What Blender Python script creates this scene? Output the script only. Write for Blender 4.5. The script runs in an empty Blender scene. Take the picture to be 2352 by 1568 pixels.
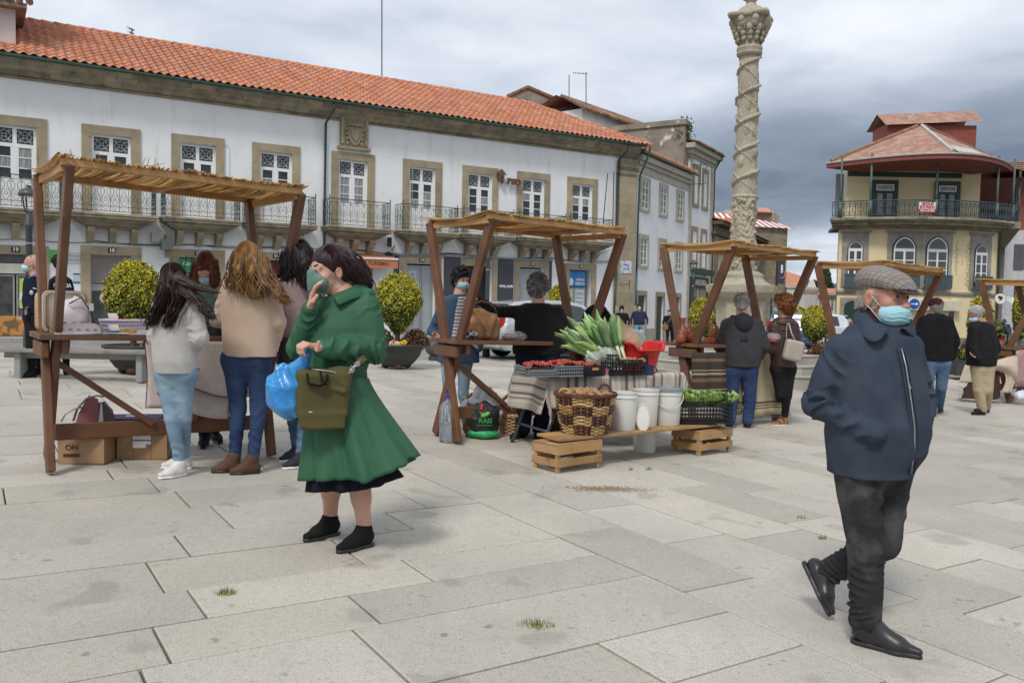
import bpy, math, random
import numpy as np
from mathutils import Vector, Matrix, noise as mnoise
random.seed(7); rng=np.random.default_rng(7)
C=bpy.context.scene.collection; S=bpy.context.scene
PI=math.pi; rad=math.radians
FF=1898.; CAMH=1.39; PITCH=math.atan(86/1898); ROLL=rad(1.2)
cam=bpy.data.objects.new('camera',bpy.data.cameras.new('camera')); C.objects.link(cam); S.camera=cam
fwv=Vector((0,math.cos(PITCH),-math.sin(PITCH))); _r0=Vector((1,0,0)); _u0=Vector((0,math.sin(PITCH),math.cos(PITCH)))
rtv=_r0*math.cos(ROLL)+_u0*math.sin(ROLL); upv=-_r0*math.sin(ROLL)+_u0*math.cos(ROLL)
cam.matrix_world=Matrix(((rtv.x,upv.x,-fwv.x,0),(rtv.y,upv.y,-fwv.y,0),(rtv.z,upv.z,-fwv.z,CAMH),(0,0,0,1)))
cam.data.sensor_width=22.3; cam.data.lens=FF/2352*22.3; cam.data.clip_end=6000; cam.data.clip_start=.05
cam.data.dof.use_dof=False
SUN_EL=rad(52); SUN_AZ=rad(200)     # sun behind and left of the viewer, veiled by cloud
w=bpy.data.worlds.new('World'); S.world=w; w.use_nodes=True; nt=w.node_tree; nt.nodes.clear()
def N(nt,t,**k):
 n=nt.nodes.new(t)
 for a,b in k.items():
  if a=='ins':
   for i,v in b.items(): n.inputs[i].default_value=v
  else: setattr(n,a,b)
 return n
def L(nt,a,b): nt.links.new(a,b)
def math_(nt,op,a,b=None,c=None,clamp=False):
 n=nt.nodes.new('ShaderNodeMath'); n.operation=op; n.use_clamp=clamp
 for i,v in enumerate((a,b,c)):
  if v is None: continue
  if hasattr(v,'is_output'): nt.links.new(v,n.inputs[i])
  else: n.inputs[i].default_value=v
 return n.outputs[0]
def mix_(nt,f,a,b,blend='MIX'):
 n=nt.nodes.new('ShaderNodeMix'); n.data_type='RGBA'; n.blend_type=blend; n.clamp_factor=True
 for i,v in ((0,f),(6,a),(7,b)):
  if hasattr(v,'is_output'): nt.links.new(v,n.inputs[i])
  else: n.inputs[i].default_value=v if i==0 else (tuple(v)+(1,) if len(v)==3 else v)
 return n.outputs[2]
def ramp_(nt,f,stops,interp='LINEAR'):
 n=nt.nodes.new('ShaderNodeValToRGB'); n.color_ramp.interpolation=interp; e=n.color_ramp.elements
 while len(e)<len(stops): e.new(.5)
 for x,(p,c) in zip(e,stops): x.position=p; x.color=tuple(c)+(1,) if hasattr(c,'__len__') else (c,c,c,1)
 nt.links.new(f,n.inputs[0]); return n.outputs[0]
tc=N(nt,'ShaderNodeTexCoord'); sep=N(nt,'ShaderNodeSeparateXYZ'); L(nt,tc.outputs['Generated'],sep.inputs[0])
X,Y,Z=sep.outputs
zz=math_(nt,'ADD',math_(nt,'MAXIMUM',Z,0.0),.09)
cx=math_(nt,'DIVIDE',X,zz); cy=math_(nt,'DIVIDE',Y,zz)
comb=N(nt,'ShaderNodeCombineXYZ'); L(nt,cx,comb.inputs[0]); L(nt,cy,comb.inputs[1])
n1=N(nt,'ShaderNodeTexNoise',ins={'Scale':.42,'Detail':7.,'Roughness':.52,'Distortion':.25}); L(nt,comb.outputs[0],n1.inputs['Vector'])
n2=N(nt,'ShaderNodeTexNoise',ins={'Scale':1.5,'Detail':8.,'Roughness':.55,'Distortion':.4}); L(nt,comb.outputs[0],n2.inputs['Vector'])
az=math_(nt,'DIVIDE',X,math_(nt,'MAXIMUM',math_(nt,'ABSOLUTE',Y),.05))
el=math_(nt,'ARCSINE',Z)
def bump_(v,c,wd):
 q=math_(nt,'DIVIDE',math_(nt,'SUBTRACT',v,c),wd); return math_(nt,'EXPONENT',math_(nt,'MULTIPLY',math_(nt,'MULTIPLY',q,q),-1.))
bank=math_(nt,'MULTIPLY',bump_(el,.150,.085),ramp_(nt,math_(nt,'MULTIPLY_ADD',az,.5,.5),[(.25,.12),(.58,.75),(.70,1.),(1,1.)]))
low=math_(nt,'MULTIPLY',bump_(el,.068,.022),ramp_(nt,math_(nt,'MULTIPLY_ADD',az,.5,.5),[(.5,0.),(.62,1.),(.8,.8),(1,.5)]))
v=math_(nt,'MULTIPLY_ADD',n1.outputs[0],.95,.26)
v=math_(nt,'MULTIPLY_ADD',math_(nt,'SUBTRACT',n2.outputs[0],.5),.46,v)
v=math_(nt,'MULTIPLY_ADD',bank,-.47,v); v=math_(nt,'MULTIPLY_ADD',low,.22,v)
hz=bump_(el,.0,.04); v=math_(nt,'MULTIPLY_ADD',hz,-.12,v)
cloud=ramp_(nt,v,[(.20,(.16,.20,.27)),(.42,(.28,.335,.42)),(.60,(.52,.575,.67)),(.80,(.82,.87,.95)),(1,(1.05,1.05,1.05))])
sky=N(nt,'ShaderNodeTexSky',sky_type='NISHITA',sun_disc=False,sun_elevation=SUN_EL,sun_rotation=SUN_AZ,altitude=400,air_density=1.2,dust_density=2.5)
cl10=mix_(nt,1.0,cloud,(10.,10.,10.),'MULTIPLY')
skymix=mix_(nt,.93,sky.outputs[0],cl10)
bg=N(nt,'ShaderNodeBackground',ins={'Strength':.078}); L(nt,skymix,bg.inputs[0])
out=N(nt,'ShaderNodeOutputWorld'); L(nt,bg.outputs[0],out.inputs[0])
sun=bpy.data.objects.new('sun',bpy.data.lights.new('sun','SUN')); C.objects.link(sun)
sun.data.energy=1.5; sun.data.angle=rad(12); sun.data.color=(1,.95,.88)
sd=Vector((math.sin(SUN_AZ)*math.cos(SUN_EL),math.cos(SUN_AZ)*math.cos(SUN_EL),math.sin(SUN_EL)))
sun.rotation_euler=sd.to_track_quat('Z','Y').to_euler()
vs=S.view_settings; vs.view_transform='Standard'; vs.look='None'; vs.gamma=1; vs.exposure=0.50; vs.use_curve_mapping=False
def sm(v,a,b):
 t=min(1,max(0,(v-a)/(b-a))); return t*t*(3-2*t)
def gz(x,y): return -.027*x*(1-sm(y,13,24))-.25*sm(y,20,38)*sm(x,0,5)
def ray(x,y): return fwv*FF+rtv*(x-1176)+upv*(784-y)
CP=Vector((0,0,CAMH))
def at(x,y,D): d=ray(x,y); return CP+d*(D/d.y)
def G(x,y):
 d=ray(x,y); p=.0005; t=p
 while t<.4:
  q=CP+d*t
  if q.z<gz(q.x,q.y):
   a,b=p,t
   for _ in range(30):
    m=(a+b)/2; q=CP+d*m
    if q.z<gz(q.x,q.y): b=m
    else: a=m
   return CP+d*a
  p=t; t*=1.02
 return CP+d*.4
def onplane(x,y,p0,n): d=ray(x,y); return CP+d*((p0-CP).dot(n)/d.dot(n))
class MB:
 def __init__(s): s.v=[]; s.f=[]; s.n=0
 def add(s,v,f):
  v=np.asarray(v,float).reshape(-1,3); s.v.append(v); n=s.n
  s.f.extend([tuple(i+n for i in q) for q in f]); s.n+=len(v); return s
 def box(s,c,d,R=None,b=0):
  h=np.array(d)/2.
  if b<=0:
   v=np.array([[x,y,z] for z in(-1,1) for y in(-1,1) for x in(-1,1)])*h
   f=[(0,2,3,1),(4,5,7,6),(0,1,5,4),(2,6,7,3),(0,4,6,2),(1,3,7,5)]
  else:
   b=min(b,min(h)*.9); v=[];
   for z in(-1,1):
    for y in(-1,1):
     for x in(-1,1):
      sg=np.array([x,y,z]); p=h*sg
      for a in range(3):
       q=p-sg*b; q[a]=p[a]; v.append(q)
   v=np.array(v); I=lambda x,y,z,a:((z*2+y)*2+x)*3+a; f=[]
   for a,(o1,o2) in enumerate(((1,2),(0,2),(0,1))):
    for sg in(0,1):
     q=[]
     for (p,r) in((0,0),(1,0),(1,1),(0,1)):
      t=[0,0,0]; t[a]=sg; t[o1]=p; t[o2]=r; q.append(I(*t,a))
     if (sg==1)!=(a==1): pass
     else: q=q[::-1]
     f.append(tuple(q))
   for a,(o1,o2) in enumerate(((1,2),(0,2),(0,1))):   # edges along axis a
    for p in(0,1):
     for r in(0,1):
      t0=[0,0,0]; t0[o1]=p; t0[o2]=r; t1=list(t0); t1[a]=1
      q=[I(*t0,o1),I(*t1,o1),I(*t1,o2),I(*t0,o2)]
      if ((p+r)%2==0)!=(a==1): q=q[::-1]
      f.append(tuple(q))
   for z in(0,1):
    for y in(0,1):
     for x in(0,1):
      q=[I(x,y,z,0),I(x,y,z,1),I(x,y,z,2)]
      if (x+y+z)%2==0: q=q[::-1]
      f.append(tuple(q))
  if R is not None: v=v@np.array(R).T
  return s.add(v+np.array(c),f)
 def beam(s,a,b,w,h,upd=(0,0,1),bev=0,ext=0):
  a=np.array(a,float); b=np.array(b,float); d=b-a; l=np.linalg.norm(d); d/=l
  u=np.array(upd,float); sd=np.cross(u,d); sd/=np.linalg.norm(sd)+1e-9; u=np.cross(d,sd)
  R=np.array([d,sd,u]).T
  return s.box((a+b)/2,(l+2*ext,w,h),R,bev)
 def tube(s,pts,r,n=8,cap=True,flat=1.0,closed=False):
  P=np.array(pts,float); m=len(P); r=np.broadcast_to(np.array(r,float),(m,))
  T=np.zeros_like(P); T[1:-1]=P[2:]-P[:-2]; T[0]=P[1]-P[0]; T[-1]=P[-1]-P[-2]
  if closed: T[0]=T[-1]=P[1]-P[-2]
  T/=np.linalg.norm(T,axis=1)[:,None]+1e-9
  u=np.array([0,0,1.]) if abs(T[0][2])<.9 else np.array([1.,0,0]); V=[]
  for i in range(m):
   u=u-T[i]*(u@T[i]); u/=np.linalg.norm(u)+1e-9; b=np.cross(T[i],u)
   for k in range(n):
    a=2*PI*k/n; V.append(P[i]+r[i]*(math.cos(a)*u*flat+math.sin(a)*b))
  f=[]
  for i in range(m-1):
   for k in range(n): k2=(k+1)%n; f.append((i*n+k,i*n+k2,(i+1)*n+k2,(i+1)*n+k))
  if cap and not closed: f.append(tuple(range(n))[::-1]); f.append(tuple((m-1)*n+k for k in range(n)))
  return s.add(V,f)
 def lathe(s,prof,c=(0,0,0),n=24,sx=1,sy=1,a0=0,rfun=None,cap=True):
  V=[];m=len(prof)
  for i,(r,z) in enumerate(prof):
   for k in range(n):
    a=a0+2*PI*k/n; q=r*(rfun(a,z,i) if rfun else 1); V.append((c[0]+q*math.cos(a)*sx,c[1]+q*math.sin(a)*sy,c[2]+z))
  f=[]
  for i in range(m-1):
   for k in range(n): k2=(k+1)%n; f.append((i*n+k,i*n+k2,(i+1)*n+k2,(i+1)*n+k))
  if cap: f.append(tuple(range(n))[::-1]); f.append(tuple((m-1)*n+k for k in range(n)))
  return s.add(V,f)
 def prism(s,poly,a,b,fn):
  """poly: 2D outline; fn(x,y,t) -> 3D; extruded from t=a to t=b"""
  n=len(poly); V=[fn(x,y,a) for x,y in poly]+[fn(x,y,b) for x,y in poly]
  f=[tuple(range(n)),tuple(range(2*n-1,n-1,-1))]+[(k,k+n,(k+1)%n+n,(k+1)%n) for k in range(n)]
  return s.add(V,f)
 def grid(s,fn,nu,nv,thick=None):
  V=np.array([[fn(i/nu,j/nv) for i in range(nu+1)] for j in range(nv+1)],float).reshape(-1,3)
  f=[(j*(nu+1)+i,j*(nu+1)+i+1,(j+1)*(nu+1)+i+1,(j+1)*(nu+1)+i) for j in range(nv) for i in range(nu)]
  return s.add(V,f)
 def blob(s,c,r,n=8,m=6,jit=0,R=None):
  V=[];f=[]
  for j in range(m+1):
   ph=PI*j/m
   for k in range(n):
    a=2*PI*k/n; q=1+(random.uniform(-jit,jit) if jit else 0)
    V.append([r[0]*math.sin(ph)*math.cos(a)*q,r[1]*math.sin(ph)*math.sin(a)*q,r[2]*math.cos(ph)*q])
  V=np.array(V)
  if R is not None: V=V@np.array(R).T
  for j in range(m):
   for k in range(n): k2=(k+1)%n; f.append((j*n+k,(j+1)*n+k,(j+1)*n+k2,j*n+k2))
  return s.add(V+np.array(c),f)
 def mesh(s,name,org=(0,0,0),smooth=False,fn=None):
  me=bpy.data.meshes.new(name); V=np.concatenate(s.v) if s.v else np.zeros((0,3))
  if fn is not None: V=np.array([fn(*p) for p in V])
  V=V-np.array(org)
  me.from_pydata(V.tolist(),[],s.f); me.update()
  if smooth: me.shade_smooth() if hasattr(me,'shade_smooth') else None
  return me
ORG={}
def setp(o,label=None,cat=None,group=None,kind=None):
 if label: o['label']=label
 if cat: o['category']=cat
 if group: o['group']=group
 if kind: o['kind']=kind
def thing(name,label,cat,loc=(0,0,0),group=None):
 o=bpy.data.objects.new(name,None); C.objects.link(o); o.location=loc; o.empty_display_size=.2
 setp(o,label,cat,group); ORG[o.name]=tuple(loc); return o
def ob(name,m,mat,parent=None,label=None,cat=None,group=None,kind=None,smooth=False,fn=None,org=None,auto=None):
 """m: MB (world coordinates) or a ready mesh"""
 po=ORG.get(parent.name,(0,0,0)) if parent else (0,0,0)
 if isinstance(m,MB):
  o0=org if (org is not None and parent is None) else po
  me=m.mesh(name,o0,smooth,fn)
 else: me=m; o0=po
 if mat is not None and not me.materials: me.materials.append(mat)
 o=bpy.data.objects.new(name,me); C.objects.link(o)
 if parent: o.parent=parent; ORG[o.name]=po
 else: o.location=o0; ORG[o.name]=tuple(o0)
 if auto and isinstance(m,MB):
  me.shade_smooth(); me.set_sharp_from_angle(angle=rad(auto))
 setp(o,label,cat,group,kind); return o
def inst(name,me,parent,loc,rot=(0,0,0),scale=(1,1,1),mat=None,label=None,cat=None,group=None,kind=None):
 """place a shared mesh; loc in world coordinates"""
 if mat is not None and not me.materials: me.materials.append(mat)
 o=bpy.data.objects.new(name,me); C.objects.link(o); po=ORG.get(parent.name,(0,0,0)) if parent else (0,0,0)
 if parent: o.parent=parent
 o.location=Vector(loc)-Vector(po); o.rotation_euler=rot; o.scale=scale; ORG[o.name]=tuple(loc)
 setp(o,label,cat,group,kind); return o
def kids(o): return [c for c in bpy.data.objects if c.parent==o]
def copytree(o,loc=None,parent=None,rotz=None,label=None,childmap=None):
 childmap=childmap or {}
 c=o.copy(); C.objects.link(c)
 if parent: c.parent=parent
 if loc is not None: c.location=loc
 if rotz is not None: c.rotation_euler=(0,0,rotz)
 if label: c['label']=label
 ORG[c.name]=tuple(c.location)
 for ch in kids(o): copytree(ch,parent=c)
 return c
MATS={}
def M(name,c,r=.7,c2=None,ns=3.,nd=5.,lo=.35,hi=.65,bs=0,bst=.3,bd=.01,metal=0,spec=.5,isl=0,spk=None,coords='Object',stretch=None,alpha=None,trans=0,sheen=0,sss=0,ior=1.45,emit=None,wave=None,extra=None,coat=0):
 """principled material: colour c mixed with c2 by noise; isl = per-piece tone variation; spk=(scale,colour,amount) speckle; bump bs=scale"""
 if name in MATS: return MATS[name]
 m=bpy.data.materials.new(name); m.use_nodes=True; nt=m.node_tree; b=nt.nodes['Principled BSDF']
 tc=nt.nodes.new('ShaderNodeTexCoord'); vec=tc.outputs[coords]
 if stretch:
  mp=nt.nodes.new('ShaderNodeMapping'); mp.inputs['Scale'].default_value=stretch; L(nt,vec,mp.inputs[0]); vec=mp.outputs[0]
 def noise(sc,d=4.,rough=.55):
  n=N(nt,'ShaderNodeTexNoise',ins={'Scale':sc,'Detail':d,'Roughness':rough}); L(nt,vec,n.inputs['Vector']); return n.outputs[0]
 if c2 is None: c2=tuple(x*.82 for x in c)
 f=ramp_(nt,noise(ns,nd),[(lo,0.),(hi,1.)])
 col=mix_(nt,f,c,c2)
 if spk:
  for (sc,cc,th,am) in spk:
   s_=ramp_(nt,noise(sc,2.,.5),[(th,0.),(min(1,th+.06),am)]); col=mix_(nt,s_,col,cc)
 if isl:
  oi=nt.nodes.new('ShaderNodeObjectInfo'); ge=nt.nodes.new('ShaderNodeNewGeometry')
  rr=math_(nt,'FRACT',math_(nt,'ADD',oi.outputs['Random'],ge.outputs['Random Per Island']))
  hs=nt.nodes.new('ShaderNodeHueSaturation'); L(nt,math_(nt,'MULTIPLY_ADD',rr,2*isl,1-isl),hs.inputs['Value'])
  r2=math_(nt,'FRACT',math_(nt,'MULTIPLY',rr,7.31)); L(nt,math_(nt,'MULTIPLY_ADD',r2,isl*1.2,1-isl*.6),hs.inputs['Saturation'])
  L(nt,col,hs.inputs['Color']); col=hs.outputs[0]
 if extra: col=extra(nt,col,vec) or col
 L(nt,col,b.inputs['Base Color'])
 b.inputs['Roughness'].default_value=r; b.inputs['Metallic'].default_value=metal; b.inputs['Specular IOR Level'].default_value=spec
 if alpha is not None: b.inputs['Alpha'].default_value=alpha
 if trans: b.inputs['Transmission Weight'].default_value=trans; b.inputs['IOR'].default_value=ior
 if sheen: b.inputs['Sheen Weight'].default_value=sheen
 if coat: b.inputs['Coat Weight'].default_value=coat
 if sss: b.inputs['Subsurface Weight'].default_value=sss; b.inputs['Subsurface Radius'].default_value=(.012,.005,.003); b.inputs['Subsurface Scale'].default_value=1.
 if emit: b.inputs['Emission Color'].default_value=tuple(emit)+(1,); b.inputs['Emission Strength'].default_value=1
 h=None
 if bs: h=noise(bs,5.,.6)
 if wave:
  wv=N(nt,'ShaderNodeTexWave',ins={'Scale':wave[0],'Distortion':wave[1],'Detail':2.}); wv.bands_direction=wave[2]; L(nt,vec,wv.inputs[0])
  h=math_(nt,'MULTIPLY_ADD',wv.outputs[1],wave[3],h if h is not None else 0.)
 if h is not None:
  bp=N(nt,'ShaderNodeBump',ins={'Strength':bst,'Distance':bd}); L(nt,h,bp.inputs['Height']); L(nt,bp.outputs[0],b.inputs['Normal'])
 MATS[name]=m; return m
def translucent(m,f=.5):
 nt=m.node_tree; b=nt.nodes['Principled BSDF']; t=nt.nodes.new('ShaderNodeBsdfTranslucent'); l=b.inputs['Base Color'].links[0]; L(nt,l.from_socket,t.inputs[0]); x=nt.nodes.new('ShaderNodeMixShader'); x.inputs[0].default_value=f; L(nt,b.outputs[0],x.inputs[1]); L(nt,t.outputs[0],x.inputs[2]); o=[n for n in nt.nodes if n.type=='OUTPUT_MATERIAL'][0]; L(nt,x.outputs[0],o.inputs[0])
def text_mb(txt,h,w=None,depth=.004,bold=.0,condense=1.0):
 cu=bpy.data.curves.new('t','FONT'); cu.body=txt; cu.size=h; cu.extrude=depth/2; cu.offset=bold; cu.align_x='CENTER'; cu.align_y='CENTER'; cu.resolution_u=3
 o=bpy.data.objects.new('t',cu); C.objects.link(o); dg=bpy.context.evaluated_depsgraph_get(); ev=o.evaluated_get(dg); me=ev.to_mesh()
 v=np.array([tuple(p.co) for p in me.vertices]).reshape(-1,3); f=[tuple(p.vertices) for p in me.polygons]; ev.to_mesh_clear(); bpy.data.objects.remove(o)
 if len(v):
  if w: v[:,0]*=w/(v[:,0].max()-v[:,0].min()+1e-6)
  v[:,0]*=condense
 return v,f
def put_text(txt,h,c,right,upd,mat,name,parent,w=None,bold=.0,depth=.004,label=None):
 """flat lettering facing the normal right x up at world point c"""
 v,f=text_mb(txt,h,w,depth,bold); r=np.array(Vector(right).normalized()); u=np.array(Vector(upd).normalized()); n=np.cross(r,u)
 W=np.array(c)+v[:,:1]*r+v[:,1:2]*u+v[:,2:]*n
 mb=MB(); mb.add(W,f); return ob(name,mb,mat,parent,label=label)
def hsh(i): return (math.sin(i*127.1+311.7)*43758.5453)%1
# == GROUND
U=Vector((math.cos(rad(33.3)),math.sin(rad(33.3)),0)); V=Vector((-U.y,U.x,0))
def uv(u,v,z=0): p=U*u+V*v; return (p.x,p.y,gz(p.x,p.y)+z)
def inview(p,mx=60,my=60):
 q=Vector(p)-CP; d=q.dot(fwv)
 if d<.3: return False
 x=1176+FF*q.dot(rtv)/d; y=784-FF*q.dot(upv)/d
 return -mx<x<2352+mx and -my<y<1568+my
def scr(p):
 q=Vector(p)-CP; d=q.dot(fwv); return 1176+FF*q.dot(rtv)/d, 784-FF*q.dot(upv)/d
granite=M('granite',(.50,.46,.39),.85,(.39,.36,.305),1.1,6.,.3,.7,bs=90,bst=.4,bd=.004,isl=.12,
spk=[(240,(.14,.13,.12),.56,.75),(330,(.70,.68,.62),.60,.8),(34,(.30,.285,.25),.58,.35),(2.3,(.24,.22,.185),.62,.45),(9.,(.12,.115,.10),.70,.55),(26.,(.13,.12,.10),.70,.45)])
joint=M('street_grey',(.15,.145,.13),.95,(.10,.097,.088),1.5)
mb=MB(); xs=[-3000,-400,-120,-60,-40]+[x for x in range(-30,44,2)]+[50,70,120,400,3000]; ys=[-60,-20]+[y for y in range(-4,46,2)]+[50,60,90,150,400,1200,4500]
mb.add([(x,y,gz(x,y)-.022) for y in ys for x in xs],[(j*len(xs)+i,j*len(xs)+i+1,(j+1)*len(xs)+i+1,(j+1)*len(xs)+i) for j in range(len(ys)-1) for i in range(len(xs)-1)])
ground=ob('ground',mb,joint,kind='structure',smooth=True)
def slab_geo(u0,u1,v0,v1,dz,jit):
 g=.0056; c=.006; b=[(u0+g,v0+g),(u1-g,v0+g),(u1-g,v1-g),(u0+g,v1-g)]
 b=[(x+random.uniform(-1,1)*jit,y+random.uniform(-1,1)*jit) for x,y in b]
 mx=sum(x for x,_ in b)/4; my=sum(y for _,y in b)/4
 ins=[(x-math.copysign(c,x-mx),y-math.copysign(c,y-my)) for x,y in b]
 V_=[uv(x,y,-.03) for x,y in b]+[uv(x,y,dz-.004) for x,y in b]+[uv(x,y,dz) for x,y in ins]
 return V_,[(8,9,10,11)]+[(i,(i+1)%4,(i+1)%4+4,i+4) for i in range(4)]+[(i+4,(i+1)%4+4,(i+1)%4+8,i+8) for i in range(4)]
def vedge(u): return 23.0 if u<5.5 else (23.0-(u-5.5)*5.6/3. if u<8.5 else 17.2)
slabs=[]; UB=2.97
v=-2.0
while v<24:
 h=random.choice([.38,.42,.5,.55,.58])
 u=-22-random.random()
 while u<UB-.02:
  l=random.uniform(.8,1.45)
  if u+l>UB-.35: l=UB-u
  slabs.append((u,u+l,v,v+h)); u+=l
 v+=h
u=UB
while u<26:
 w=random.choice([.42,.48,.52,.58]); v=-14-random.random()
 while v<19:
  l=random.uniform(.75,1.4); slabs.append((u,u+w,v,v+l)); v+=l
 u+=w
vis=[]
for s in slabs:
 c=uv((s[0]+s[1])/2,(s[2]+s[3])/2)
 if (s[2]+s[3])/2>vedge((s[0]+s[1])/2) or c[1]>40 or c[1]<1: continue
 if any(inview(uv(a,b),1100,700) for a in s[:2] for b in s[2:]): vis.append((math.hypot(c[0],c[1]),s))
vis.sort(); rest=MB()
for i,(d,s) in enumerate(vis):
 g_=slab_geo(*s,random.uniform(-.0025,.0025),.002)
 if i<300: m_=MB(); m_.add(*g_); ob('paving_slab',m_,granite,ground)
 else: rest.add(*g_)
ob('paving_slabs_beyond',rest,granite,ground,kind='stuff')
mb=MB(); n_=40
for i in range(n_):
 for j in range(n_):
  a,b=-24+50*i/n_,-24+50*(i+1)/n_; va,vb=-15,vedge(a); c_,d_=va+(vb-va)*j/n_,va+(vb-va)*(j+1)/n_
  mb.add([uv(a,c_,-.015),uv(b,c_,-.015),uv(b,d_,-.015),uv(a,d_,-.015)],[(0,1,2,3)])
ob('joint_sand',mb,M('joint_sand',(.085,.078,.06),.95,(.10,.11,.05),3),ground)
def cob(nt,col,vec):
 vo=N(nt,'ShaderNodeTexVoronoi',feature='DISTANCE_TO_EDGE',ins={'Scale':8.5,'Randomness':.55}); L(nt,vec,vo.inputs['Vector'])
 f=ramp_(nt,vo.outputs['Distance'],[(0,1.),(.07,0.)]); return mix_(nt,f,col,(.10,.10,.09))
cobble=M('cobbles',(.33,.325,.31),.85,(.22,.215,.21),2.2,6.,bs=14,bst=.8,bd=.02,extra=cob,spk=[(9,(.42,.41,.39),.6,.6)])
mb=MB()
for (u0,u1,n) in ((-24,5.5,12),(5.5,8.5,4),(8.5,34,14)):
 for i in range(n):
  a=u0+(u1-u0)*i/n; b=u0+(u1-u0)*(i+1)/n; k=6
  for j in range(k):
   q=lambda u,t:uv(u,vedge(u)-1.6+(28.9-vedge(u)+1.6)*t,-.010)
   mb.add([q(a,j/k),q(b,j/k),q(b,(j+1)/k),q(a,(j+1)/k)],[(0,1,2,3)])
ob('road',mb,cobble,kind='structure')
P0=Vector((-15.201,24.5,0)); NO=Vector((U.y,-U.x,0)); KS=.015
def FM(s,o,z): p=P0+U*s+NO*o; return (p.x,p.y,z+KS*s*sm(z,-.2,1.5))
def Fv(s,o,z): return Vector(FM(s,o,z))
mb=MB(); pv=MB()
def FG(s,o,z): p=P0+U*s+NO*o; return (p.x,p.y,z+gz(p.x,p.y))
for i in range(25):
 a,b=-6+1.25*i,-6+1.25*(i+1)-.006
 for j,(o0,o1) in enumerate(((0.02,.55),(.556,1.05),(1.2-.144,1.56))):
  pv.add([FG(a,o0,.115),FG(b,o0,.115),FG(b,o1,.115),FG(a,o1,.115),FG(a,o0,-.1),FG(b,o0,-.1),FG(b,o1,-.1),FG(a,o1,-.1)],[(0,1,2,3),(3,2,6,7),(0,3,7,4),(1,5,6,2)])
ob('pavement',pv,M('kerb_granite',(.40,.385,.35),.85,(.32,.31,.28),2,isl=.12,spk=[(120,(.2,.19,.18),.6,.5)],bs=50,bst=.3,bd=.004),kind='structure')
# == MAIN WHITE BUILDING
stone=M('warm_stone',(.40,.325,.215),.9,(.27,.225,.15),2.2,7.,.3,.7,isl=.12,bs=30,bst=.5,bd=.01,spk=[(90,(.17,.15,.12),.6,.5),(5,(.13,.12,.10),.66,.6)])
stone_d=M('weathered_stone',(.36,.30,.205),.92,(.20,.175,.13),2.6,8.,.33,.66,isl=.20,bs=26,bst=.7,bd=.015,spk=[(60,(.40,.33,.22),.62,.5),(3.,(.10,.09,.07),.64,.6)])
def streak(nt,col,vec):
 mp=nt.nodes.new('ShaderNodeMapping'); mp.inputs['Scale'].default_value=(2.2,2.2,.22); L(nt,vec,mp.inputs[0]); n=N(nt,'ShaderNodeTexNoise',ins={'Scale':1.6,'Detail':8.,'Roughness':.62}); L(nt,mp.outputs[0],n.inputs['Vector']); return mix_(nt,ramp_(nt,n.outputs[0],[(.54,0.),(.72,.5)]),col,(.55,.545,.50))
plaster=M('white_plaster',(.80,.81,.81),.9,(.74,.75,.755),1.1,6.,bs=25,bst=.12,bd=.006,extra=streak,spk=[(1.6,(.60,.61,.60),.69,.35)])
white=M('white_paint',(.80,.80,.79),.45,(.76,.76,.75),4)
glass=M('dark_glass',(.025,.028,.03),.04,(.05,.055,.06),.9,3.,spec=.8)
curtain=M('net_curtain_behind_glass',(.42,.43,.42),.06,(.17,.18,.18),3,2.,stretch=(9,9,.5),spec=.7)
iron=M('green_iron',(.018,.065,.05),.5,(.03,.04,.035),9)
terra=M('terracotta',(.57,.25,.15),.85,(.45,.18,.105),2.5,6.,isl=.15,bs=40,bst=.3,bd=.004,spk=[(3,(.62,.27,.15),.58,.6),(11,(.16,.085,.06),.67,.6)])
main=thing('town_house','long white two-storey house with stone balconies, green gutter and orange tiled roof','building',tuple(Fv(12,0,0)))
def panel(mb,s0,s1,z0,z1,o0,o1,F=None):
 F=F or FM
 mb.add([F(s,o,z) for z in(z0,z1) for o in(o0,o1) for s in(s0,s1)],[(0,2,3,1),(4,5,7,6),(0,1,5,4),(2,6,7,3),(0,4,6,2),(1,3,7,5)])
def wall_holes(mb,s0,s1,z0,z1,holes,o0,o1,F=None):
 holes=sorted(holes); c=s0
 for (a,b,p,q) in holes:
  if a>c: panel(mb,c,a,z0,z1,o0,o1,F)
  if p>z0: panel(mb,a,b,z0,p,o0,o1,F)
  if q<z1: panel(mb,a,b,q,z1,o0,o1,F)
  c=b
 if c<s1: panel(mb,c,s1,z0,z1,o0,o1,F)
def sw(i): return .407+2.603*i+(.474 if i>=5 else (.237 if i==4 else 0))
bays=list(range(-1,9)); FL=3.87
mb=MB()
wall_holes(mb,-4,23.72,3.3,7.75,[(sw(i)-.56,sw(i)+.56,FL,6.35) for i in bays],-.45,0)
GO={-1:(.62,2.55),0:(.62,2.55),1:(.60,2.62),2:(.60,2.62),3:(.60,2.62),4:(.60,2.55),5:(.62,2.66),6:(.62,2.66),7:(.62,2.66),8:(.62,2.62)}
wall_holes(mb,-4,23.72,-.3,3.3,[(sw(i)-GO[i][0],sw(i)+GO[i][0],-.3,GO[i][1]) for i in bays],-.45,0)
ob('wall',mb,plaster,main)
mb=MB(); panel(mb,23.72,24.72,-.3,8.2,-5.5,-.01); panel(mb,-4,23.72,-.3,8.2,-9,-8.7); panel(mb,-4,23.7,-.3,8.2,-1.6,-1.45); ob('inner_wall',mb,M('dim_interior',(.10,.095,.09),.9),main)
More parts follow.
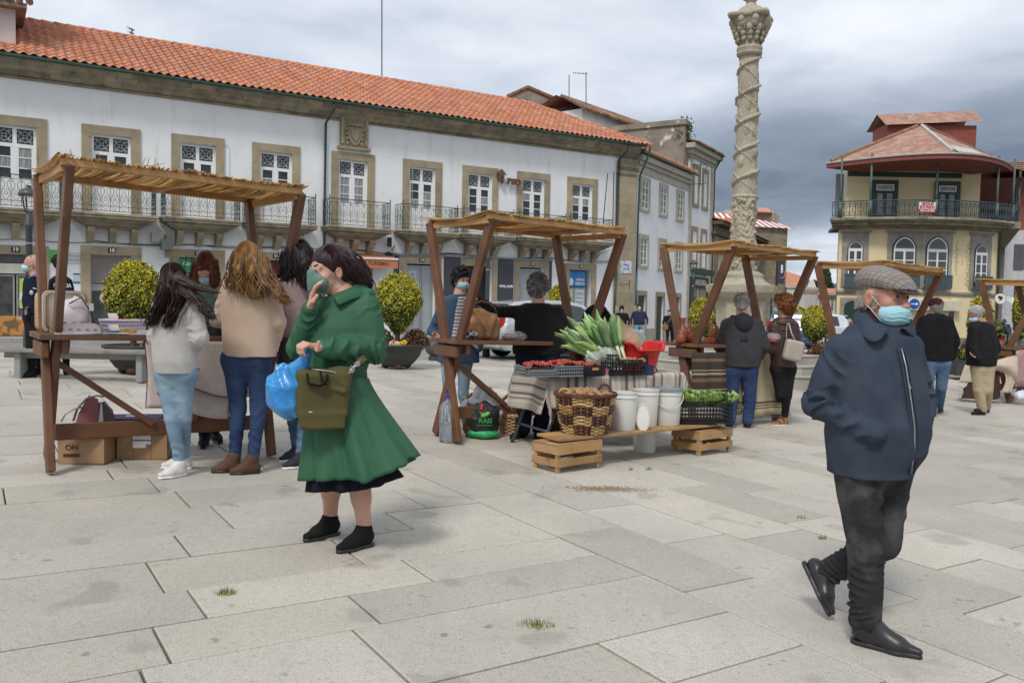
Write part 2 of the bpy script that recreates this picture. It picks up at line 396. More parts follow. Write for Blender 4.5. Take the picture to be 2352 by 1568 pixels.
for i in bays:
 c=sw(i); mb=MB()
 for (a,b,z0,z1) in ((c-.84,c+.84,6.352,6.62),(c-.84,c-.562,5.1,6.348),(c-.84,c-.562,FL,5.094),(c+.562,c+.84,4.9,6.348),(c+.562,c+.84,FL,4.894)): panel(mb,a,b,z0,z1,-.28,.045)
 ob('stone_surround',mb,stone,main)
fr=MB()
def bx(mb,x0,x1,z0,z1,y0,y1): mb.box(((x0+x1)/2,(y0+y1)/2,(z0+z1)/2),(x1-x0,y1-y0,z1-z0))
W2=.555;Hh=2.475
for (a,b) in((-W2,-W2+.07),(W2-.07,W2),(-.055,.055)): bx(fr,a,b,0,Hh,-.03,.03)
bx(fr,-W2+.07,-.055,Hh-.07,Hh,-.03,.03); bx(fr,.055,W2-.07,Hh-.07,Hh,-.03,.03)
bx(fr,-W2+.07,-.055,1.86,1.97,-.03,.035); bx(fr,.055,W2-.07,1.86,1.97,-.03,.035)
prs=[(.95,1.24),(1.27,1.55),(1.58,1.86)]
for sx in(-1,1):
 x0,x1=(.055,W2-.07) if sx>0 else (-W2+.07,-.055)
 bx(fr,x0,x0+.05,0,1.86,-.025,.025) ; bx(fr,x1-.05,x1,0,1.86,-.025,.025)
 bx(fr,x0+.05,x1-.05,0,.92,-.02,.0); bx(fr,x0+.09,x1-.09,.12,.80,0,.012)
 for z in(.92,1.24,1.555): bx(fr,x0+.05,x1-.05,z,z+.03,-.022,.022)
frm=fr.mesh('window'); 
pn=MB(); bx(pn,-.165,.165,-.15,.15,-.006,.006); pnm=pn.mesh('pane'); pnc=pnm.copy()
pt=MB(); bx(pt,-.21,.21,-.215,.215,-.006,.006); ptm=pt.mesh('pane')
def spiral(cx,cz,r,a0,turns,y,n=10):
 return [(cx+r*(1-.75*t/n)*math.cos(a0+turns*2*PI*t/n),y,cz+r*(1-.75*t/n)*math.sin(a0+turns*2*PI*t/n)) for t in range(n+1)]
sg=MB()
for sx in(-1,1):
 sg.tube([(sx*.19,0.02,0),(sx*.10,.02,.10),(0,.02,.17)],.006,4); sg.tube([(sx*.19,.02,0),(sx*.10,.02,-.10),(0,.02,-.17)],.006,4)
 for sz in(-1,1):
  sg.tube(spiral(sx*.14,sz*.13,.05,0 if sx>0 else PI,sx*sz*1.2,.02),.005,4); sg.tube(spiral(sx*.05,sz*.05,.035,PI if sx>0 else 0,sx*sz*1.0,.02),.005,4)
sgm=sg.mesh('scroll_grille')
rotf=(0,0,rad(33.3)+PI)  # local -y ... faces out of the wall
ROTF=(0,0,rad(33.3))
rail_m=None
def scrollrail(mb,x0,x1,y,zh=.95,ax='x'):
 """wrought-iron balcony panel with lyre scrolls between x0 and x1"""
 P=(lambda a,z:(a,y,z)) if ax=='x' else (lambda a,z:(y,a,z))
 def bar(a,z0,b,z1,r=.008): mb.tube([P(a,z0),P(b,z1)],r,4)
 bar(x0,zh,x1,zh,.014); bar(x0,zh-.13,x1,zh-.13); bar(x0,.20,x1,.20); bar(x0,.05,x1,.05,.010)
 n=max(1,round((x1-x0)/.26)); w_=(x1-x0)/n
 for k in range(n):
  c=x0+w_*(k+.5); bar(x0+w_*k,.05,x0+w_*k,zh)
  for sx in(-1,1):
   pts=[(c+sx*q,z) for q,z in ((.02,.22),(.075,.30),(.105,.40),(.08,.52),(.035,.60),(.03,.68),(.07,.76),(.10,.79),(.105,.74),(.085,.73))]
   mb.tube([P(a,z) for a,z in pts],.0065,4,cap=False)
   mb.tube([P(c+sx*(.045+.03*math.cos(t)),.50+.03*math.sin(t)) for t in np.linspace(0,5,6)],.005,3,cap=False)
   mb.tube([P(c+sx*w_*.5*t,.05+.15*math.sin(t*PI*.5)) for t in(0,.35,.7,1)],.005,3,cap=False)
   mb.tube([P(c+sx*w_*.5*t,.95-.13*math.sin(t*PI*.5)) for t in(0,.5,1)],.005,3,cap=False)
  mb.tube([P(c+.045*math.cos(t),.40+.045*math.sin(t)) for t in np.linspace(0,2*PI,9)],.0065,4,cap=False)
 bar(x1,.05,x1,zh)
HW=1.16; DP=.70
rm=MB(); scrollrail(rm,-HW,HW,-DP); scrollrail(rm,-DP,-.02,-HW,ax='y'); scrollrail(rm,-DP,-.02,HW,ax='y')
for x in(-HW,HW): rm.tube([(x,-DP,0),(x,-DP,1.02)],.018,5); rm.blob((x,-DP,1.04),(.028,.028,.028),6,4)
rm=rm.mesh('railing')
bm_=MB()
for (e,z0,z1) in((.09,-.08,0),(.05,-.13,-.08),(.08,-.16,-.13),(-.02,-.20,-.16),(-.10,-.26,-.20),(-.20,-.31,-.26),(-.30,-.37,-.31),(-.42,-.44,-.37)):
 bm_.box((0,-(DP+e*.8)/2,(z0+z1)/2),((HW+e)*2,DP+e*.8,z1-z0),b=.012)
bmm=bm_.mesh('balcony')
cb=MB(); cb.prism([(0,0),(-.46,0),(-.46,-.10),(-.38,-.20),(-.28,-.30),(-.16,-.40),(-.10,-.46),(0,-.46)],-.10,.10,lambda x,y,t:(t,x,y)); cb.box((0,-.30,-.09),(.24,.36,.05),b=.01)
cbm=cb.mesh('corbel')
darkset={0,3,5,8}
for i in bays:
 c=sw(i); wn=inst('window',frm,main,FM(c,-.12,FL),ROTF,mat=white)
 mat_=curtain if i in(4,) else glass
 def sub(me,name,x,z,mat,y=0):
  o=bpy.data.objects.new(name,me); C.objects.link(o); o.parent=wn; o.location=(x,y,z)
  if not me.materials: me.materials.append(mat)
  if me.materials[0]!=mat: o.material_slots[0].link='OBJECT'; o.material_slots[0].material=mat
  ORG[o.name]=ORG[wn.name]; return o
 for sx in(-1,1):
  xc=sx*(.055+W2-.07)/2
  for k,(z0,z1) in enumerate(prs): sub(pnm,'pane',xc,(z0+z1)/2+.0,[glass,curtain][(hsh(i*7+k*3+sx)>.62) if i!=4 else 1])
  sub(ptm,'pane',xc,2.19,glass); sub(sgm,'scroll_grille',xc,2.19,white,-.03)
 b_=inst('balcony',bmm,main,FM(c,0.045,FL-.005),ROTF,mat=stone_d)
 def subb(me,name,loc,mat):
  o=bpy.data.objects.new(name,me); C.objects.link(o); o.parent=b_; o.location=loc; ORG[o.name]=ORG[b_.name]
  if not me.materials: me.materials.append(mat)
 subb(rm,'railing',(0,0,.01),iron)
 for x in(-.62,0,.62): subb(cbm,'corbel',(x,.03,-.42),stone_d)
for (z0,z1,oa,ob_) in((7.70,7.80,.07,.12),(7.805,7.93,.12,.25),(7.935,8.06,.25,.40),(8.065,8.20,.40,.55)):
 s=-4.
 while s<24.6:
  l=random.uniform(.55,1.35); e=min(s+l,24.75); d=random.uniform(-.006,.006); mb=MB()
  q=[(-.3,z0),(oa+d,z0),(ob_+d,z1),(-.3,z1)] if z0>7.75 else [(-.3,z0),(oa+d,z0+.02),(ob_+d,z0+.05),(oa+d,z1),(-.3,z1)]
  mb.prism(q,s+.004,e-.004,lambda x,y,t:FM(t,x,y)); ob('cornice_stone',mb,stone_d,main); s+=l
mb=MB(); mb.tube([FM(s,.66,8.235) for s in np.linspace(-4,24.75,12)],.062,8); mb.tube([FM(s,.665,8.292) for s in(-4,24.75)],.012,5)
for s in np.arange(-3.5,24.6,.9): mb.tube([FM(s,.735,8.26),FM(s,.66,8.165),FM(s,.56,8.20)],.012,4)
gutter_m=M('green_gutter',(.02,.075,.05),.35,(.03,.05,.04),4,spec=.6)
ob('gutter',mb,gutter_m,main,smooth=True)
for (s,ks) in ((9.95,1),(23.62,1),(24.9,-.4)):
 mb=MB(); mb.tube([FM(s+.12,.64,8.2),FM(s+.12,.60,7.95),FM(s,.12,7.55 if s<24 else 6.95),FM(s,.09,5),FM(s,.09,2.6)],.045,8); mb.tube([FM(s,.09,2.6),FM(s,.09,.1)],.05,8)
 for z in(6.8,5.6,4.4,3.2,2.,1.): mb.tube([FM(s,.09,z-.015),FM(s,.09,z+.015)],.058,8)
 ob('downpipe',mb,gutter_m,main,smooth=True)
z=0.
for k in range(15):
 h=.5 if k else .62; mb=MB(); e=.10 if z<.7 else .0
 panel(mb,23.74-e,24.72+e,z,min(z+h-.006,7.2),-.3,.14+e); ob('pilaster_block',mb,stone,main); z+=h
mb=MB()
for (z0,z1,e) in((6.95,7.03,.05),(7.2,7.28,.04),(7.28,7.40,.08),(7.40,7.68,.02)): panel(mb,23.74-e,24.72+e,z0,z1,-.25,.145+e)
ob('capital',mb,stone_d,main)
mb=MB(); panel(mb,10.42,11.68,6.72,6.82,-.2,.16); panel(mb,10.52,11.58,6.82,7.9,-.2,.10); 
for a in(10.52,11.46): panel(mb,a,a+.12,6.9,7.9,-.1,.15)
ob('coat_of_arms_panel',mb,stone,main)
mb=MB(); mb.prism([(-.26,.30),(.26,.30),(.27,-.02),(.16,-.26),(0,-.36),(-.16,-.26),(-.27,-.02)],.10,.17,lambda x,y,t:FM(11.05+x,t,7.22+y))
mb.prism([(-.15,.22),(.15,.22),(.15,0),(0,-.2),(-.15,0)],.17,.20,lambda x,y,t:FM(11.05+x,t,7.2+y))
for k in range(7): mb.blob(FM(10.8+.083*k,.14,7.60+.03*(k%2)),(.05,.05,.07),6,4)
for sx in(-1,1):
 for k in range(4): mb.blob(FM(11.05+sx*(.33-.02*k),.13,7.45-.17*k),(.06,.05,.07),6,4)
ob('coat_of_arms',mb,stone,main)
SL=Vector((-(4.15),2.16)); sl=SL.length; nrow=13; pitch=.262
e1=np.array(Vector((0,0,1))*(2.16/sl)-NO*(4.15/sl)); e2=np.array(U); e3=np.cross(e2,e1); 
if e3[2]<0: e3=-e3
def tilegeo(w=.262,l=.42,a=.036,n=8):
 V_=[];
 for (y,lift) in((0,.034),(l,.0)):
  for k in range(n+1):
   t=k/n; V_.append((t*w-w/2,y,lift+a*math.sin(2*PI*t)))
 for k in range(n+1): t=k/n; V_.append((t*w-w/2,0,.016+a*math.sin(2*PI*t)))
 f=[(k,k+1,n+2+k,n+1+k) for k in range(n)]+[(2*n+2+k,2*n+3+k,k+1,k) for k in range(n)]
 return np.array(V_),f
tv,tf=tilegeo(); tm=MB(); tm.add(tv,tf); tmm=tm.mesh('roof_tile'); tmm.shade_smooth(); tmm.materials.append(terra)
Rt=Matrix(((e2[0],e1[0],e3[0]),(e2[1],e1[1],e3[1]),(e2[2],e1[2],e3[2])))
tiles=[]
for r in range(nrow):
 t=r/nrow; smax=24.95-3.7*t
 k=0; s=-3.9
 while s<smax-.05:
  tiles.append((r,s)); s+=pitch
cand=[]
for (r,s) in tiles:
 q=r*sl/nrow; p=np.array(FM(s+.13,.72,8.30))+e1*q
 cand.append((math.dist(p,CP) if inview(p,40,40) else 999,p))
cand.sort(key=lambda a:a[0]); rest=MB()
for i,(d,p) in enumerate(cand):
 if i<300:
  o=bpy.data.objects.new('roof_tile',tmm); C.objects.link(o); o.parent=main; o.matrix_basis=Matrix.LocRotScale(Vector(p)-Vector(ORG[main.name]),(Rt@Matrix.Rotation(random.uniform(-.015,.015),3,'Z')).to_quaternion(),None)
 else: rest.add(tv@np.array(Rt).T+p,tf)
ob('roof_tiles_beyond',rest,terra,main,kind='stuff',smooth=True)
mb=MB(); A=lambda s,o,z:FM(s,o,z)
mb.add([A(-4,.60,8.22),A(24.7,.60,8.22),A(21.1,-3.5,10.38),A(-4,-3.5,10.38),A(24.7,-7.6,8.22),A(-4,-7.6,8.22)],[(0,1,2,3),(3,2,4,5),(1,4,2)])
ob('roof',mb,M('roof_underlay',(.30,.12,.07),.9),main)
mb=MB()
for k in range(66): s=-4+.38*k; mb.tube([A(s,-3.5,10.47),A(s+.40,-3.5,10.45)],[.10,.085],8)
ob('ridge_tiles',mb,terra,main,smooth=True,kind='stuff')
mb=MB()
for k in range(15):
 t0,t1=k/15,(k+1)/15+.02; f=lambda t:(21.1+3.8*t,-3.5+4.2*t,10.46-2.14*t)
 mb.tube([A(*f(t0)),A(*f(t1))],[.085,.10],8)
ob('hip_tiles',mb,terra,main,smooth=True,kind='stuff')
black=M('black_plate',(.02,.02,.022),.4); wh=M('white_lettering',(.8,.8,.78),.6)
nums={0:'19',1:'18',2:'17',3:'16',5:'14',7:'13',8:'12'}
RGT=U.copy(); RGT.z=0
for i in bays:
 c=sw(i); hw,zt=GO[i]; mb=MB()
 if i!=4 and i!=6:
  for (a,b,z0,z1) in((c-.87,c+.87,zt+.002,zt+.27),(c-.87,c-hw-.002,1.25,zt-.004),(c-.87,c-hw-.002,0,1.244),(c+hw+.002,c+.87,1.4,zt-.004),(c+hw+.002,c+.87,0,1.394)): panel(mb,a,b,z0,z1,-.3,.05)
  ob('stone_surround',mb,stone,main)
 if i in nums:
  mb=MB(); panel(mb,c-.11,c+.11,zt+.06,zt+.22,.05,.065); pl=ob('number_plate',mb,black,main,label='door number '+nums[i])
  put_text(nums[i],.16,FM(c,.068,zt+.14),U,(0,0,1),wh,'number',pl,bold=.006)
alu=M('aluminium',(.42,.42,.42),.4,(.36,.36,.36),5,metal=.6)
shut=M('roller_shutter',(.30,.27,.24),.55,(.26,.24,.22),3)
shopin=M('shop_interior',(.04,.045,.05),.15,(.12,.11,.10),3.5,5.,spec=.7)
frost=M('frosted_glass',(.34,.38,.39),.25,(.28,.32,.33),1.5,4.,spec=.6)
def leaf(parent,s0,s1,z0,z1,o,mat,fw=.05,fm=None,nm='shop_window',bars=()):
 mb=MB(); 
 for a,b,p,q in((s0,s0+fw,z0,z1),(s1-fw,s1,z0,z1),(s0+fw,s1-fw,z0,z0+fw),(s0+fw,s1-fw,z1-fw,z1)): panel(mb,a,b,p,q,o-.03,o+.03)
 for z in bars: panel(mb,s0+fw,s1-fw,z-fw/2,z+fw/2,o-.028,o+.028)
 w_=ob(nm,mb,fm or alu,parent); mb=MB(); panel(mb,s0+fw,s1-fw,z0+fw,z1-fw,o-.008,o+.002); ob('pane',mb,mat,w_); return w_
c=sw(0)
leaf(main,c-.62,c-.02,.12,1.95,-.12,shopin); leaf(main,c+.02,c+.62,.12,1.95,-.12,shopin)
mb=MB(); panel(mb,c-.62,c+.62,2.3,2.55,-.12,-.05); ob('fascia',mb,M('grey_fascia',(.08,.08,.085),.5),main)
mb=MB(); panel(mb,c-.62,c+.62,1.98,2.28,-.10,-.0); sg_=ob('shop_sign',mb,M('cream_sign',(.62,.62,.50),.4),main,label='cream and green shop sign over the glass doors')
put_text('saúde',.12,FM(c+.30,.004,2.16),U,(0,0,1),M('lime',(.35,.55,.12),.6),'lettering',sg_); put_text('prémios',.07,FM(c+.32,.004,2.05),U,(0,0,1),M('orange_print',(.7,.3,.08),.6),'lettering',sg_)
mb=MB(); panel(mb,c+.10,c+.30,.95,1.85,-.085,-.08); po=ob('poster',mb,M('lime_poster',(.45,.68,.10),.5,(.75,.78,.70),4,1.,.45,.5),main,label='lime green poster on the glass door')
mb=MB(); panel(mb,c-.60,c+.58,.14,.72,-.08,-.07); po=ob('poster',mb,M('toy_poster',(.55,.25,.06),.5,(.18,.10,.05),3,2.,.5,.6),main,label='orange poster at the foot of the glass doors'); put_text('SPIDIFEN',.10,FM(c+.2,-.066,.64),U,(0,0,1),wh,'lettering',po)
for x in(-.06,.08): mb=MB(); mb.tube([FM(c+x,-.06,1.0),FM(c+x,-.0,1.0),FM(c+x,-.0,1.25),FM(c+x,-.06,1.25)],.011,5); ob('door_handle',mb,alu,main)
for i in(1,2,3):
 c=sw(i)
 if i==1:
  mb=MB(); panel(mb,c-.6,c+.6,1.72,2.62,-.24,-.2)
  for k in range(15): panel(mb,c-.58,c+.58,1.76+k*.057,1.80+k*.057,-.2,-.17)
  ob('roller_shutter',mb,shut,main)
  leaf(main,c-.6,c+.6,.12,1.70,-.2,shopin); mb=MB(); panel(mb,c-.54,c+.54,1.5,1.64,-.19,-.185); ob('window_film',mb,frost,main); mb=MB(); panel(mb,c-.54,c+.54,.18,.40,-.19,-.185); ob('window_film',mb,frost,main)
  mb=MB(); mb.prism([(.17*math.cos(a),.17*math.sin(a)) for a in np.linspace(0,2*PI,20)[:-1]],-.19,-.184,lambda x,y,t:FM(c-.15+x,t,1.28+y)); d_=ob('round_sticker',mb,wh,main); mb=MB(); mb.prism([(.13*math.cos(a),.10*math.sin(a)-.02) for a in np.linspace(0,2*PI,14)[:-1]],-.184,-.18,lambda x,y,t:FM(c-.15+x,t,1.27+y)); ob('emblem',mb,M('ochre_print',(.6,.35,.05),.6,(.35,.15,.05),9),d_)
 else:
  leaf(main,c-.6,c+.0,.12,2.1 if i==2 else 2.0,-.2,shopin); leaf(main,c+.0,c+.6,.12,2.1 if i==2 else 2.0,-.2,shopin)
  mb=MB(); panel(mb,c-.6,c+.6,2.12,2.6,-.22,-.1); s_=ob('shop_sign',mb,M('green_sign',(.02,.30,.10),.35) if i==2 else M('maroon_blind',(.12,.02,.025),.7),main,label='green shop sign' if i==2 else 'maroon blind over the door')
  if i==2: put_text('Car',.17,FM(c-.32,-.095,2.42),U,(0,0,1),wh,'lettering',s_,bold=.003)
mb=MB(); mb.lathe([(.0,-.05),(.45,-.05),(.48,0),(.45,.05),(.0,.05)],(0,0,0),28,cap=False); o=ob('round_sign',mb,M('green_disc',(.03,.26,.12),.35,(.10,.42,.22),2),main,label='green disc sign hanging out from the wall',smooth=True); o.matrix_basis=Matrix.LocRotScale(Fv(1.42,.55,3.35)-Vector(ORG[main.name]),Matrix(((U.x,0,NO.x),(U.y,0,NO.y),(0,1,0))).to_quaternion()@Matrix.Rotation(PI/2,3,'Y').to_quaternion(),None)
mb=MB(); panel(mb,1.28,1.72,2.36,2.72,0,.05); ob('sign_plate',mb,M('leaf_green',(.10,.48,.10),.4),main,label='bright green plate on the wall')
mb=MB(); panel(mb,1.74,2.13,2.32,2.66,0,.02); pl=ob('sign_plate',mb,M('pale_plate',(.62,.62,.58),.5),main,label='pale engraved name plate'); put_text('DELMARES',.055,FM(1.935,.023,2.55),U,(0,0,1),M('grey_print',(.25,.25,.24),.6),'lettering',pl,w=.32); put_text('CERTOURA',.055,FM(1.935,.023,2.43),U,(0,0,1),MATS['grey_print'],'lettering',pl,w=.3)
for k,ch in enumerate('ARMÁCIA'): put_text(ch,.27,FM(1.60,.05,2.26-.225*k),U,(0,0,1),M('metal_letters',(.22,.20,.18),.5),'letter',main,bold=.004,depth=.05)
mb=MB(); panel(mb,1.93,2.12,1.72,2.02,0,.012); pl=ob('sign_plate',mb,M('sticker_pale',(.55,.66,.66),.5),main,label='pale sticker with blue ends'); 
for z in(1.72,1.98): mb=MB(); panel(mb,1.93,2.12,z,z+.045,.012,.016); ob('blue_band',mb,M('blue_print',(.03,.08,.32),.5),pl)
for (s,z,w_,h,nm) in((4.30,3.22,.36,.30,'grey'),(4.62,2.95,.18,.75,'bronze'),(4.56,3.0,.34,.34,'teal')):
 mb=MB(); panel(mb,s-w_/2,s+w_/2,z-h/2,z+h/2,.12+(.1 if nm!='grey' else 0),.42+(.15 if nm=='teal' else 0)); ob('block_sign',mb,M('sign_'+nm,{'grey':(.32,.31,.28),'bronze':(.25,.19,.11),'teal':(.10,.13,.12)}[nm],.5),main,label=nm+' block of the projecting wall sign')
c=11.35; mb=MB(); mb.add([FM(c-1.35,.05,2.98),FM(c+1.20,.05,2.98),FM(c+1.20,.75,2.74),FM(c-1.35,.75,2.74),FM(c-1.35,.05,2.95),FM(c+1.20,.05,2.95),FM(c+1.20,.75,2.71),FM(c-1.35,.75,2.71)],[(0,1,2,3),(7,6,5,4),(0,3,7,4),(1,5,6,2)])
aw=ob('awning',mb,M('orange_canvas',(.55,.20,.09),.8,(.48,.17,.08),3),main,label='orange awning lettered along its front'); mb=MB(); panel(mb,c-1.36,c+1.21,2.74,2.80,.74,.80); ob('awning_bar',mb,white,aw)
mb=MB(); panel(mb,c-1.35,c+1.20,2.42,2.735,.755,.77); vl=ob('valance',mb,MATS['orange_canvas'],aw); put_text('S E TURISMO',.20,FM(11.62,.775,2.585),U,(0,0,1),M('brown_print',(.10,.05,.03),.7),'lettering',vl,w=1.12,bold=.003)
cc=sw(4); mb=MB(); panel(mb,cc-.6,cc+.6,0,2.5,-.25,-.2); ob('shop_front',mb,shopin,main); mb=MB(); panel(mb,cc+.60,cc+.80,0,2.5,-.25,.05); panel(mb,cc-.8,cc-.6,0,2.5,-.25,.05); ob('stone_surround',mb,stone,main)
mb=MB(); panel(mb,cc+.15,cc+.5,1.1,1.7,-.195,-.19); ob('poster',mb,M('violet_poster',(.12,.06,.30),.5,(.5,.45,.6),6),main)
char=M('charcoal_cladding',(.045,.048,.055),.5,(.055,.058,.065),2)
mb=MB()
for a,b in((12.75,12.95),(14.90,15.62),(17.42,18.16),(20.02,20.12)): mb=MB(); panel(mb,a,b,0,2.95,.0,.06); ob('cladding_panel',mb,char,main)
mb=MB(); panel(mb,12.75,20.12,2.96,3.03,0,.12); ob('steel_lintel',mb,M('blue_grey_steel',(.20,.24,.27),.4),main)
put_text('norte_moda',.17,FM(17.80,.064,1.86),U,(0,0,1),wh,'lettering',main,w=.66,bold=.006)
for i,m_ in((5,frost),(6,M('black_inside',(.012,.012,.014),.3)),(7,frost)):
 c=sw(i)
 if i==6:
  for a in(c-.87,c+.64): mb=MB(); panel(mb,a,a+.23,0,2.9,-.2,.055); ob('stone_jamb',mb,stone,main)
  mb=MB(); panel(mb,c-.63,c+.63,2.64,2.94,-.2,.05); ob('lintel',mb,stone,main); mb=MB(); panel(mb,c-.6,c+.6,0,2.62,-.45,-.4); ob('dark_doorway',mb,m_,main)
 else:
  w_=leaf(main,c-.6,c+.1,.12,2.6,-.2,m_); leaf(main,c+.12,c+.6,.12,2.6,-.2,m_)
  if i==5:
   mb=MB()
   for s in(c-.4,c-.18): panel(mb,s,s+.025,.6,2.35,-.19,-.175)
   for z in(1.2,1.8,2.33): panel(mb,c-.45,c-.1,z,z+.03,-.188,-.172)
   ob('sash_bars',mb,white,w_)
c=sw(8)
mb=MB(); panel(mb,c-.60,c-.22,1.88,2.58,-.2,-.14); panel(mb,c-.205,c+.40,1.88,2.58,-.2,-.14); ag=ob('agency_sign',mb,M('agency_blue',(.03,.22,.55),.4),main,label='blue and white agency sign over the door')
put_text('AGÊNCIA',.155,FM(c+.10,-.135,2.19),U,(0,0,1),wh,'lettering',ag,w=.50,bold=.005); put_text('MIRALVES',.155,FM(c+.10,-.135,2.02),U,(0,0,1),wh,'lettering',ag,w=.52,bold=.005)
mb=MB(); mb.prism([(.13*math.cos(a),.17*math.sin(a)) for a in np.linspace(0,2*PI,16)[:-1]],-.14,-.13,lambda x,y,t:FM(c-.40+x,t,2.1+y)); ob('emblem',mb,wh,ag)
w_=leaf(main,c-.60,c-.22,.12,1.84,-.17,M('white_film',(.62,.66,.68),.3)); w_=leaf(main,c-.2,c+.42,.12,1.84,-.17,MATS['white_film'])
for k,(z,w2) in enumerate(((1.62,.34),(1.54,.4),(1.40,.42),(1.24,.42),(1.15,.3),(1.0,.3),(.9,.4),(.75,.3))): put_text(('LEGALIZAÇÃO','DE AUTOMÓVEIS','DOCUMENTAÇÃO','DOCUMENTAÇÃO','DE VIATURAS','CARTAS DE','CONDUÇÃO','SEGUROS')[k],.05,FM(c+.11,-.155,z),U,(0,0,1),MATS['blue_print'],'lettering',w_,w=w2)
mb=MB(); panel(mb,23.87,24.52,2.52,3.10,.14,.165); pl=ob('tile_plate',mb,M('azulejo',(.62,.66,.72),.25,(.16,.25,.45),14,3.,.5,.6),main,label='blue and white tiled street name plate'); mb=MB(); panel(mb,23.96,24.43,2.62,3.0,.165,.17); pp=ob('name_field',mb,M('glazed_white',(.75,.77,.78),.25),pl)
put_text('PRAÇA',.16,FM(24.195,.173,2.90),U,(0,0,1),MATS['blue_print'],'lettering',pp,w=.36,bold=.004); put_text('DA SÉ',.16,FM(24.195,.173,2.72),U,(0,0,1),MATS['blue_print'],'lettering',pp,w=.36,bold=.004)
mb=MB(); mb.box(FM(24.2,.40,2.02),(.03,.03,.42)); mb.tube([FM(23.9,.14,2.02),FM(24.2,.40,2.02)],.015,5); ob('wall_bracket',mb,black,main)
put_text('PSD',.34,FM(18.03,.16,6.12),U,(0,0,1),M('brown_letters',(.16,.075,.05),.6),'letters',main,w=.66,bold=.012,depth=.08,label='brown letters fixed to the wall')
mb=MB(); mb.prism([(-.24,.10),(0,.32),(.24,.10),(.12,.10),(.12,-.22),(.02,-.28),(.02,.02),(-.06,.02),(-.06,-.2),(-.14,-.14),(-.14,.10)],.1,.2,lambda x,y,t:FM(17.40+x,t,6.28+y)); ob('emblem',mb,MATS['brown_letters'],main)
mb=MB()
for (s0,s1,z0,z1,sag) in((-4,2.5,2.98,3.02,.06),(2.5,10.8,3.05,3.10,.10),(10.8,23.6,3.10,3.12,.10),(10.8,23.6,3.16,3.10,.16),(2.5,10.8,3.0,3.12,.03)):
 mb.tube([FM(s0+(s1-s0)*t,.08,z0+(z1-z0)*t-sag*abs(math.sin(t*9))) for t in np.linspace(0,1,22)],.012,4)
mb.tube([FM(21.9,.08,3.1),FM(22.4,.1,3.25),FM(23.3,.08,3.55)],.01,4); mb.tube([FM(12.55,.1,3.1),FM(12.75,.1,3.35),FM(12.5,.1,2.8)],.012,4)
ob('wall_cables',mb,black,main)
mb=MB(); mb.box(FM(12.45,.22,3.42),(.16,.14,.36),b=.02); ob('wall_speaker',mb,black,main); mb=MB(); mb.tube([FM(12.45,.1,2.95),FM(12.45,.3,2.9)],.14,8); mb.tube([FM(12.45,.1,2.6),FM(12.45,.3,2.62)],.12,8); ob('cable_coil',mb,black,main)
for (s,z) in((22.9,6.9),(23.25,7.0),(23.42,7.0)):
 mb=MB(); mb.tube([FM(s-.6+.2*(s>23.1),.75,4.6),FM(s,.25,z)],.022,6); ob('flag_pole',mb,black,main)
mb=MB()
for s in(0,): pass
for (s) in (5.01+1.25,16.5-3.4): mb.tube([FM(s,.02,6.4),FM(s+.28,.02,6.42),FM(s+.36,.02,6.3),FM(s+.36,.02,5.0)],.008,4)
ob('wall_conduit',mb,M('pale_conduit',(.6,.6,.6),.6),main)
# == OTHER BUILDINGS
def frame(P,ang,k=0.):
 u=Vector((math.cos(ang),math.sin(ang),0)); n=Vector((u.y,-u.x,0)); P=Vector(P)
 def F(s,o,z): p=P+u*s+n*o; return (p.x,p.y,z+k*s)
 F.P=P; F.u=u; F.n=n; return F
def SZ(F,px,py,o=0):
 p=onplane(px,py,F.P+F.n*o,F.n)-F.P; return p.dot(F.u),p.z
trim=M('pale_trim',(.46,.42,.35),.85,(.37,.34,.28),3,bs=30,bst=.3)
blackf=M('dark_frame',(.02,.035,.03),.5)
def simple_window(F,par,s,z0,z1,w_,cols=2,rows=4,sur=.12,fmat=None,pmat=None,smat=None,depth=.14,bar=.035,nm='window',arch=False):
 fmat=fmat or white; pmat=pmat or glass; mb=MB()
 if sur:
  for a,b,p,q in((s-w_/2-sur,s+w_/2+sur,z1+.002,z1+sur+.02),(s-w_/2-sur,s-w_/2-.002,z0,z1),(s+w_/2+.002,s+w_/2+sur,z0,z1),(s-w_/2-sur*1.2,s+w_/2+sur*1.2,z0-sur,z0-.002)): panel(mb,a,b,p,q,-.1,.085,F)
  ob('surround',mb,smat or trim,par)
 mb=MB(); f_=.055
 for a,b,p,q in((s-w_/2,s-w_/2+f_,z0,z1),(s+w_/2-f_,s+w_/2,z0,z1),(s-w_/2+f_,s+w_/2-f_,z0,z0+f_),(s-w_/2+f_,s+w_/2-f_,z1-f_,z1)): panel(mb,a,b,p,q,-.0,.045,F)
 for c in range(1,cols): x=s-w_/2+w_*c/cols; panel(mb,x-bar*(.9 if c*2==cols else .5),x+bar*(.9 if c*2==cols else .5),z0+f_,z1-f_,.0,.04,F)
 for r in range(1,rows): z=z0+(z1-z0)*r/rows; panel(mb,s-w_/2+f_,s+w_/2-f_,z-bar/2,z+bar/2,.0,.036,F)
 w0=ob(nm,mb,fmat,par); mb=MB(); panel(mb,s-w_/2+.02,s+w_/2-.02,z0+.02,z1-.02,.004,.018,F); ob('pane',mb,pmat,w0); return w0
def tile_row(mb,F,s0,s1,o0,z0,o1,z1,pitch=.26,r=.075):
 n=int((s1-s0)/pitch)
 for k in range(n): mb.tube([F(s0+pitch*(k+.5),o0,z0),F(s0+pitch*(k+.5),o1,z1)],r,6)
F2=frame(Fv(24.86,0,-.3),rad(58.7)); F2.P.z=0; GZ=-.28
b2=thing('row_house','narrow white three-storey house with small paned windows next to the stone pilaster','building',F2(3,0,GZ))
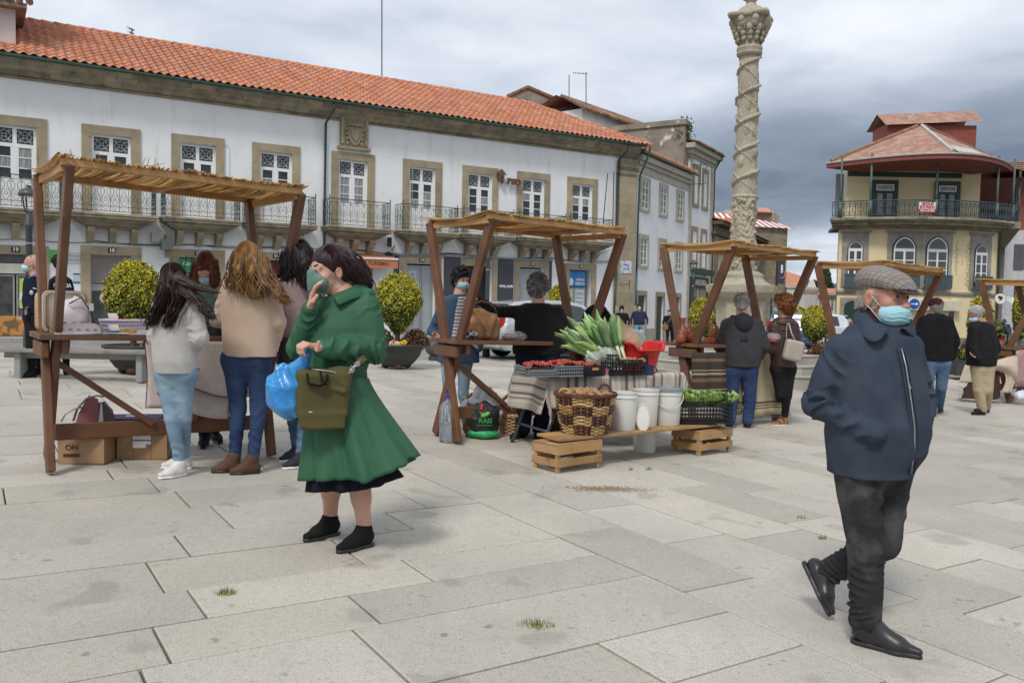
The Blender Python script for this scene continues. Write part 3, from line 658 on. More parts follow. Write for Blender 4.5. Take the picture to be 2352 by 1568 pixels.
mb=MB(); wins=[(.92,5.95,7.28),(3.27,5.95,7.28),(5.64,5.95,7.28),(.92,3.32,4.62),(3.27,3.32,4.62),(5.64,3.32,4.62)]; doors=[.92,3.27,5.64]
panel(mb,0.02,6.9,GZ-.2,8.35,-8,-.12,F2); wall_holes(mb,0.02,6.9,GZ-.2,8.35,[(d-.46,d+.46,GZ,1.92) for d in doors],-.12,0,F2); ob('wall',mb,plaster,b2)
oldpane=M('old_pane',(.30,.31,.27),.2,(.14,.15,.13),5,spec=.7)
for (s,a,b) in wins: simple_window(F2,b2,s,a,b,.82,2,4,.13,pmat=oldpane)
for s in doors:
 mb=MB(); panel(mb,s-.62,s+.62,1.922,2.14,-.1,.03,F2); panel(mb,s-.62,s-.465,GZ,1.918,-.1,.03,F2); panel(mb,s+.465,s+.62,GZ,1.918,-.1,.03,F2); ob('stone_surround',mb,stone,b2)
 mb=MB(); panel(mb,s-.45,s+.45,GZ,1.9,-.118,-.08,F2); d_=ob('doorway',mb,M('black_inside',(.012,.012,.014),.3),b2); mb=MB(); panel(mb,s-.43,s-.02,GZ+.02,1.88,-.08,-.05,F2); ob('door_leaf',mb,M('green_door',(.015,.05,.035),.5),d_)
mb=MB(); panel(mb,0.62+.92,3.27-.62,GZ,.35,.0,.02,F2); panel(mb,3.27+.62,5.64-.62,GZ,.35,.0,.02,F2); ob('plinth',mb,trim,b2,kind='stuff')
mb=MB()
for z0,z1,e in((7.55,7.62,.06),(7.9,8.1,.12),(8.1,8.35,.25)): panel(mb,.0,6.9,z0,z1,-.1,e,F2)
panel(mb,0,6.9,7.62,7.9,-.1,.03,F2); ob('cornice',mb,trim,b2)
mb=MB(); mb.tube([F2(-.2,.34,8.42),F2(7.4,.34,8.42)],.06,6); ob('gutter',mb,gutter_m,b2); mb=MB(); tile_row(mb,F2,-.1,7.2,.40,8.52,-2.2,9.25); ob('roof_tiles',mb,terra,b2,kind='stuff')
mb=MB(); mb.add([F2(-.1,.3,8.45),F2(7.,.3,8.45),F2(7.,-3,9.4),F2(-.1,-3,9.4)],[(0,1,2,3)]); ob('roof',mb,MATS['roof_underlay'],b2)
Fa=frame(Fv(21.0,-5.2,0),rad(50)); 
b5=thing('attic_house','white house rising behind the orange roof with round-topped windows and a mossy tiled mansard','building',Fa(0,0,0))
s0,z0=SZ(Fa,1335,330); s1,z1=SZ(Fa,1500,345); zt=SZ(Fa,1400,280)[1]; _,zb=SZ(Fa,1400,350)
mb=MB(); panel(mb,s0,s1+1,3,zt+.25,-4,0,Fa); ob('wall',mb,plaster,b5)
for px,py in((1424,308),(1466,325)):
 s,z=SZ(Fa,px,py); poly=[(-.42,-1.1),(.42,-1.1)]+[(.42*math.cos(a),.42*math.sin(a)) for a in np.linspace(0,PI,9)]
 mb=MB(); mb.prism([(x*1.3,y*1.12+.03) for x,y in poly],-.02,.05,lambda x,y,t:Fa(s+x,t,z+y)); ob('stone_surround',mb,trim,b5)
 mb=MB(); mb.prism(poly,.0,.06,lambda x,y,t:Fa(s+x,t,z+y)); wn_=ob('window',mb,glass,b5); mb=MB(); panel(mb,s-.03,s+.03,z-1.1,z+.05,.06,.08,Fa); panel(mb,s-.4,s+.4,z-.03,z+.04,.06,.081,Fa); panel(mb,s-.42,s-.36,z-1.1,z,.06,.08,Fa); panel(mb,s+.36,s+.42,z-1.1,z,.06,.08,Fa); ob('sash_bars',mb,white,wn_)
mossy=M('mossy_tile',(.36,.17,.10),.9,(.13,.10,.07),5,6,.35,.6,isl=.3,bs=30,bst=.4)
mb=MB(); 
for k in range(int((s1+1.6-s0)/.26)): s=s0-.3+.26*k; mb.tube([Fa(s,.45,zt+.12),Fa(s,-1.2,zt+1.05)],.085,6)
ob('roof_tiles',mb,mossy,b5,kind='stuff'); mb=MB(); mb.add([Fa(s0-.4,.45,zt+.08),Fa(s1+1.4,.45,zt+.08),Fa(s1+1.4,-1.5,zt+1.1),Fa(s0-.4,-1.5,zt+1.1),Fa(s1+1.4,-4,zt+.1),Fa(s0-.4,-4,zt+.1)],[(0,1,2,3),(3,2,4,5)]); ob('roof',mb,MATS['roof_underlay'],b5)
Fg=frame(at(1160,250,47),rad(8)); Fg.P.z=0
pts=[SZ(Fg,x,y) for x,y in((1140,330),(1165,225),(1212,203),(1350,262),(1440,305),(1560,345),(1560,460),(1140,460))]
b6=thing('derelict_gable','blank grey brown gable wall with flaking plaster above the far end of the roof','building',Fg(0,0,0))
peel=M('flaking_plaster',(.30,.265,.21),.95,(.20,.175,.14),1.2,7,spk=[(1.3,(.62,.60,.56),.63,.9),(6,(.12,.11,.09),.62,.5)],bs=9,bst=.5,bd=.03)
mb=MB(); mb.prism(pts,-6,0,lambda x,y,t:Fg(x,t,y)); ob('wall',mb,peel,b6)
mb=MB(); mb.tube([Fg(x,.0,y+.06) for x,y in pts[1:6]],.12,6); ob('coping',mb,mossy,b6)
s3,_=6.92,0
b3=thing('tall_corner_house','taller white and cream house with tall narrow windows and a dark shop sign','building',F2(9,0,GZ))
mb=MB(); panel(mb,6.93,10.85,GZ-.2,9.75,-7,.02,F2); ob('wall',mb,plaster,b3)
mb=MB(); panel(mb,6.93,7.25,GZ,9.6,.02,.10,F2); panel(mb,10.5,10.86,GZ,9.6,.02,.10,F2); ob('corner_strips',mb,trim,b3,kind='stuff')
mb=MB()
for z0,z1,e in((9.35,9.5,.12),(9.5,9.75,.25),(9.75,10.0,.45)): panel(mb,6.9-e,10.85+e,z0,z1,-7,e,F2)
ob('cornice',mb,trim,b3); mb=MB(); mb.add([F2(6.5,.6,10.0),F2(11.4,.6,10.0),F2(10,-3.5,11.1),F2(6.5,-3.5,11.1),F2(11.4,-7,10)],[(0,1,2,3),(1,4,2)]); ob('roof',mb,mossy,b3)
mb=MB(); tile_row(mb,F2,6.6,11.2,.6,10.03,-1.6,10.6); ob('roof_tiles',mb,mossy,b3,kind='stuff')
mb=MB(); panel(mb,6.2,6.95,8.6,11.2,-4.6,-.05,F2); panel(mb,6.1,7.0,10.9,11.1,-4.7,.05,F2); ob('weathered_gable',mb,peel,b3)
for s in(7.95,9.5):
 simple_window(F2,b3,s,7.0,8.85,.62,2,1,.2,smat=stone); w0=simple_window(F2,b3,s,3.62,5.55,.66,2,3,.2,smat=stone,pmat=curtain)
mb=MB(); panel(mb,7.4,10.3,2.45,3.08,.03,.14,F2); panel(mb,7.4,7.55,GZ,2.45,.03,.12,F2); panel(mb,10.15,10.3,GZ,2.45,.03,.12,F2); sg3=ob('shop_sign',mb,M('plum_board',(.045,.035,.04),.4),b3,label='dark board with pink and white shop lettering')
put_text('V',.42,F2(7.66,.145,2.77),F2.u,(0,0,1),M('pink_print',(.65,.12,.22),.5),'lettering',sg3,bold=.012); put_text('ANDUSKA',.42,F2(8.98,.145,2.77),F2.u,(0,0,1),wh,'lettering',sg3,w=1.9,bold=.012)
for s in(8.1,9.6): mb=MB(); panel(mb,s-.45,s+.45,GZ,2.0,.022,.04,F2); ob('doorway',mb,shopin,b3); mb=MB(); panel(mb,s-.6,s-.455,GZ,2.4,.022,.07,F2); panel(mb,s+.455,s+.6,GZ,2.4,.022,.07,F2); panel(mb,s-.6,s+.6,2.0,2.4,.022,.068,F2); ob('stone_surround',mb,stone,b3)
mb=MB(); panel(mb,7.5,10.4,3.2,3.5,.15,.45,F2); bxp=ob('flower_box',mb,M('green_box',(.02,.06,.045),.5),b3)
mb=MB(); mb.tube([F2(10.9,.5,9.9),F2(10.9,.1,9.2),F2(10.9,.12,0)],.05,6); ob('downpipe',mb,M('dark_pipe',(.02,.03,.03),.4),b3)
mb=MB(); mb.tube([F2(7.0,.1,8.9),F2(7.0,.9,8.9),F2(7.0,.9,7.9),F2(7.0,.1,7.9)],.02,4); mb.tube([F2(7.0,.6,9.1),F2(7.0,.6,7.8)],.02,4); ob('iron_bracket',mb,black,b3)
def leaves(n,fn,size,mat,name,parent,label=None,kind=None,flat=.5,asp=2.0):
 V_=[];F_=[]
 P_=np.array([fn() for _ in range(n)]).reshape(n,-1); pos=P_[:,:3]; nor=P_[:,3:6] if P_.shape[1]>=6 else rng.normal(size=(n,3))
 nor=nor/(np.linalg.norm(nor,axis=1)[:,None]+1e-9)+rng.normal(size=(n,3))*flat; nor/=np.linalg.norm(nor,axis=1)[:,None]
 a=np.cross(nor,rng.normal(size=(n,3))); a/=np.linalg.norm(a,axis=1)[:,None]; b=np.cross(nor,a); s=size*(.6+.8*rng.random((n,1)))
 q=np.stack([pos-a*s*asp/2,pos+b*s/2+nor*s*.15,pos+a*s*asp/2,pos-b*s/2+nor*s*.15],1).reshape(-1,3)
 mb=MB(); mb.v=[q]; mb.n=4*n; mb.f=[(4*i,4*i+1,4*i+2,4*i+3) for i in range(n)]
 return ob(name,mb,mat,parent,label=label,kind=kind)
weedm=M('weed_green',(.06,.12,.03),.8,(.12,.15,.05),6,isl=.4)
pw=at(1567,318,44); t_=thing('roof_weed','small green bush growing on top of the tall house cornice','plant',tuple(pw))
leaves(500,lambda:(pw.x+random.gauss(0,.22),pw.y+random.gauss(0,.2),pw.z+.25+random.gauss(0,.3)),.10,weedm,'foliage',t_); mb=MB()
for k in range(6): mb.tube([tuple(pw-Vector((0,0,.5))),tuple(pw+Vector((random.uniform(-.4,.4),0,.6)))],.015,4)
ob('stem',mb,M('bark',(.10,.07,.05),.9),t_)
Fs=frame(F2(10.95,.2,0),rad(63.6)); b4=thing('stone_building','brown stone building with white balcony windows down the street behind the column','building',Fs(5,0,GZ))
mb=MB(); panel(mb,0,25,GZ,6.15,-8,0,Fs); ob('wall',mb,stone_d,b4); mb=MB()
for z0,z1,e in((5.6,5.75,.15),(6.15,6.35,.5)): panel(mb,-.3,25.3,z0,z1,-8.2,e,Fs)
mb.add([Fs(-.3,.6,6.36),Fs(25.4,.6,6.36),Fs(25.4,-4,7.4),Fs(-.3,-4,7.4)],[(0,1,2,3)]); ob('eaves',mb,M('dark_eaves',(.12,.09,.07),.8),b4,kind='stuff')
for k in range(8):
 s=2+3*k; simple_window(Fs,b4,s,2.6,4.6,1.2,2,3,.3,pmat=oldpane,smat=trim)
 mb=MB(); panel(mb,s-1.1,s+1.1,2.3,2.45,0,.6,Fs); panel(mb,s-1.1,s+1.1,3.2,3.24,.55,.6,Fs)
 for j in range(12): panel(mb,s-1.1+.2*j,s-1.08+.2*j,2.45,3.2,.56,.59,Fs)
 ob('balcony',mb,blackf,b4)
stripe_m=M('striped_sheet',(.45,.10,.07),.6,(.38,.10,.07),3); Fr=frame(at(1622,600,60),rad(5)); Fr.P.z=0
b7=thing('striped_roof_house','house with a red and white striped sheet roof left of the carved column','building',Fr(0,0,0))
def zz_(y,D,x=1700): return at(x,y,D).z
mb=MB(); panel(mb,-1,6,-.3,zz_(520,60),-5,0,Fr); ob('wall',mb,stone_d,b7)
zl,zh=zz_(514,60),zz_(470,60)
for k in range(30):
 mb=MB(); mb.add([Fr(-1+.25*k,.3,zl-.03*k*.3),Fr(-1+.25*(k+1)-.03,.3,zl-.03*k*.3),Fr(-1+.25*(k+1)-.03,-2.2,zh-.035*k),Fr(-1+.25*k,-2.2,zh-.035*k)],[(0,1,2,3)]); ob('roof_sheet',mb,stripe_m if k%2 else white,b7)
mb=MB(); tile_row(mb,Fr,-1,2.2,1.6,zz_(515,60)-.1,.2,zz_(503,60),.3,.1); ob('roof_tiles',mb,terra,b7,kind='stuff')
b8=thing('pink_tower','pale pink square tower house with small dark windows and a red hipped roof','building',tuple(at(1750,620,75)))
pk=M('pale_pink_render',(.66,.52,.43),.9,(.60,.48,.40),2); Fp=frame(at(1738,600,74),rad(0)); Fp.P.z=0; Fq=frame(at(1772,600,74),rad(66)); Fq.P.z=0
mb=MB(); zt=zz_(484,74,1750); panel(mb,-3,at(1772,600,74).x-at(1738,600,74).x,-.3,zt,-5,0,Fp); panel(mb,-.01,5,-.3,zt,-3,0.01,Fq); ob('wall',mb,pk,b8)
a=at(1730,476,73);mb=MB(); e=at(1775,488,73.5); mb.add([tuple(at(1715,484,73)),tuple(at(1772,486,73)),tuple(at(1789,504,80)),tuple(at(1765,478,80)),tuple(at(1715,474,80)),tuple(at(1715,487,73)),tuple(at(1772,489,73)),tuple(at(1789,507,80))],[(0,1,3,4),(1,2,3),(0,5,6,1),(1,6,7,2)]); ob('roof',mb,terra,b8)
for k in range(4):
 s=.8+1.1*k; mb=MB(); panel(mb,s-.22,s+.22,zt-2.6,zt-1.0,.012,.04,Fq); ob('window',mb,glass,b8)
bp=at(1795,600,40); t_=thing('street_banner','tall dark vertical banner with a white letter i hanging at the street corner','sign',tuple(bp))
mb=MB(); h0,h1=at(1795,652,40).z,at(1795,598,40).z; w0=at(1789,600,40).x; w1=at(1803,600,40).x
mb.box(((w0+w1)/2,40,(h0+h1)/2),(w1-w0,.06,h1-h0)); ob('board',mb,M('banner_navy',(.03,.045,.065),.5),t_)
put_text('i',.55,((w0+w1)/2,39.96,(h0+h1)/2+.15),(1,0,0),(0,0,1),wh,'lettering',t_,bold=.02); mb=MB(); mb.tube([((w0+w1)/2+.14*math.cos(a),39.95,(h0+h1)/2-.1+.2*math.sin(a)) for a in np.linspace(-2.2,1.6,12)],.02,4); ob('ring_mark',mb,MATS['pink_print'],t_); mb=MB(); mb.box((w0-.06,40.05,(h0+h1)/2-.8),(.08,.08,h1-h0+2.6)); ob('post',mb,black,t_)
def far_house(x0,x1,yt,D,col,name_lab,roof=None,nw=5,depth=8,pedi=None,rows=2):
 a=at(x0,yt,D); b=at(x1,yt,D); t_=thing('far_house',name_lab,'building',((a.x+b.x)/2,D,-.3)); g=-.6
 mb=MB(); mb.box(((a.x+b.x)/2,D+depth/2,(a.z+g)/2),(b.x-a.x,depth,a.z-g)); 
 if pedi: mb.prism([tuple((at(x,y,D).x,at(x,y,D).z)) for x,y in pedi],D-.05,D+.4,lambda x,y,t:(x,t,y))
 ob('wall',mb,col,t_)
 W_=b.x-a.x; hh=(a.z-g)/rows
 for r in range(rows):
  for k in range(nw):
   x=a.x+W_*(k+.5)/nw; mb=MB(); mb.box((x,D-.03,g+hh*(r+.5)),(W_/nw*.42,.1,hh*.62)); ob('window',mb,M('far_window',(.20,.20,.19),.4),t_)
 mb=MB(); mb.box(((a.x+b.x)/2,D-.1,a.z+.05),(W_+.3,.5,.25)); ob('cornice',mb,trim,t_)
 if roof:
  mb=MB(); mb.add([(at(x,y,d).x,d,at(x,y,d).z) for x,y,d in roof],[tuple(range(len(roof)))]); ob('roof',mb,M('far_terracotta',(.55,.24,.14),.9,(.45,.18,.10),1.5,bs=4,bst=.5,bd=.1),t_)
fw_=M('far_white',(.74,.74,.72),.9,(.66,.66,.64),.6)
far_house(1803,1862,659,92,fw_,'distant white house under a broad pink-orange roof by the banner',[(1800,662,91.9),(1860,668,91.9),(1843,634,104),(1803,622,104)],5)
far_house(1846,1886,664,84,fw_,'distant white house with a small pediment in the side street',None,6,pedi=[(1846,664),(1856,664),(1864,642),(1868,641),(1876,664),(1886,664)])
far_house(1880,1935,676,80,M('far_blush',(.66,.55,.48),.9,(.72,.70,.66),.8),'distant blush coloured house with a low pink roof beside the yellow house',[(1878,678,79.9),(1940,678,79.9),(1940,662,90),(1886,662,90)],6)
DY=56.; YX0=at(1927.7,700,DY).x+.25; YW=10.9
def YM(s,o,z,sag=1.1):
 a=(s-YW/2)/(YW/2); y=DY+1.1-sag*(1-min(a*a,1.3)); nx=sag*2*a/(YW/2)*o*.6
 return (YX0+s+nx,y-o,z)
yel=M('yellow_render',(.78,.65,.40),.9,(.70,.58,.36),1.3,7.,bs=14,bst=.2,bd=.01,spk=[(2.2,(.70,.58,.36),.62,.6),(5.,(.40,.34,.22),.72,.5)])
yst=M('grey_stone_trim',(.36,.33,.28),.9,(.26,.24,.2),3,isl=.08,bs=20,bst=.3,spk=[(2,(.16,.15,.13),.66,.5)])
redp=M('oxide_red_paint',(.24,.065,.045),.7,(.19,.05,.04),2)
ysheet=M('faded_red_sheet',(.44,.27,.20),.8,(.33,.17,.12),1.4,6.,.35,.6,spk=[(2.6,(.52,.38,.30),.56,.45)],wave=(7.,.3,'X',1.),bst=.5,bd=.03)
yh=thing('yellow_corner_house','yellow corner house with pointed arch windows, rounded balcony and red sheet roof','building',YM(5.4,0,-.2))
def Fy(s,o,z): return YM(s,o,z)
NS=16
def ystrip(mb,s0,s1,z0,z1,o0,o1,n=NS,F=None):
 F=F or Fy
 for k in range(n): panel(mb,s0+(s1-s0)*k/n,s0+(s1-s0)*(k+1)/n,z0,z1,o0,o1,F)
mb=MB(); ystrip(mb,0,YW,-.4,7.05,-.5,0); ob('wall',mb,yel,yh)
mb=MB(); panel(mb,.7,YW-.9,7.05,11.3,-1.3,-.9,lambda s,o,z:YM(s,o,z,.2)); panel(mb,3.5,YW-.9,7.05,11.3,-5,-1.3,lambda s,o,z:YM(s,o,z,.2)); ob('upper_wall',mb,yel,yh)
mb=MB(); panel(mb,.72,YW-.88,10.75,11.05,-.9,-.8,lambda s,o,z:YM(s,o,z,.2)); ob('dark_band',mb,M('bottle_green_paint',(.012,.045,.035),.5),yh)
mb=MB(); panel(mb,.15,.7,7.1,11,-1.6,-1.5,lambda s,o,z:YM(s,o,z,.2)); ob('grey_side_wall',mb,M('grey_render',(.25,.26,.29),.9),yh)
F9=lambda s,o,z:YM(s,o,z,.2)
grn=MATS['bottle_green_paint']
for s in(3.3,7.67):
 mb=MB(); 
 for a,b,p,q in((s-.88,s+.88,10.25,10.5),(s-.88,s-.66,7.7,10.25),(s+.66,s+.88,7.7,10.25),(s-.66,s+.66,9.62,9.74),(s-.1,s+.1,7.7,9.62),(s-.66,s-.56,7.7,9.62),(s+.56,s+.66,7.7,9.62),(s-.56,s-.1,7.7,8.1),(s+.1,s+.56,7.7,8.1)): panel(mb,a,b,p,q,-.88,-.76,F9)
 d_=ob('balcony_door',mb,grn,yh); mb=MB()
 for a,b in((s-.56,s-.1),(s+.1,s+.56)):
  for z in(8.1,8.61,9.12): panel(mb,a+.02,b-.02,z+.02,z+.48,-.86,-.84,F9)
 ob('pane',mb,M('dusty_pane',(.33,.32,.28),.25,(.20,.20,.18),3),d_,kind='stuff'); mb=MB(); panel(mb,s-.62,s+.62,9.78,10.2,-.86,-.83,F9); ob('transom_pane',mb,MATS['dusty_pane'],d_)
 mb=MB(); 
 for a,b,p,q in((s-.62,s+.62,10.14,10.2),(s-.62,s+.62,9.78,9.84),(s-.62,s-.56,9.84,10.14),(s+.56,s+.62,9.84,10.14)): panel(mb,a,b,p,q,-.83,-.80,F9)
 ob('transom_frame',mb,white,d_)
def FB(s,o,z): return YM(s,o,z,2.0)
mb=MB()
for (z0,z1,e) in((7.50,7.66,1.0),(7.38,7.50,.85),(7.2,7.38,.6),(7.0,7.2,.25)): ystrip(mb,-.3-e*.2,YW+.2+e*.2,z0,z1,-3,e,18,lambda s,o,z:YM(s,o,z,1.1+.7*(e>.5)))
ob('balcony_slab',mb,stone_d,yh)
greyir=M('blue_grey_iron',(.07,.10,.12),.5)
mb=MB(); nn=40
for k in range(nn+1):
 s=-.4+(YW+.8)*k/nn; p=lambda z,ds=0:YM(s+ds,.85,z,1.8)
 mb.tube([p(7.66),p(8.75)],.022,4)
 if k<nn:
  w2=(YW+.8)/nn; mb.tube([p(7.85,w2*t) [0:2]+(8.2+.42*math.sin(t*2*PI),) for t in np.linspace(0,1,7)],.016,3,cap=False); mb.tube([p(7.85,w2*t)[0:2]+(8.2-.42*math.sin(t*2*PI),) for t in np.linspace(0,1,7)],.016,3,cap=False)
for z,r in((8.75,.04),(8.6,.02),(7.8,.025)): mb.tube([YM(-.4+(YW+.8)*k/16,.85,z,1.8) for k in range(17)],r,4)
ob('balcony_railing',mb,greyir,yh)
for s in(.0,1.55,5.25,9.58,11.1):
 mb=MB(); p=YM(s,.80,0,1.8); mb.tube([(p[0],p[1],7.66),(p[0],p[1],11.9)],.075,8); mb.tube([(p[0],p[1],7.66),(p[0],p[1],8.75)],.12,8); ob('post',mb,M('worn_green_post',(.10,.15,.12),.6,(.06,.08,.08),4),yh,smooth=True)
def arch(w_,h,k=9,pt=1.25):
 r=w_*pt; L_=[(-w_,-h),(w_,-h)]; R_=[]
 cx=w_-r*1.0
 amax=math.acos(max(-1,min(1,(0-cx)/r)))
 right=[(cx+r*math.cos(a),r*math.sin(a)) for a in np.linspace(0,amax,k)]
 left=[(-x,y) for x,y in right[::-1]][1:]
 return L_+right+left
for (s,w_,z1) in((.99,.42,5.62),(4.01,.68,5.62),(6.2,.70,5.62),(9.5,.48,5.5)):
 mb=MB(); panel(mb,s-w_-.38,s+w_+.38,3.0,6.75,0,.06,Fy); panel(mb,s-w_-.5,s+w_+.5,6.75,6.88,0,.16,Fy); ob('stone_surround',mb,yst,yh)
 mb=MB(); mb.prism([(x*1.14,y*1.1) for x,y in arch(w_,2.0)],.06,.09,lambda x,y,t:YM(s+x,t,z1+y)); wn_=ob('window',mb,blackf,yh)
 mb=MB(); mb.prism(arch(w_,2.0),.09,.11,lambda x,y,t:YM(s+x,t,z1+y)); ob('window_frame',mb,white,wn_)
 mb=MB(); mb.prism([(x*.86,y*.82+.06) for x,y in arch(w_,0.0)[2:]],.11,.12,lambda x,y,t:YM(s+x,t,z1+y)); ob('arch_pane',mb,glass,wn_)
 for sx in(-1,1):
  for z in(0,1,2):
   mb=MB(); x0=sx*.07 ; x1=sx*(w_-.08); panel(mb,s+min(x0,x1),s+max(x0,x1),z1-1.92+z*.62,z1-1.38+z*.62,.11,.12,Fy); ob('pane',mb,glass,wn_)
 mb=MB(); x0,x1=s-w_-.22,s+w_+.22; panel(mb,x0,x1,3.0,3.08,.06,.45,Fy)
 panel(mb,x0,x1,3.85,3.93,.40,.46,Fy); panel(mb,x0,x1,3.1,3.16,.41,.45,Fy)
 for j in range(9): panel(mb,x0+(x1-x0-.03)*j/8,x0+(x1-x0-.03)*j/8+.035,3.1,3.9,.41,.45,Fy)
 panel(mb,x0+.03,x1-.03,3.16,3.85,.42,.43,Fy); ob('small_balcony',mb,greyir,yh)
mb=MB(); ystrip(mb,-.1,YW+.1,2.66,2.82,-.1,.14,12); ystrip(mb,-.05,YW+.05,2.55,2.66,-.1,.08,12); ob('string_course',mb,yst,yh)
for s,w_ in((1.0,.55),(9.7,.62)):
 mb=MB(); panel(mb,s-w_-.25,s+w_+.25,-.4,2.3,0,.05,Fy); ob('stone_surround',mb,yst,yh); mb=MB(); mb.prism([(-w_,-2.2),(w_,-2.2)]+[(w_*math.cos(a),.4*math.sin(a)) for a in np.linspace(0,PI,9)],.05,.08,lambda x,y,t:YM(s+x,t,1.7+y)); ob('doorway',mb,M('dark_green_door',(.015,.04,.03),.4),yh)
mb=MB(); panel(mb,3.2,7.6,-.4,1.5,0,.05,Fy); ob('shop_window',mb,shopin,yh); mb=MB(); panel(mb,3.0,7.8,1.55,2.2,0.05,.5,Fy); sn=ob('shop_fascia',mb,M('cream_board',(.62,.58,.44),.6),yh); put_text('HO        RO',.4,YM(5.1,.55,1.78),(1,0,0),(0,0,1),M('brown_ink',(.12,.09,.06),.6),'lettering',sn,w=2.4)
mb=MB(); panel(mb,3.6,4.6,-.2,1.2,.05,.07,Fy); ob('poster',mb,M('lilac_poster',(.55,.52,.60),.6,(.3,.25,.4),5),yh)
for (s,z0,z1,w_) in((7.62,4.0,6.2,.28),(8.5,3.1,6.25,.34),(8.05,4.6,5.0,.15)):
 n=int((z1-z0)*9); pts=[YM(s+w_*.5*math.sin(k*1.9)*(.6+.4*hsh(k)),.012,z1-(z1-z0)*k/n+.12*math.sin(k*2.7)) for k in range(n)]; mb=MB(); mb.tube(pts,.016,3); ob('graffiti',mb,M('faded_scrawl',(.36,.33,.20),.9),yh)
p=YM(4.8,.95,0,1.8); mb=MB(); mb.box((p[0]-.15,p[1],8.37),(1.08,.03,.44)); sb=ob('sale_board',mb,wh,yh,label='white and red for-sale board on the balcony'); mb=MB(); mb.box((p[0]-.15,p[1]-.0,8.03),(1.08,.031,.22)); ob('red_strip',mb,M('sign_red',(.55,.02,.03),.5),sb)
put_text('VENDE-SE',.24,(p[0]-.15,p[1]-.03,8.48),(1,0,0),(0,0,1),MATS['sign_red'],'lettering',sb,w=.8,bold=.008); put_text('ESTE PRÉDIO',.24,(p[0]-.15,p[1]-.03,8.27),(1,0,0),(0,0,1),MATS['sign_red'],'lettering',sb,w=.98,bold=.008); put_text('TRATA O PRÓPRIO',.16,(p[0]-.15,p[1]-.03,8.03),(1,0,0),(0,0,1),wh,'lettering',sb,w=.95,bold=.006)
YR=Vector(YM(YW,0,0)); Ff=frame((YR.x,YR.y,0),rad(62)); mb=MB(); panel(mb,0.0,34,-.4,7.05,-6,0,Ff); ob('side_wall',mb,yel,yh); mb=MB(); panel(mb,-.4,34,7.05,11.2,-6,-1.2,Ff); ob('upper_side_wall',mb,yel,yh)
mb=MB(); panel(mb,-.4,34,7.2,7.66,-1.3,1.3,Ff); panel(mb,-.2,34,7.0,7.2,-.5,.6,Ff); ob('side_balcony_slab',mb,stone_d,yh)
mb=MB(); panel(mb,0,34,8.7,8.78,1.2,1.26,Ff)
for k in range(70): panel(mb,.5*k,.5*k+.04,7.66,8.72,1.21,1.25,Ff)
ob('side_railing',mb,greyir,yh)
for k in range(9): simple_window(Ff,yh,2.2+3.6*k,3.0,5.9,1.0,2,4,.3,smat=yst); simple_window(Ff,yh,2.2+3.6*k,-.2,2.0,1.1,2,1,.25,smat=yst,pmat=shopin)
for k in range(8):
 mb=MB(); mb.tube([Ff(1+4*k,1.2,7.66),Ff(1+4*k,1.2,11.3)],.08,6); ob('post',mb,MATS['worn_green_post'],yh)
 mb=MB(); panel(mb,1.6+3.6*k,2.8+3.6*k,7.7,10.2,-1.2,-1.12,Ff); ob('side_door',mb,grn,yh)
mb=MB(); mb.tube([Ff(-.1,.15,z) for z in(6.9,3,0)],.07,6); ob('downpipe',mb,blackf,yh)
apex=at((2060+825*.2934)/1.0884,(260+185*.2934)/1.0884,DY+2.5); mb=MB(); ring=[]
zE=at((2060+800*.2934)/1.0884,(260+425*.2934)/1.0884,DY-2.6).z
def EV(t,sag,ex,dz=0): # eave
 a=-1+2*t; x=YX0+YW/2+a*(YW/2+ex)+.15; y=DY+1.7-sag*(1-abs(a)**1.9); return (x,y,zE+dz)
nseg=24
for k in range(nseg+1): ring.append(EV(k/nseg,4.6,1.0))
n0=len(ring); mb.add(ring+[tuple(apex)],[(k,k+1,n0) for k in range(nseg)]); ob('roof',mb,ysheet,yh)
mb=MB(); r0_=[EV(k/nseg,4.6,1.0,.0) for k in range(nseg+1)]; r1_=[EV(k/nseg,4.6,1.0,-.30) for k in range(nseg+1)]; r2_=[EV(k/nseg,1.2,-1.6,-.55) for k in range(nseg+1)]
mb.add(r0_+r1_+r2_,[(k,k+1,n0+k+1,n0+k) for k in range(nseg)]+[(n0+k,n0+k+1,2*n0+k+1,2*n0+k) for k in range(nseg)]); ob('eave_boards',mb,redp,yh)
mb=MB(); mb.tube([EV(k/nseg,4.65,1.02,.02) for k in range(nseg+1)],.06,5); ob('eave_edge',mb,M('pale_lead',(.45,.44,.42),.6),yh)
for t0 in(.0,.5,1.0):
 e=Vector(EV(t0,4.6,1.0)); mb=MB(); mb.tube([tuple(e+(apex-e)*q+Vector((0,0,.08))) for q in(.05,.5,.97)],.12,6); ob('hip_ridge',mb,M('pale_patch',(.52,.50,.46),.8) if t0==.5 else mossy,yh)
e=[Vector(EV(t,4.6,1.0)) for t in(.52,.66)]; mb=MB(); q=lambda v,f:tuple(v+(apex-v)*f+Vector((0,0,.10))); mb.add([q(e[0],.02),q(e[1],.02),q(e[1],.16),q(e[0],.24)],[(0,1,2,3)]); ob('roof_patch',mb,MATS['pale_patch'],yh)
mb=MB(); mb.add([EV(1,4.6,1.0),tuple(apex),Ff(34,-5,zE+1.5),Ff(34,1.8,zE-.4),Ff(1,1.9,zE-.4)],[(0,1,2,3,4)]); mb.add([Ff(.4,1.9,zE-.42),Ff(34,1.8,zE-.42),Ff(34,1.8,zE-.75),Ff(.4,1.9,zE-.75),Ff(34,-1.3,zE-.8),Ff(.4,-1.3,zE-.8)],[(0,1,2,3),(3,2,4,5)]); ob('side_roof',mb,redp,yh)
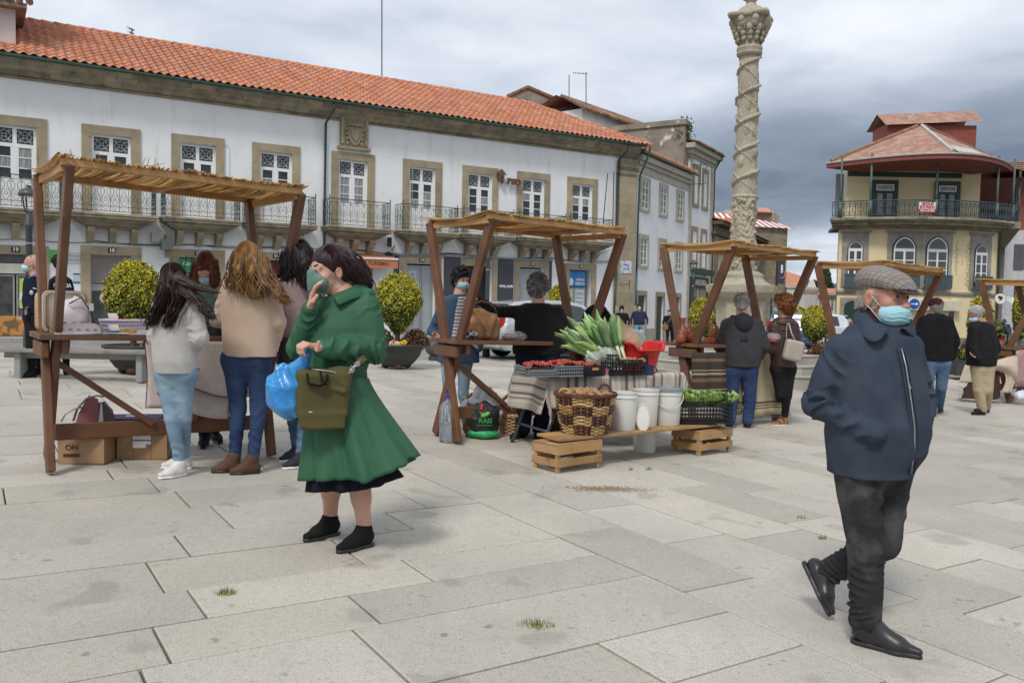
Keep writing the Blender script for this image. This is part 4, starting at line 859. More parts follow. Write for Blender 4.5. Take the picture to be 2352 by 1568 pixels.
bx0,bx1=at((2060+440*.2934)/1.0884,500,DY+6).x,at((2060+1265*.2934)/1.0884,500,DY+6).x; zz1=at(2150,(260+180*.2934)/1.0884,DY+6).z; zt1=at(2150,(260+110*.2934)/1.0884,DY+6).z
mb=MB(); panel(mb,bx0+.6,bx1,9,zz1+.02,0,-2.5,lambda s,o,z:(s,DY+6-o,z)); ob('roof_cabin',mb,M('oxide_board',(.27,.075,.05),.8,(.22,.06,.045),3,wave=(9.,.2,'X',1.),bst=.4,bd=.03),yh)
mb=MB(); mb.add([(bx0+.3,DY+5.6,zz1-.15),(bx1+.3,DY+5.6,zz1+.3),(bx1+.3,DY+7.2,zt1+.8),(bx0+.3,DY+7.2,zt1+.35),(bx1+.3,DY+9,zz1),(bx0+.3,DY+9,zz1)],[(0,1,2,3),(3,2,4,5)]); ob('cabin_roof',mb,ysheet,yh)
Fw=frame(Ff(34,0,0),rad(20)); b9=thing('white_side_house','white house at the right edge beyond the yellow flank','building',tuple(at(2345,700,70)))
mb=MB(); a=at(2318,700,72); mb.box((a.x+8,80,4.2),(16,14,9.2)); ob('wall',mb,M('grey_white_render',(.58,.58,.60),.9),b9)
for px,py in((2340,590),(2340,680)): p=at(px,py,73); mb=MB(); mb.box((p.x,72.95,p.z),(.9,.1,2.2)); ob('window',mb,glass,b9)
b9b=thing('brick_roof_house','ridge of a ribbed brown tiled roof above a red wall at the right edge','building',tuple(at(2330,400,75)))
a=at(2290,372,75);b=at(2400,369,75); c_=at(2400,392,72); d_=at(2285,395,72); mb=MB()
for k in range(5): f=k/5;g=(k+1)/5; lp=lambda u,v,t:tuple(Vector(u)+(Vector(v)-Vector(u))*t); mb.add([lp(d_,a,f),lp(c_,b,f),lp(Vector(c_)-Vector((0,0,.0)),b,g),lp(d_,a,g)],[(0,1,2,3)]); mb.tube([lp(d_,a,f),lp(c_,b,f)],.14,5)
ob('roof',mb,mossy,b9b,kind='stuff'); mb=MB(); mb.box(((a.x+b.x)/2+1,76,6.5),(b.x-a.x,4,d_.z*2-13)); ob('wall',mb,redp,b9b)
b10=thing('corner_neighbour','pale wall and tiled eave of a taller house at the top left corner','building',FM(-2,-1,8))
sN,zN=(onplane(36,95,P0+NO*(-.2),NO)-P0).dot(U),onplane(36,95,P0+NO*(-.2),NO).z
mb=MB(); panel(mb,-6,sN,zN-.1,13.2,-6,-.2); ob('wall',mb,M('pinkish_render',(.62,.55,.53),.9,(.55,.49,.47),2),b10); mb=MB(); tile_row(mb,FM,-6,sN+.5,.35,11.75-1.2,-1.5,12.3-1.2,.26,.1); ob('eave_tiles',mb,mossy,b10,kind='stuff') if False else None
zE2=onplane(40,18,P0+NO*(.1),NO).z; mb=MB(); panel(mb,-6,sN+.28,zE2,zE2+.14,-6,.15); 
for k in range(24): mb.tube([FM(sN+.35-.26*k,.2,zE2+.18),FM(sN+.35-.26*k,-1.5,zE2+.9)],.1,6)
ob('eave',mb,mossy,b10,kind='stuff')
def antenna(px,y0,y1,D,lab,arms=()):
 b=at(px,y1,D); t=at(px,y0,D); t_=thing('roof_antenna',lab,'antenna',tuple(b)); mb=MB(); mb.tube([tuple(b),tuple((b.x+(t.x-b.x),D,t.z))],.03,5); ob('mast',mb,M('antenna_metal',(.20,.20,.20),.4,metal=.6),t_)
 for (dz,w_,n) in arms:
  z=t.z-dz; mb=MB(); mb.tube([(t.x-w_,D,z+.05),(t.x+.1,D,z)],.015,4)
  for k in range(n): x=t.x-w_+w_*k/max(1,n-1); mb.tube([(x,D-.25,z+.03),(x,D+.25,z+.03)],.01,4)
  ob('aerial',mb,MATS['antenna_metal'],t_)
antenna(877,-60,175,36,'tall thin mast standing behind the long roof'); antenna(1307,172,238,48,'plain short mast on the derelict gable'); antenna(1346,166,268,46,'aerial with a crossbar on the derelict gable',((.1,.7,6),)); antenna(303,66,86,33,'small bushy aerial over the left part of the ridge',((.05,.1,3),(.2,.08,2))); antenna(1621,440,472,58,'thin lightning rod on the striped roof house')
mb=MB(); 
mb=MB(); xs=np.linspace(-1500,3500,120); 
def hill(x,j): return 105*(.75+.25*math.sin(x*.0022+1.2)+.05*math.sin(x*.011)+.03*math.sin(x*.031))*(1-.10*sm(x,700,1600))
mb.add([(x,2300+d,hill(x,0)*h) for h,d in((0,-700),(.35,-380),(.7,-150),(1,0),(0,500)) for x in xs],[(j*120+i,j*120+i+1,(j+1)*120+i+1,(j+1)*120+i) for j in range(4) for i in range(119)])
ob('hills',mb,M('hazy_forest',(.05,.075,.10),1.,(.085,.095,.09),.006,6.,bs=.02,bst=.6,bd=6,spk=[(.012,(.13,.13,.11),.6,.6)]),kind='structure',smooth=True)  # distance haze is put into the forest colour as a dark blue tint
fol=M('dark_foliage',(.025,.05,.02),.8,(.05,.08,.03),.8,isl=.4)
def conifer(px,y0,y1,D,wpx,lab,mat=fol,n=2600):
 b=at(px,y1,D); t=at(px,y0,D); h=t.z-b.z; r=wpx/FF*D/2; t_=thing('conifer_tree',lab,'tree',(b.x,D,-.4))
 mb=MB(); mb.tube([(b.x,D,-.4),(b.x,D,b.z+h*.8)],[.25,.06],7); ob('trunk',mb,M('bark',(.10,.07,.05),.9),t_)
 def f():
  z=random.random()**.8; a=random.random()*2*PI; q=r*(min(1,(1-z)*1.9)**.7)*(.55+.45*random.random()**.5)*(1+.15*math.sin(a*3+z*20)); return (b.x+q*math.cos(a),D+q*math.sin(a),b.z+h*z,math.cos(a),math.sin(a),.5)
 leaves(n,f,.30*D/100+.06,mat,'crown',t_)
conifer(1892,611,700,100,32,'tall dark cypress rising over the distant roofs'); conifer(1935,636,740,88,40,'dark broad tree beside the yellow corner house'); conifer(1867,648,690,112,22,'smaller dark tree left of the tall cypress')
# == COLUMN
def onz(px,py,z): d=ray(px,py); return CP+d*((z-CAMH)/d.z)
CX,CY=5.13,18.6; CZ=gz(CX,CY)
colst=M('carved_granite',(.46,.41,.31),.92,(.32,.285,.215),2.5,8.,.3,.7,bs=38,bst=.7,bd=.02,spk=[(14,(.22,.20,.15),.60,.6),(3.,(.30,.29,.25),.62,.6)])
col=thing('stone_column','tall carved stone column wrapped in a spiral of vine with a leafy capital and ball','column',(CX,CY,CZ))
steps=thing('column_steps','octagonal granite steps around the foot of the carved column','steps',(CX,CY,CZ-.3))
stp=M('step_granite',(.42,.40,.35),.9,(.30,.285,.25),1.8,7,isl=.12,bs=40,bst=.4,bd=.01,spk=[(100,(.2,.19,.17),.6,.5),(2.4,(.17,.165,.14),.64,.6)])
for i in range(3):
 R=3.15-.45*i; z0=CZ-.25 if i==0 else CZ+.02+.17*i; z1=CZ+.02+.17*(i+1)
 for k in range(8):
  a0=PI/8+k*PI/4+rad(33.3); a1=a0+PI/4
  for j in range(2):
   p=[]
   for t in(j/2+.002,(j+1)/2-.002):
    for r_ in(R,R-.75): p.append((CX+r_*(math.cos(a0)*(1-t)+math.cos(a1)*t),CY+r_*(math.sin(a0)*(1-t)+math.sin(a1)*t)))
   mb=MB(); q=[p[0],p[2],p[3],p[1]]; mb.prism(q,z0,z1-.015,lambda x,y,t:(x,y,t)); mb.prism([(CX+(x-CX)*1.008,CY+(y-CY)*1.008) for x,y in q],z1-.015,z1,lambda x,y,t:(x,y,t)); ob('step_block',mb,stp,steps)
mb=MB(); mb.lathe([(1.9,CZ+.1),(1.9,CZ+.524)],(CX,CY,0),8,a0=PI/8+rad(33.3)); ob('platform',mb,stp,steps)
def H(y,x=1700): return 1.39+(709-y)/1898*CY
B=CZ+.53; mb=MB()
prof=[(.72,B),(.72,B+.15),(.62,B+.2),(.56,B+.26),(.53,B+.34),(.53,H(690)),(.60,H(686)),(.66,H(680)),(.74,H(672)),(.76,H(664)),(.76,H(656)),(.60,H(652)),(.50,H(645)),(.47,H(640)),(.47,H(632)),(.36,H(624))]
mb.lathe([(r*1.05,z) for r,z in prof],(CX,CY,0),8,a0=PI/8+rad(20)); ob('pedestal',mb,colst,col,auto=30)
zs0,zs1=H(624),H(137); n=112; m=420; V_=[];F_=[]
zz=np.linspace(zs0,zs1,m); aa=np.linspace(0,2*PI,n,endpoint=False)
Zg,Ag=np.meshgrid(zz,aa,indexing='ij'); base=.272-.072*(Zg-zs0)/(zs1-zs0); zr=H(455)
low=1/(1+np.exp((Zg-zr)*40)); d=np.zeros_like(Zg)
q1=np.sin(Ag*6+3*np.sin(Zg*7)+1.5*np.sin(Ag*3+Zg*9))*np.sin(Zg*22+2.5*np.sin(Ag*5+Zg*3)); d+=low*.016*np.tanh(3*q1)
for k in range(70):
 zc=random.uniform(zs0,zr); ac=random.uniform(0,2*PI); da=(Ag-ac+PI)%(2*PI)-PI; rr=np.sqrt((da*.30/random.uniform(.05,.10))**2+((Zg-zc)/random.uniform(.06,.12))**2); d+=low*.030*np.exp(-((rr-.65)/.22)**2)
for (ph,sgn) in((0,1),(2.4,1)):
 g=(Zg-zr)/.62*2*PI*sgn-Ag+ph; g=(g+PI)%(2*PI)-PI
 if ph==0: d+=(1-low)*.052*np.exp(-(g/.40)**4)
g=(Zg-zr)/.62*2*PI+Ag*2+1.; g=(g+PI)%(2*PI)-PI; d+=(1-low)*.022*np.exp(-(g/.25)**2)
for k in range(46):
 zc=random.uniform(zr+.1,zs1-.1); ac=random.uniform(0,2*PI); da=(Ag-ac+PI)%(2*PI)-PI; rr=np.sqrt((da*.26/.085)**2+((Zg-zc)/.13)**2); bumps=.5+.5*np.sin(da*60)*np.sin(Zg*190)
 d+=(1-low)*np.where(rr<1,.028*np.sqrt(np.clip(1-rr**2,0,1))*(.6+.6*bumps),0)
d+=.03*np.exp(-((Zg-zr)/.03)**2)+.004*np.sin(Ag*17+Zg*31)*np.sin(Zg*53)
R_=base+d; V_=np.stack([CX+R_*np.cos(Ag),CY+R_*np.sin(Ag),Zg],-1).reshape(-1,3)
F_=[(i*n+k,i*n+(k+1)%n,(i+1)*n+(k+1)%n,(i+1)*n+k) for i in range(m-1) for k in range(n)]
mb=MB(); mb.add(V_,F_); ob('shaft',mb,colst,col,smooth=True)
mb=MB(); r0=.22; mb.lathe([(r0,H(140)),(r0+.05,H(137)),(r0+.06,H(132)),(r0+.03,H(129)),(r0+.06,H(125)),(r0+.05,H(119)),(r0,H(117)),(r0+.0,H(105)),(r0+.06,H(90)),(r0+.12,H(72)),(r0+.18,H(60)),(r0+.1,H(56))],(CX,CY,0),40); ob('capital_core',mb,colst,col,smooth=True)
mb=MB()
for (y,r_,nn,s_) in((104,.27,12,.055),(94,.30,12,.06),(83,.33,10,.075),(73,.36,8,.085)):
 for k in range(nn):
  a=2*PI*(k+.5*(nn==12))/nn; mb.blob((CX+r_*math.cos(a),CY+r_*math.sin(a),H(y)),(s_,s_,s_*1.2),8,6,.12)
for k in range(8):
 a=2*PI*k/8; 
 for sx in(-1,1): mb.tube([(CX+(.30+.1*t)*math.cos(a+sx*.16*math.sin(t*4)),CY+(.30+.1*t)*math.sin(a+sx*.16*math.sin(t*4)),H(88)+.22*t) for t in np.linspace(0,1,7)],.035,6)
 mb.blob((CX+.40*math.cos(a),CY+.40*math.sin(a),H(66)),(.08,.08,.09),8,6)
ob('carved_leaves',mb,colst,col,smooth=True,kind='stuff')
mb=MB()
for k in range(4):
 a=rad(20)+k*PI/2; a1=a+PI/2; pts=[]
 for t in np.linspace(0,1,9): r_=.54-.19*math.sin(PI*t); b_=a+(a1-a)*t; pts.append((CX+r_*math.cos(b_),CY+r_*math.sin(b_),H(53)))
 mb.tube(pts,.055,8)
mb.lathe([(.42,H(60)),(.42,H(50)),(.36,H(47)),(.30,H(40)),(.24,H(33)),(.13,H(27)),(.10,H(20)),(.12,H(15)),(.17,H(12)),(.23,H(6)),(.245,H(-4)),(.25,H(-10)),(.22,H(-20)),(.12,H(-29)),(.02,H(-34))],(CX,CY,0),28); ob('abacus_and_ball',mb,colst,col,smooth=True)
# == STREET LAMPS
lampm=M('lamp_paint',(.035,.055,.06),.45,(.05,.06,.065),6); 
def lamp(x,y,h,label,s=1.):
 z=gz(x,y); t_=thing('street_lamp',label,'street lamp',(x,y,z),'street lamps around the square'); c=(x,y,z)
 mb=MB(); mb.lathe([(.10,0),(.10,.5),(.075,.55),(.058,.8),(.052,h-.72),(.062,h-.70),(.062,h-.66),(.05,h-.64),(.045,h-.48),(.02,h-.45)],c,14); ob('pole',mb,lampm,t_,smooth=True)
 mb=MB(); mb.lathe([(.056,h-1.0),(.058,h-.97)],c,14); ob('band',mb,alu,t_)
 mb=MB()
 for k in range(3):
  a=k*2*PI/3+.3; mb.tube([(x+r_*math.cos(a),y+r_*math.sin(a),z+h-.47+zz_) for r_,zz_ in((.02,0),(.07,.02),(.105,.10),(.125,.20),(.14,.30))],.014,6)
 ob('arms',mb,lampm,t_,smooth=True)
 mb=MB(); mb.lathe([(.16,h-.18),(.165,h-.15),(.145,h-.10),(.09,h-.055),(.04,h-.04),(.035,h-.01),(.05,h),(.0,h+.005)],c,20); ob('hood',mb,lampm,t_,smooth=True)
 mb=MB(); mb.lathe([(.125,h-.19),(.13,h-.165)],c,16); ob('lens',mb,M('lamp_lens',(.5,.5,.46),.3),t_)
p=G(68,830); lamp(p.x,p.y,1.39+(676-430)/1898*p.y-gz(p.x,p.y),'dark street lamp beside the policemen, nearest of the lamps')
lamp((1117-1176)/1898*21.6,21.6,3.25,'street lamp standing behind the post of the second stall'); lamp((1588-1176)/1898*31.,31.,3.35,'street lamp in front of the dark shop sign'); lamp((1769-1176)/1898*46.,46.,2.9,'far street lamp left of the dark banner')
# == PLANTERS AND TOPIARY
thuja=None
def thj(nt,col,vec):
 g=nt.nodes.new('ShaderNodeNewGeometry'); 
 return col
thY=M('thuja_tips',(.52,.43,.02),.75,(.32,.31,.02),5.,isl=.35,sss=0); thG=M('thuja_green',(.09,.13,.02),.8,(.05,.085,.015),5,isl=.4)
bowlm=M('dark_bowl',(.035,.036,.038),.6,(.05,.05,.052),3)
def topiary(c,rx,hz,label,n,size,trunk=.3,pot=None,flow=None,shape=1.,ang=0):
 """c centre of the crown, rx radius, hz half height; egg-shaped clipped thuja"""
 g=gz(c[0],c[1]); t_=thing('topiary_bush',label,'topiary',(c[0],c[1],g),'clipped golden bushes in bowls')
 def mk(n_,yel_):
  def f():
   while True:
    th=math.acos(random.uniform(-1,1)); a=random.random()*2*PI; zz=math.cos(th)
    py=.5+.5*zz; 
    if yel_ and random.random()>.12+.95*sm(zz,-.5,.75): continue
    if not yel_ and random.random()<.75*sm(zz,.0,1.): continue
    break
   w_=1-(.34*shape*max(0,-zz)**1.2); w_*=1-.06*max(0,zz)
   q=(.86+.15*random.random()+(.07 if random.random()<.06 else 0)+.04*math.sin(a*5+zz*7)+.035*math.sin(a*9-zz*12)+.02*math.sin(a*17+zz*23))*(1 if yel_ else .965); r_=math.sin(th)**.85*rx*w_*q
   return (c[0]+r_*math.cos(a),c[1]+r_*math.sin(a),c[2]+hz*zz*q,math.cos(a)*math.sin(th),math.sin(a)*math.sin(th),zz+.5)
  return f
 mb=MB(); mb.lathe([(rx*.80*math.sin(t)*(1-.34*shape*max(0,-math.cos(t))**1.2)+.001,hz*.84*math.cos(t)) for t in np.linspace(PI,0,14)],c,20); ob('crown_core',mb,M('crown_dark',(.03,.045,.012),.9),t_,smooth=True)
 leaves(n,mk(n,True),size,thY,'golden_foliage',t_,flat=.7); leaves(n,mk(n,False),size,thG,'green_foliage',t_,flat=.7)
 mb=MB(); mb.tube([(c[0],c[1],g+.2),(c[0],c[1],c[2]-hz*.8)],.05,7); ob('trunk',mb,MATS['bark'],t_)
def bowl(x,y,r,h,label,group='dark planter bowls'):
 g=gz(x,y); t_=thing('planter_bowl',label,'planter',(x,y,g),group)
 mb=MB(); mb.lathe([(r*.28,.04),(r*.34,.04),(r*.62,h*.22),(r*.86,h*.55),(r*.97,h*.88),(r*1.06,h*.92),(r*1.07,h),(r*.98,h),(r*.9,h*.8)],(x,y,g),36); ob('bowl',mb,bowlm,t_,smooth=True)
 mb=MB(); mb.lathe([(.01,h*.86),(r*.93,h*.86)],(x,y,g),24); ob('soil',mb,M('soil',(.05,.035,.025),.95,bs=20,bst=.6),t_)
 for k in range(3):
  a=-PI/2+k*2*PI/3+.25; mb=MB(); mb.blob((x+r*.48*math.cos(a),y+r*.48*math.sin(a),g+.075),(.085,.085,.075),12,8); ob('foot_ball',mb,bowlm if k else M('rusty_ball',(.10,.05,.035),.8),t_,smooth=True)
 return t_,g+h*.86
flG=M('bedding_green',(.06,.095,.03),.75,(.12,.13,.04),8,isl=.4); flR=M('bedding_rust',(.22,.05,.03),.75,(.12,.03,.03),8,isl=.4); flP=M('magenta_petals',(.60,.03,.16),.6,isl=.2); flY=M('yellow_petals',(.75,.50,.02),.6,isl=.15); flO=M('orange_petals',(.65,.15,.03),.6); flW=M('white_petals',(.7,.7,.66),.6)
def bedding(x,y,z,r,h,label,mats,n=500,size=.045,ym=.6):
 t_=thing('bedding_plant',label,'plant',(x,y,z),'bedding plants in the bowls')
 for (m_,fr,nm) in mats:
  def f():
   a=random.random()*2*PI; q=random.random()**.5; zz=random.random()**.7*(1-q*q*.7); return (x+r*q*math.cos(a),y+r*ym*q*math.sin(a),z+h*zz)
  leaves(int(n*fr),f,size,m_,nm,t_)
 return t_
p=G(912,846); PX,PY=p.x,p.y; s_=PY/1898
t_,zt=bowl(PX,PY,61*s_,.50,'dark round planter bowl behind the woman in green')
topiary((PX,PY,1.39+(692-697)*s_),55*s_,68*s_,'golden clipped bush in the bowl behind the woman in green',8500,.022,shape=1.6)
bedding(PX+.36,PY-.05,zt,.30,.40,'rust and green bedding plant on the right rim of the bowl',((flG,.6,'leaves'),(flR,.5,'red_leaves')),620); bedding(PX-.28,PY-.1,zt,.24,.38,'green bedding plant at the left of the golden bush stem',((flG,.8,'leaves'),(flR,.25,'red_leaves')),560)
t_=thing('pansy','yellow and white pansies at the front of the bowl','flowers',(PX,PY-.4,zt))
for k,(dx,m_) in enumerate(((.12,flY),(.20,flY),(.05,flW),(-.02,flO),(-.05,flW))):
 for j in range(5): a=j*2*PI/5; mb=MB(); mb.blob((PX+dx+.028*math.cos(a),PY-.46,zt+.09+.028*math.sin(a)+.03*(k%2)),(.026,.012,.026),7,5); ob('petal',mb,m_,t_)
 mb=MB(); mb.blob((PX+dx,PY-.475,zt+.09+.03*(k%2)),(.012,.008,.012),6,4); ob('flower_centre',mb,black,t_); mb=MB(); mb.tube([(PX+dx,PY-.45,zt-.02),(PX+dx,PY-.455,zt+.08)],.005,4); ob('stem',mb,flG,t_)
p=G(310,858); PX,PY=p.x,p.y; s_=PY/1898
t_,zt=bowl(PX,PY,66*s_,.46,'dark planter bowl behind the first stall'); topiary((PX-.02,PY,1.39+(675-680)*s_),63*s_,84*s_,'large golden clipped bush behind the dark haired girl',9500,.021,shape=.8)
bedding(PX+.4,PY-.1,zt,.25,.3,'small red flowering plant beside the large golden bush',((flG,.6,'leaves'),(flO,.3,'petals')),320)
PY=24; PX=(1284-1176)/1898*PY; s_=PY/1898; t_,zt=bowl(PX,PY,50*s_,.46,'planter bowl hidden behind the grey haired woman'); topiary((PX,PY,1.39+(700-705)*s_),28*s_,50*s_,'slim green clipped bush behind the grey haired woman',3500,.035,shape=.4)
PY=22; PX=(1612-1176)/1898*PY; s_=PY/1898; t_,zt=bowl(PX,PY,48*s_,.5,'planter bowl behind the third stall'); topiary((PX,PY,1.39+(707-735)*s_),31*s_,50*s_,'golden green bush behind the posts of the third stall',5200,.03,shape=.5)
PY=17.6; PX=(1872-1176)/1898*PY; s_=PY/1898; g=gz(PX,PY)
t_=thing('planter_trough','dark square planter with a golden bush and red flowers','planter',(PX,PY,g)); mb=MB(); mb.prism([(-.42,-.3),(.42,-.3),(.42,.3),(-.42,.3)],g,g+.5,lambda x,y,t:(PX+x*(1+.3*(t-g)),PY+y*(1+.3*(t-g)),t)); ob('trough',mb,bowlm,t_)
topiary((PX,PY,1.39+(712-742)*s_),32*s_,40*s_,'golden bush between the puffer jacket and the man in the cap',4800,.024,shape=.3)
bedding(PX+.1,PY-.28,g+.48,.40,.36,'rust red heather in front of the golden bush',((flR,.7,'red_leaves'),(flG,.25,'leaves')),900,.04,.4); bedding(PX-.40,PY-.1,g+.55,.12,.32,'magenta flowers left of the golden bush',((flP,.5,'petals'),(flG,.7,'leaves')),260); bedding(PX+.45,PY-.1,g+.6,.13,.34,'magenta flowers between the bush and the cap man',((flP,.8,'petals'),(flG,.4,'leaves')),260)
PY=19; PX=(2226-1176)/1898*PY; s_=PY/1898; g=gz(PX,PY); t_=thing('planter_trough','dark planter behind the white haired man','planter',(PX,PY,g)); mb=MB(); mb.prism([(-.42,-.3),(.55,-.3),(.55,.3),(-.42,.3)],g+.1,g+.45,lambda x,y,t:(PX+x,PY+y,t)); ob('trough',mb,bowlm,t_)
bedding(PX-.02,PY-.1,g+.45,.30,.5,'leafy green shrub with yellow flowers behind the white haired man',((flG,1.,'leaves'),(flY,.06,'petals')),900,.05)
topiary((PX+.30,PY+.1,1.39+(719-742)*s_),26*s_,60*s_,'dark green cone bush behind the white haired man',2600,.04,shape=-.5)
topiary((at(1833,735,40).x,40,at(1833,735,40).z),20*40/1898,30*40/1898,'small far green bush beside the parked cars',1300,.09,shape=.2)
topiary((at(2345,720,22).x,22,at(2345,720,22).z),16*22/1898,60*22/1898,'dark green bush at the right edge behind the last stall',1600,.05,shape=.2)
for (px,py,D,lab) in((998,758,19.5,'dark ball bollard right of the planter bowl'),(1622,772,27,'grey ball bollard by the red tub'),(693,845,8.,None)):
 if lab is None: continue
 q=at(px,py,D); r_=.22 if px<1200 else .28; t_=thing('ball_bollard',lab,'bollard',(q.x,D,gz(q.x,D)),'stone ball bollards'); mb=MB(); mb.lathe([(r_*.6,gz(q.x,D)-.02),(r_*.6,gz(q.x,D)+.08),(r_*.4,gz(q.x,D)+.12)],(q.x,D,0),16); ob('base',mb,bowlm,t_); mb=MB(); mb.blob((q.x,D,gz(q.x,D)+.1+r_),(r_,r_,r_),18,12); ob('ball',mb,M('bollard_grey',(.07,.075,.08),.6),t_,smooth=True)
slat=M('weathered_slat',(.26,.235,.21),.85,(.17,.15,.13),4,stretch=(1,1,1),bs=30,bst=.4)
def bench(x,y,yaw,L_,label):
 g=gz(x,y); t_=thing('bench',label,'bench',(x,y,g),'low slatted benches'); c,s=math.cos(yaw),math.sin(yaw); R=[[c,-s,0],[s,c,0],[0,0,1]]
 P=lambda a,b,z:(x+a*c-b*s,y+a*s+b*c,g+z)
 for k in range(4): mb=MB(); mb.box(P(0,-.18+.12*k,.42),(L_,.105,.045),R,b=.006); ob('slat',mb,slat,t_)
 for a in(-L_/2+.35,L_/2-.35): mb=MB(); mb.box(P(a,0,.20),(.09,.30,.40),R,b=.01); ob('leg',mb,M('bench_leg',(.30,.31,.30),.7),t_)
 mb=MB(); mb.box(P(0,0,.35),(L_-.2,.05,.09),R); ob('rail',mb,MATS['bench_leg'],t_)
p=G(175,872); bench(p.x+.1,p.y,rad(2),2.4,'low bench behind the first stall'); p=G(2150,836); bench(p.x,p.y,rad(5),1.5,'low bench behind the man in the maroon beanie')
# == CARS
def car(x,y,yaw,paint,label,L_=4.35,W_=1.72,Hh=1.5,wag=True):
 g=gz(x,y); t_=thing('parked_car',label,'car',(x,y,g)); c,s=math.cos(yaw),math.sin(yaw); P=lambda a,b,z:(x+a*c-b*s,y+a*s+b*c,g+z)
 low=[(0.05,.32),(0.0,.55),(.02,.80),(.10,.92),(L_*.60,.95),(L_*.82,.88),(L_*.96,.76),(L_,.58),(L_-.03,.34),(L_-.1,.24),(.15,.24)]
 top=[(.10,.92),(.22,1.22),(.42,Hh-.06),(.95,Hh),(L_*.45,Hh),(L_*.56,Hh-.10),(L_*.73,.93)]
 def loft(poly,w0,w1,tumble):
  mb=MB(); n=len(poly); V_=[]
  for (sg,f) in((-1,1),(-1,.93),(1,.93),(1,1)): pass
  secs=[(-w0/2*.0-w0/2+.10,.965),(-w0/2+.02,.99),(-w0/2,1.),(w0/2,1.),(w0/2-.02,.99),(w0/2-.10,.965)]
  cx_=sum(a for a,_ in poly)/n
  secs=[(-w0/2,.96,1),(-w0/2+.06,1.,1),(w0/2-.06,1.,1),(w0/2,.96,1)]
  for b,f,_ in secs:
   for a,z in poly: zz=z; bb=b*(1-tumble*max(0,(z-.92))/(Hh-.92)); V_.append(P(cx_+(a-cx_)*f-L_/2,bb,(zz-.6)*f+.6))
  for k in range(3): 
   for i in range(n): mb.f.append((k*n+i,k*n+(i+1)%n,(k+1)*n+(i+1)%n,(k+1)*n+i))
  mb.f.append(tuple(range(n))[::-1]); mb.f.append(tuple(3*n+i for i in range(n))); mb.v=[np.array(V_)]; mb.n=len(V_); return mb
 ob('body',loft(low,W_,W_,0),paint,t_,auto=35); ob('cabin',loft(top,W_-.08,W_-.3,.16),paint,t_,auto=35)
 gl=M('car_glass',(.03,.04,.045),.05,spec=.8)
 for sg in(-1,1):
  wq=lambda z:(W_-.08)/2*(1-.16*(z-.92)/(Hh-.92))+.006
  for poly in([(.50,.97),(.62,Hh-.12),(1.15,Hh-.09),(1.2,.97)],[(1.28,.97),(1.24,Hh-.09),(L_*.44,Hh-.09),(L_*.45,.97)],[(L_*.47,.97),(L_*.46,Hh-.10),(L_*.535,Hh-.15),(L_*.68,.98)]):
   mb=MB(); mb.add([P(a-L_/2,sg*wq(z),z) for a,z in poly],[tuple(range(4))]); ob('side_window',mb,gl,t_)
  for a in(.82,L_-.82):
   mb=MB(); cw=P(a-L_/2,sg*(W_/2-.09),.31); rr=[]
   for j,(b0,b1,r_,m_,nm) in enumerate(((-.10,.10,.31,M('tyre',(.02,.02,.02),.9),'wheel'),)):
    V_=[];nn=24
    for (b,r2) in((-.095,.24),(-.10,.29),(-.07,.31),(.07,.31),(.10,.29),(.095,.20)):
     for k in range(nn): th=2*PI*k/nn; V_.append(P(a-L_/2+r2*math.cos(th),sg*(W_/2-.085+b),.31+r2*math.sin(th)))
    mb.add(V_,[(i*nn+k,i*nn+(k+1)%nn,(i+1)*nn+(k+1)%nn,(i+1)*nn+k) for i in range(5) for k in range(nn)]+[tuple(5*nn+k for k in range(nn)),tuple(range(nn))]); wl=ob(nm,mb,m_,t_,smooth=True)
   mb=MB()
   for k in range(6):
    th=k*PI/3+.2; 
    for dth in(-.14,.14): pass
    mb.add([P(a-L_/2+r2*math.cos(th+dt),sg*(W_/2+bb),.31+r2*math.sin(th+dt)) for r2,dt,bb in((.04,-1.0,.028),(.04,1.0,.028),(.20,.15,.02),(.20,-.15,.02))],[(0,1,2,3)])
   mb.tube([P(a-L_/2+.20*math.cos(th),sg*(W_/2+.015),.31+.20*math.sin(th)) for th in np.linspace(0,2*PI,25)],.014,5,closed=True); mb.blob(P(a-L_/2,sg*(W_/2+.02),.31),(.05,.05,.05),8,6); ob('rim',mb,M('alloy',(.55,.56,.57),.35,metal=.5),wl,kind='stuff')
  mb=MB(); mb.box(P(.06-L_/2,sg*(W_/2-.12),1.0),(.12,.14,.36),[[c,-s,0],[s,c,0],[0,0,1]],b=.02); ob('tail_light',mb,M('tail_red',(.45,.015,.012),.2),t_)
  mb=MB(); mb.box(P(L_/2-.16,sg*(W_/2-.22),.70),(.2,.3,.15),[[c,-s,0],[s,c,0],[0,0,1]],b=.03); ob('headlight',mb,M('lamp_glass',(.5,.52,.55),.15),t_)
  mb=MB(); mb.beam(P(.4-L_/2,sg*(W_/2+.004),.60),P(L_/2-.5,sg*(W_/2+.004),.60),.012,.05); ob('rub_strip',mb,black,t_)
 mb=MB(); mb.add([P(.155-L_/2,-.62,1.0),P(.155-L_/2,.62,1.0),P(.33-L_/2,.55,Hh-.1),P(.33-L_/2,-.55,Hh-.1)],[(0,1,2,3)]); ob('rear_window',mb,gl,t_); mb=MB(); q=L_*.59-L_/2; mb.add([P(L_*.715-L_/2,-.68,.98),P(L_*.715-L_/2,.68,.98),P(L_*.575-L_/2,.58,Hh-.12),P(L_*.575-L_/2,-.58,Hh-.12)],[(0,1,2,3)]); ob('windscreen',mb,gl,t_)
 mb=MB(); mb.box(P(-L_/2-.03,0,.42),(.16,W_-.04,.24),[[c,-s,0],[s,c,0],[0,0,1]],b=.04); ob('bumper',mb,paint,t_); mb=MB(); mb.box(P(-L_/2-.0,0,.72),(.05,.5,.12),[[c,-s,0],[s,c,0],[0,0,1]]); ob('number_plate',mb,wh,t_)
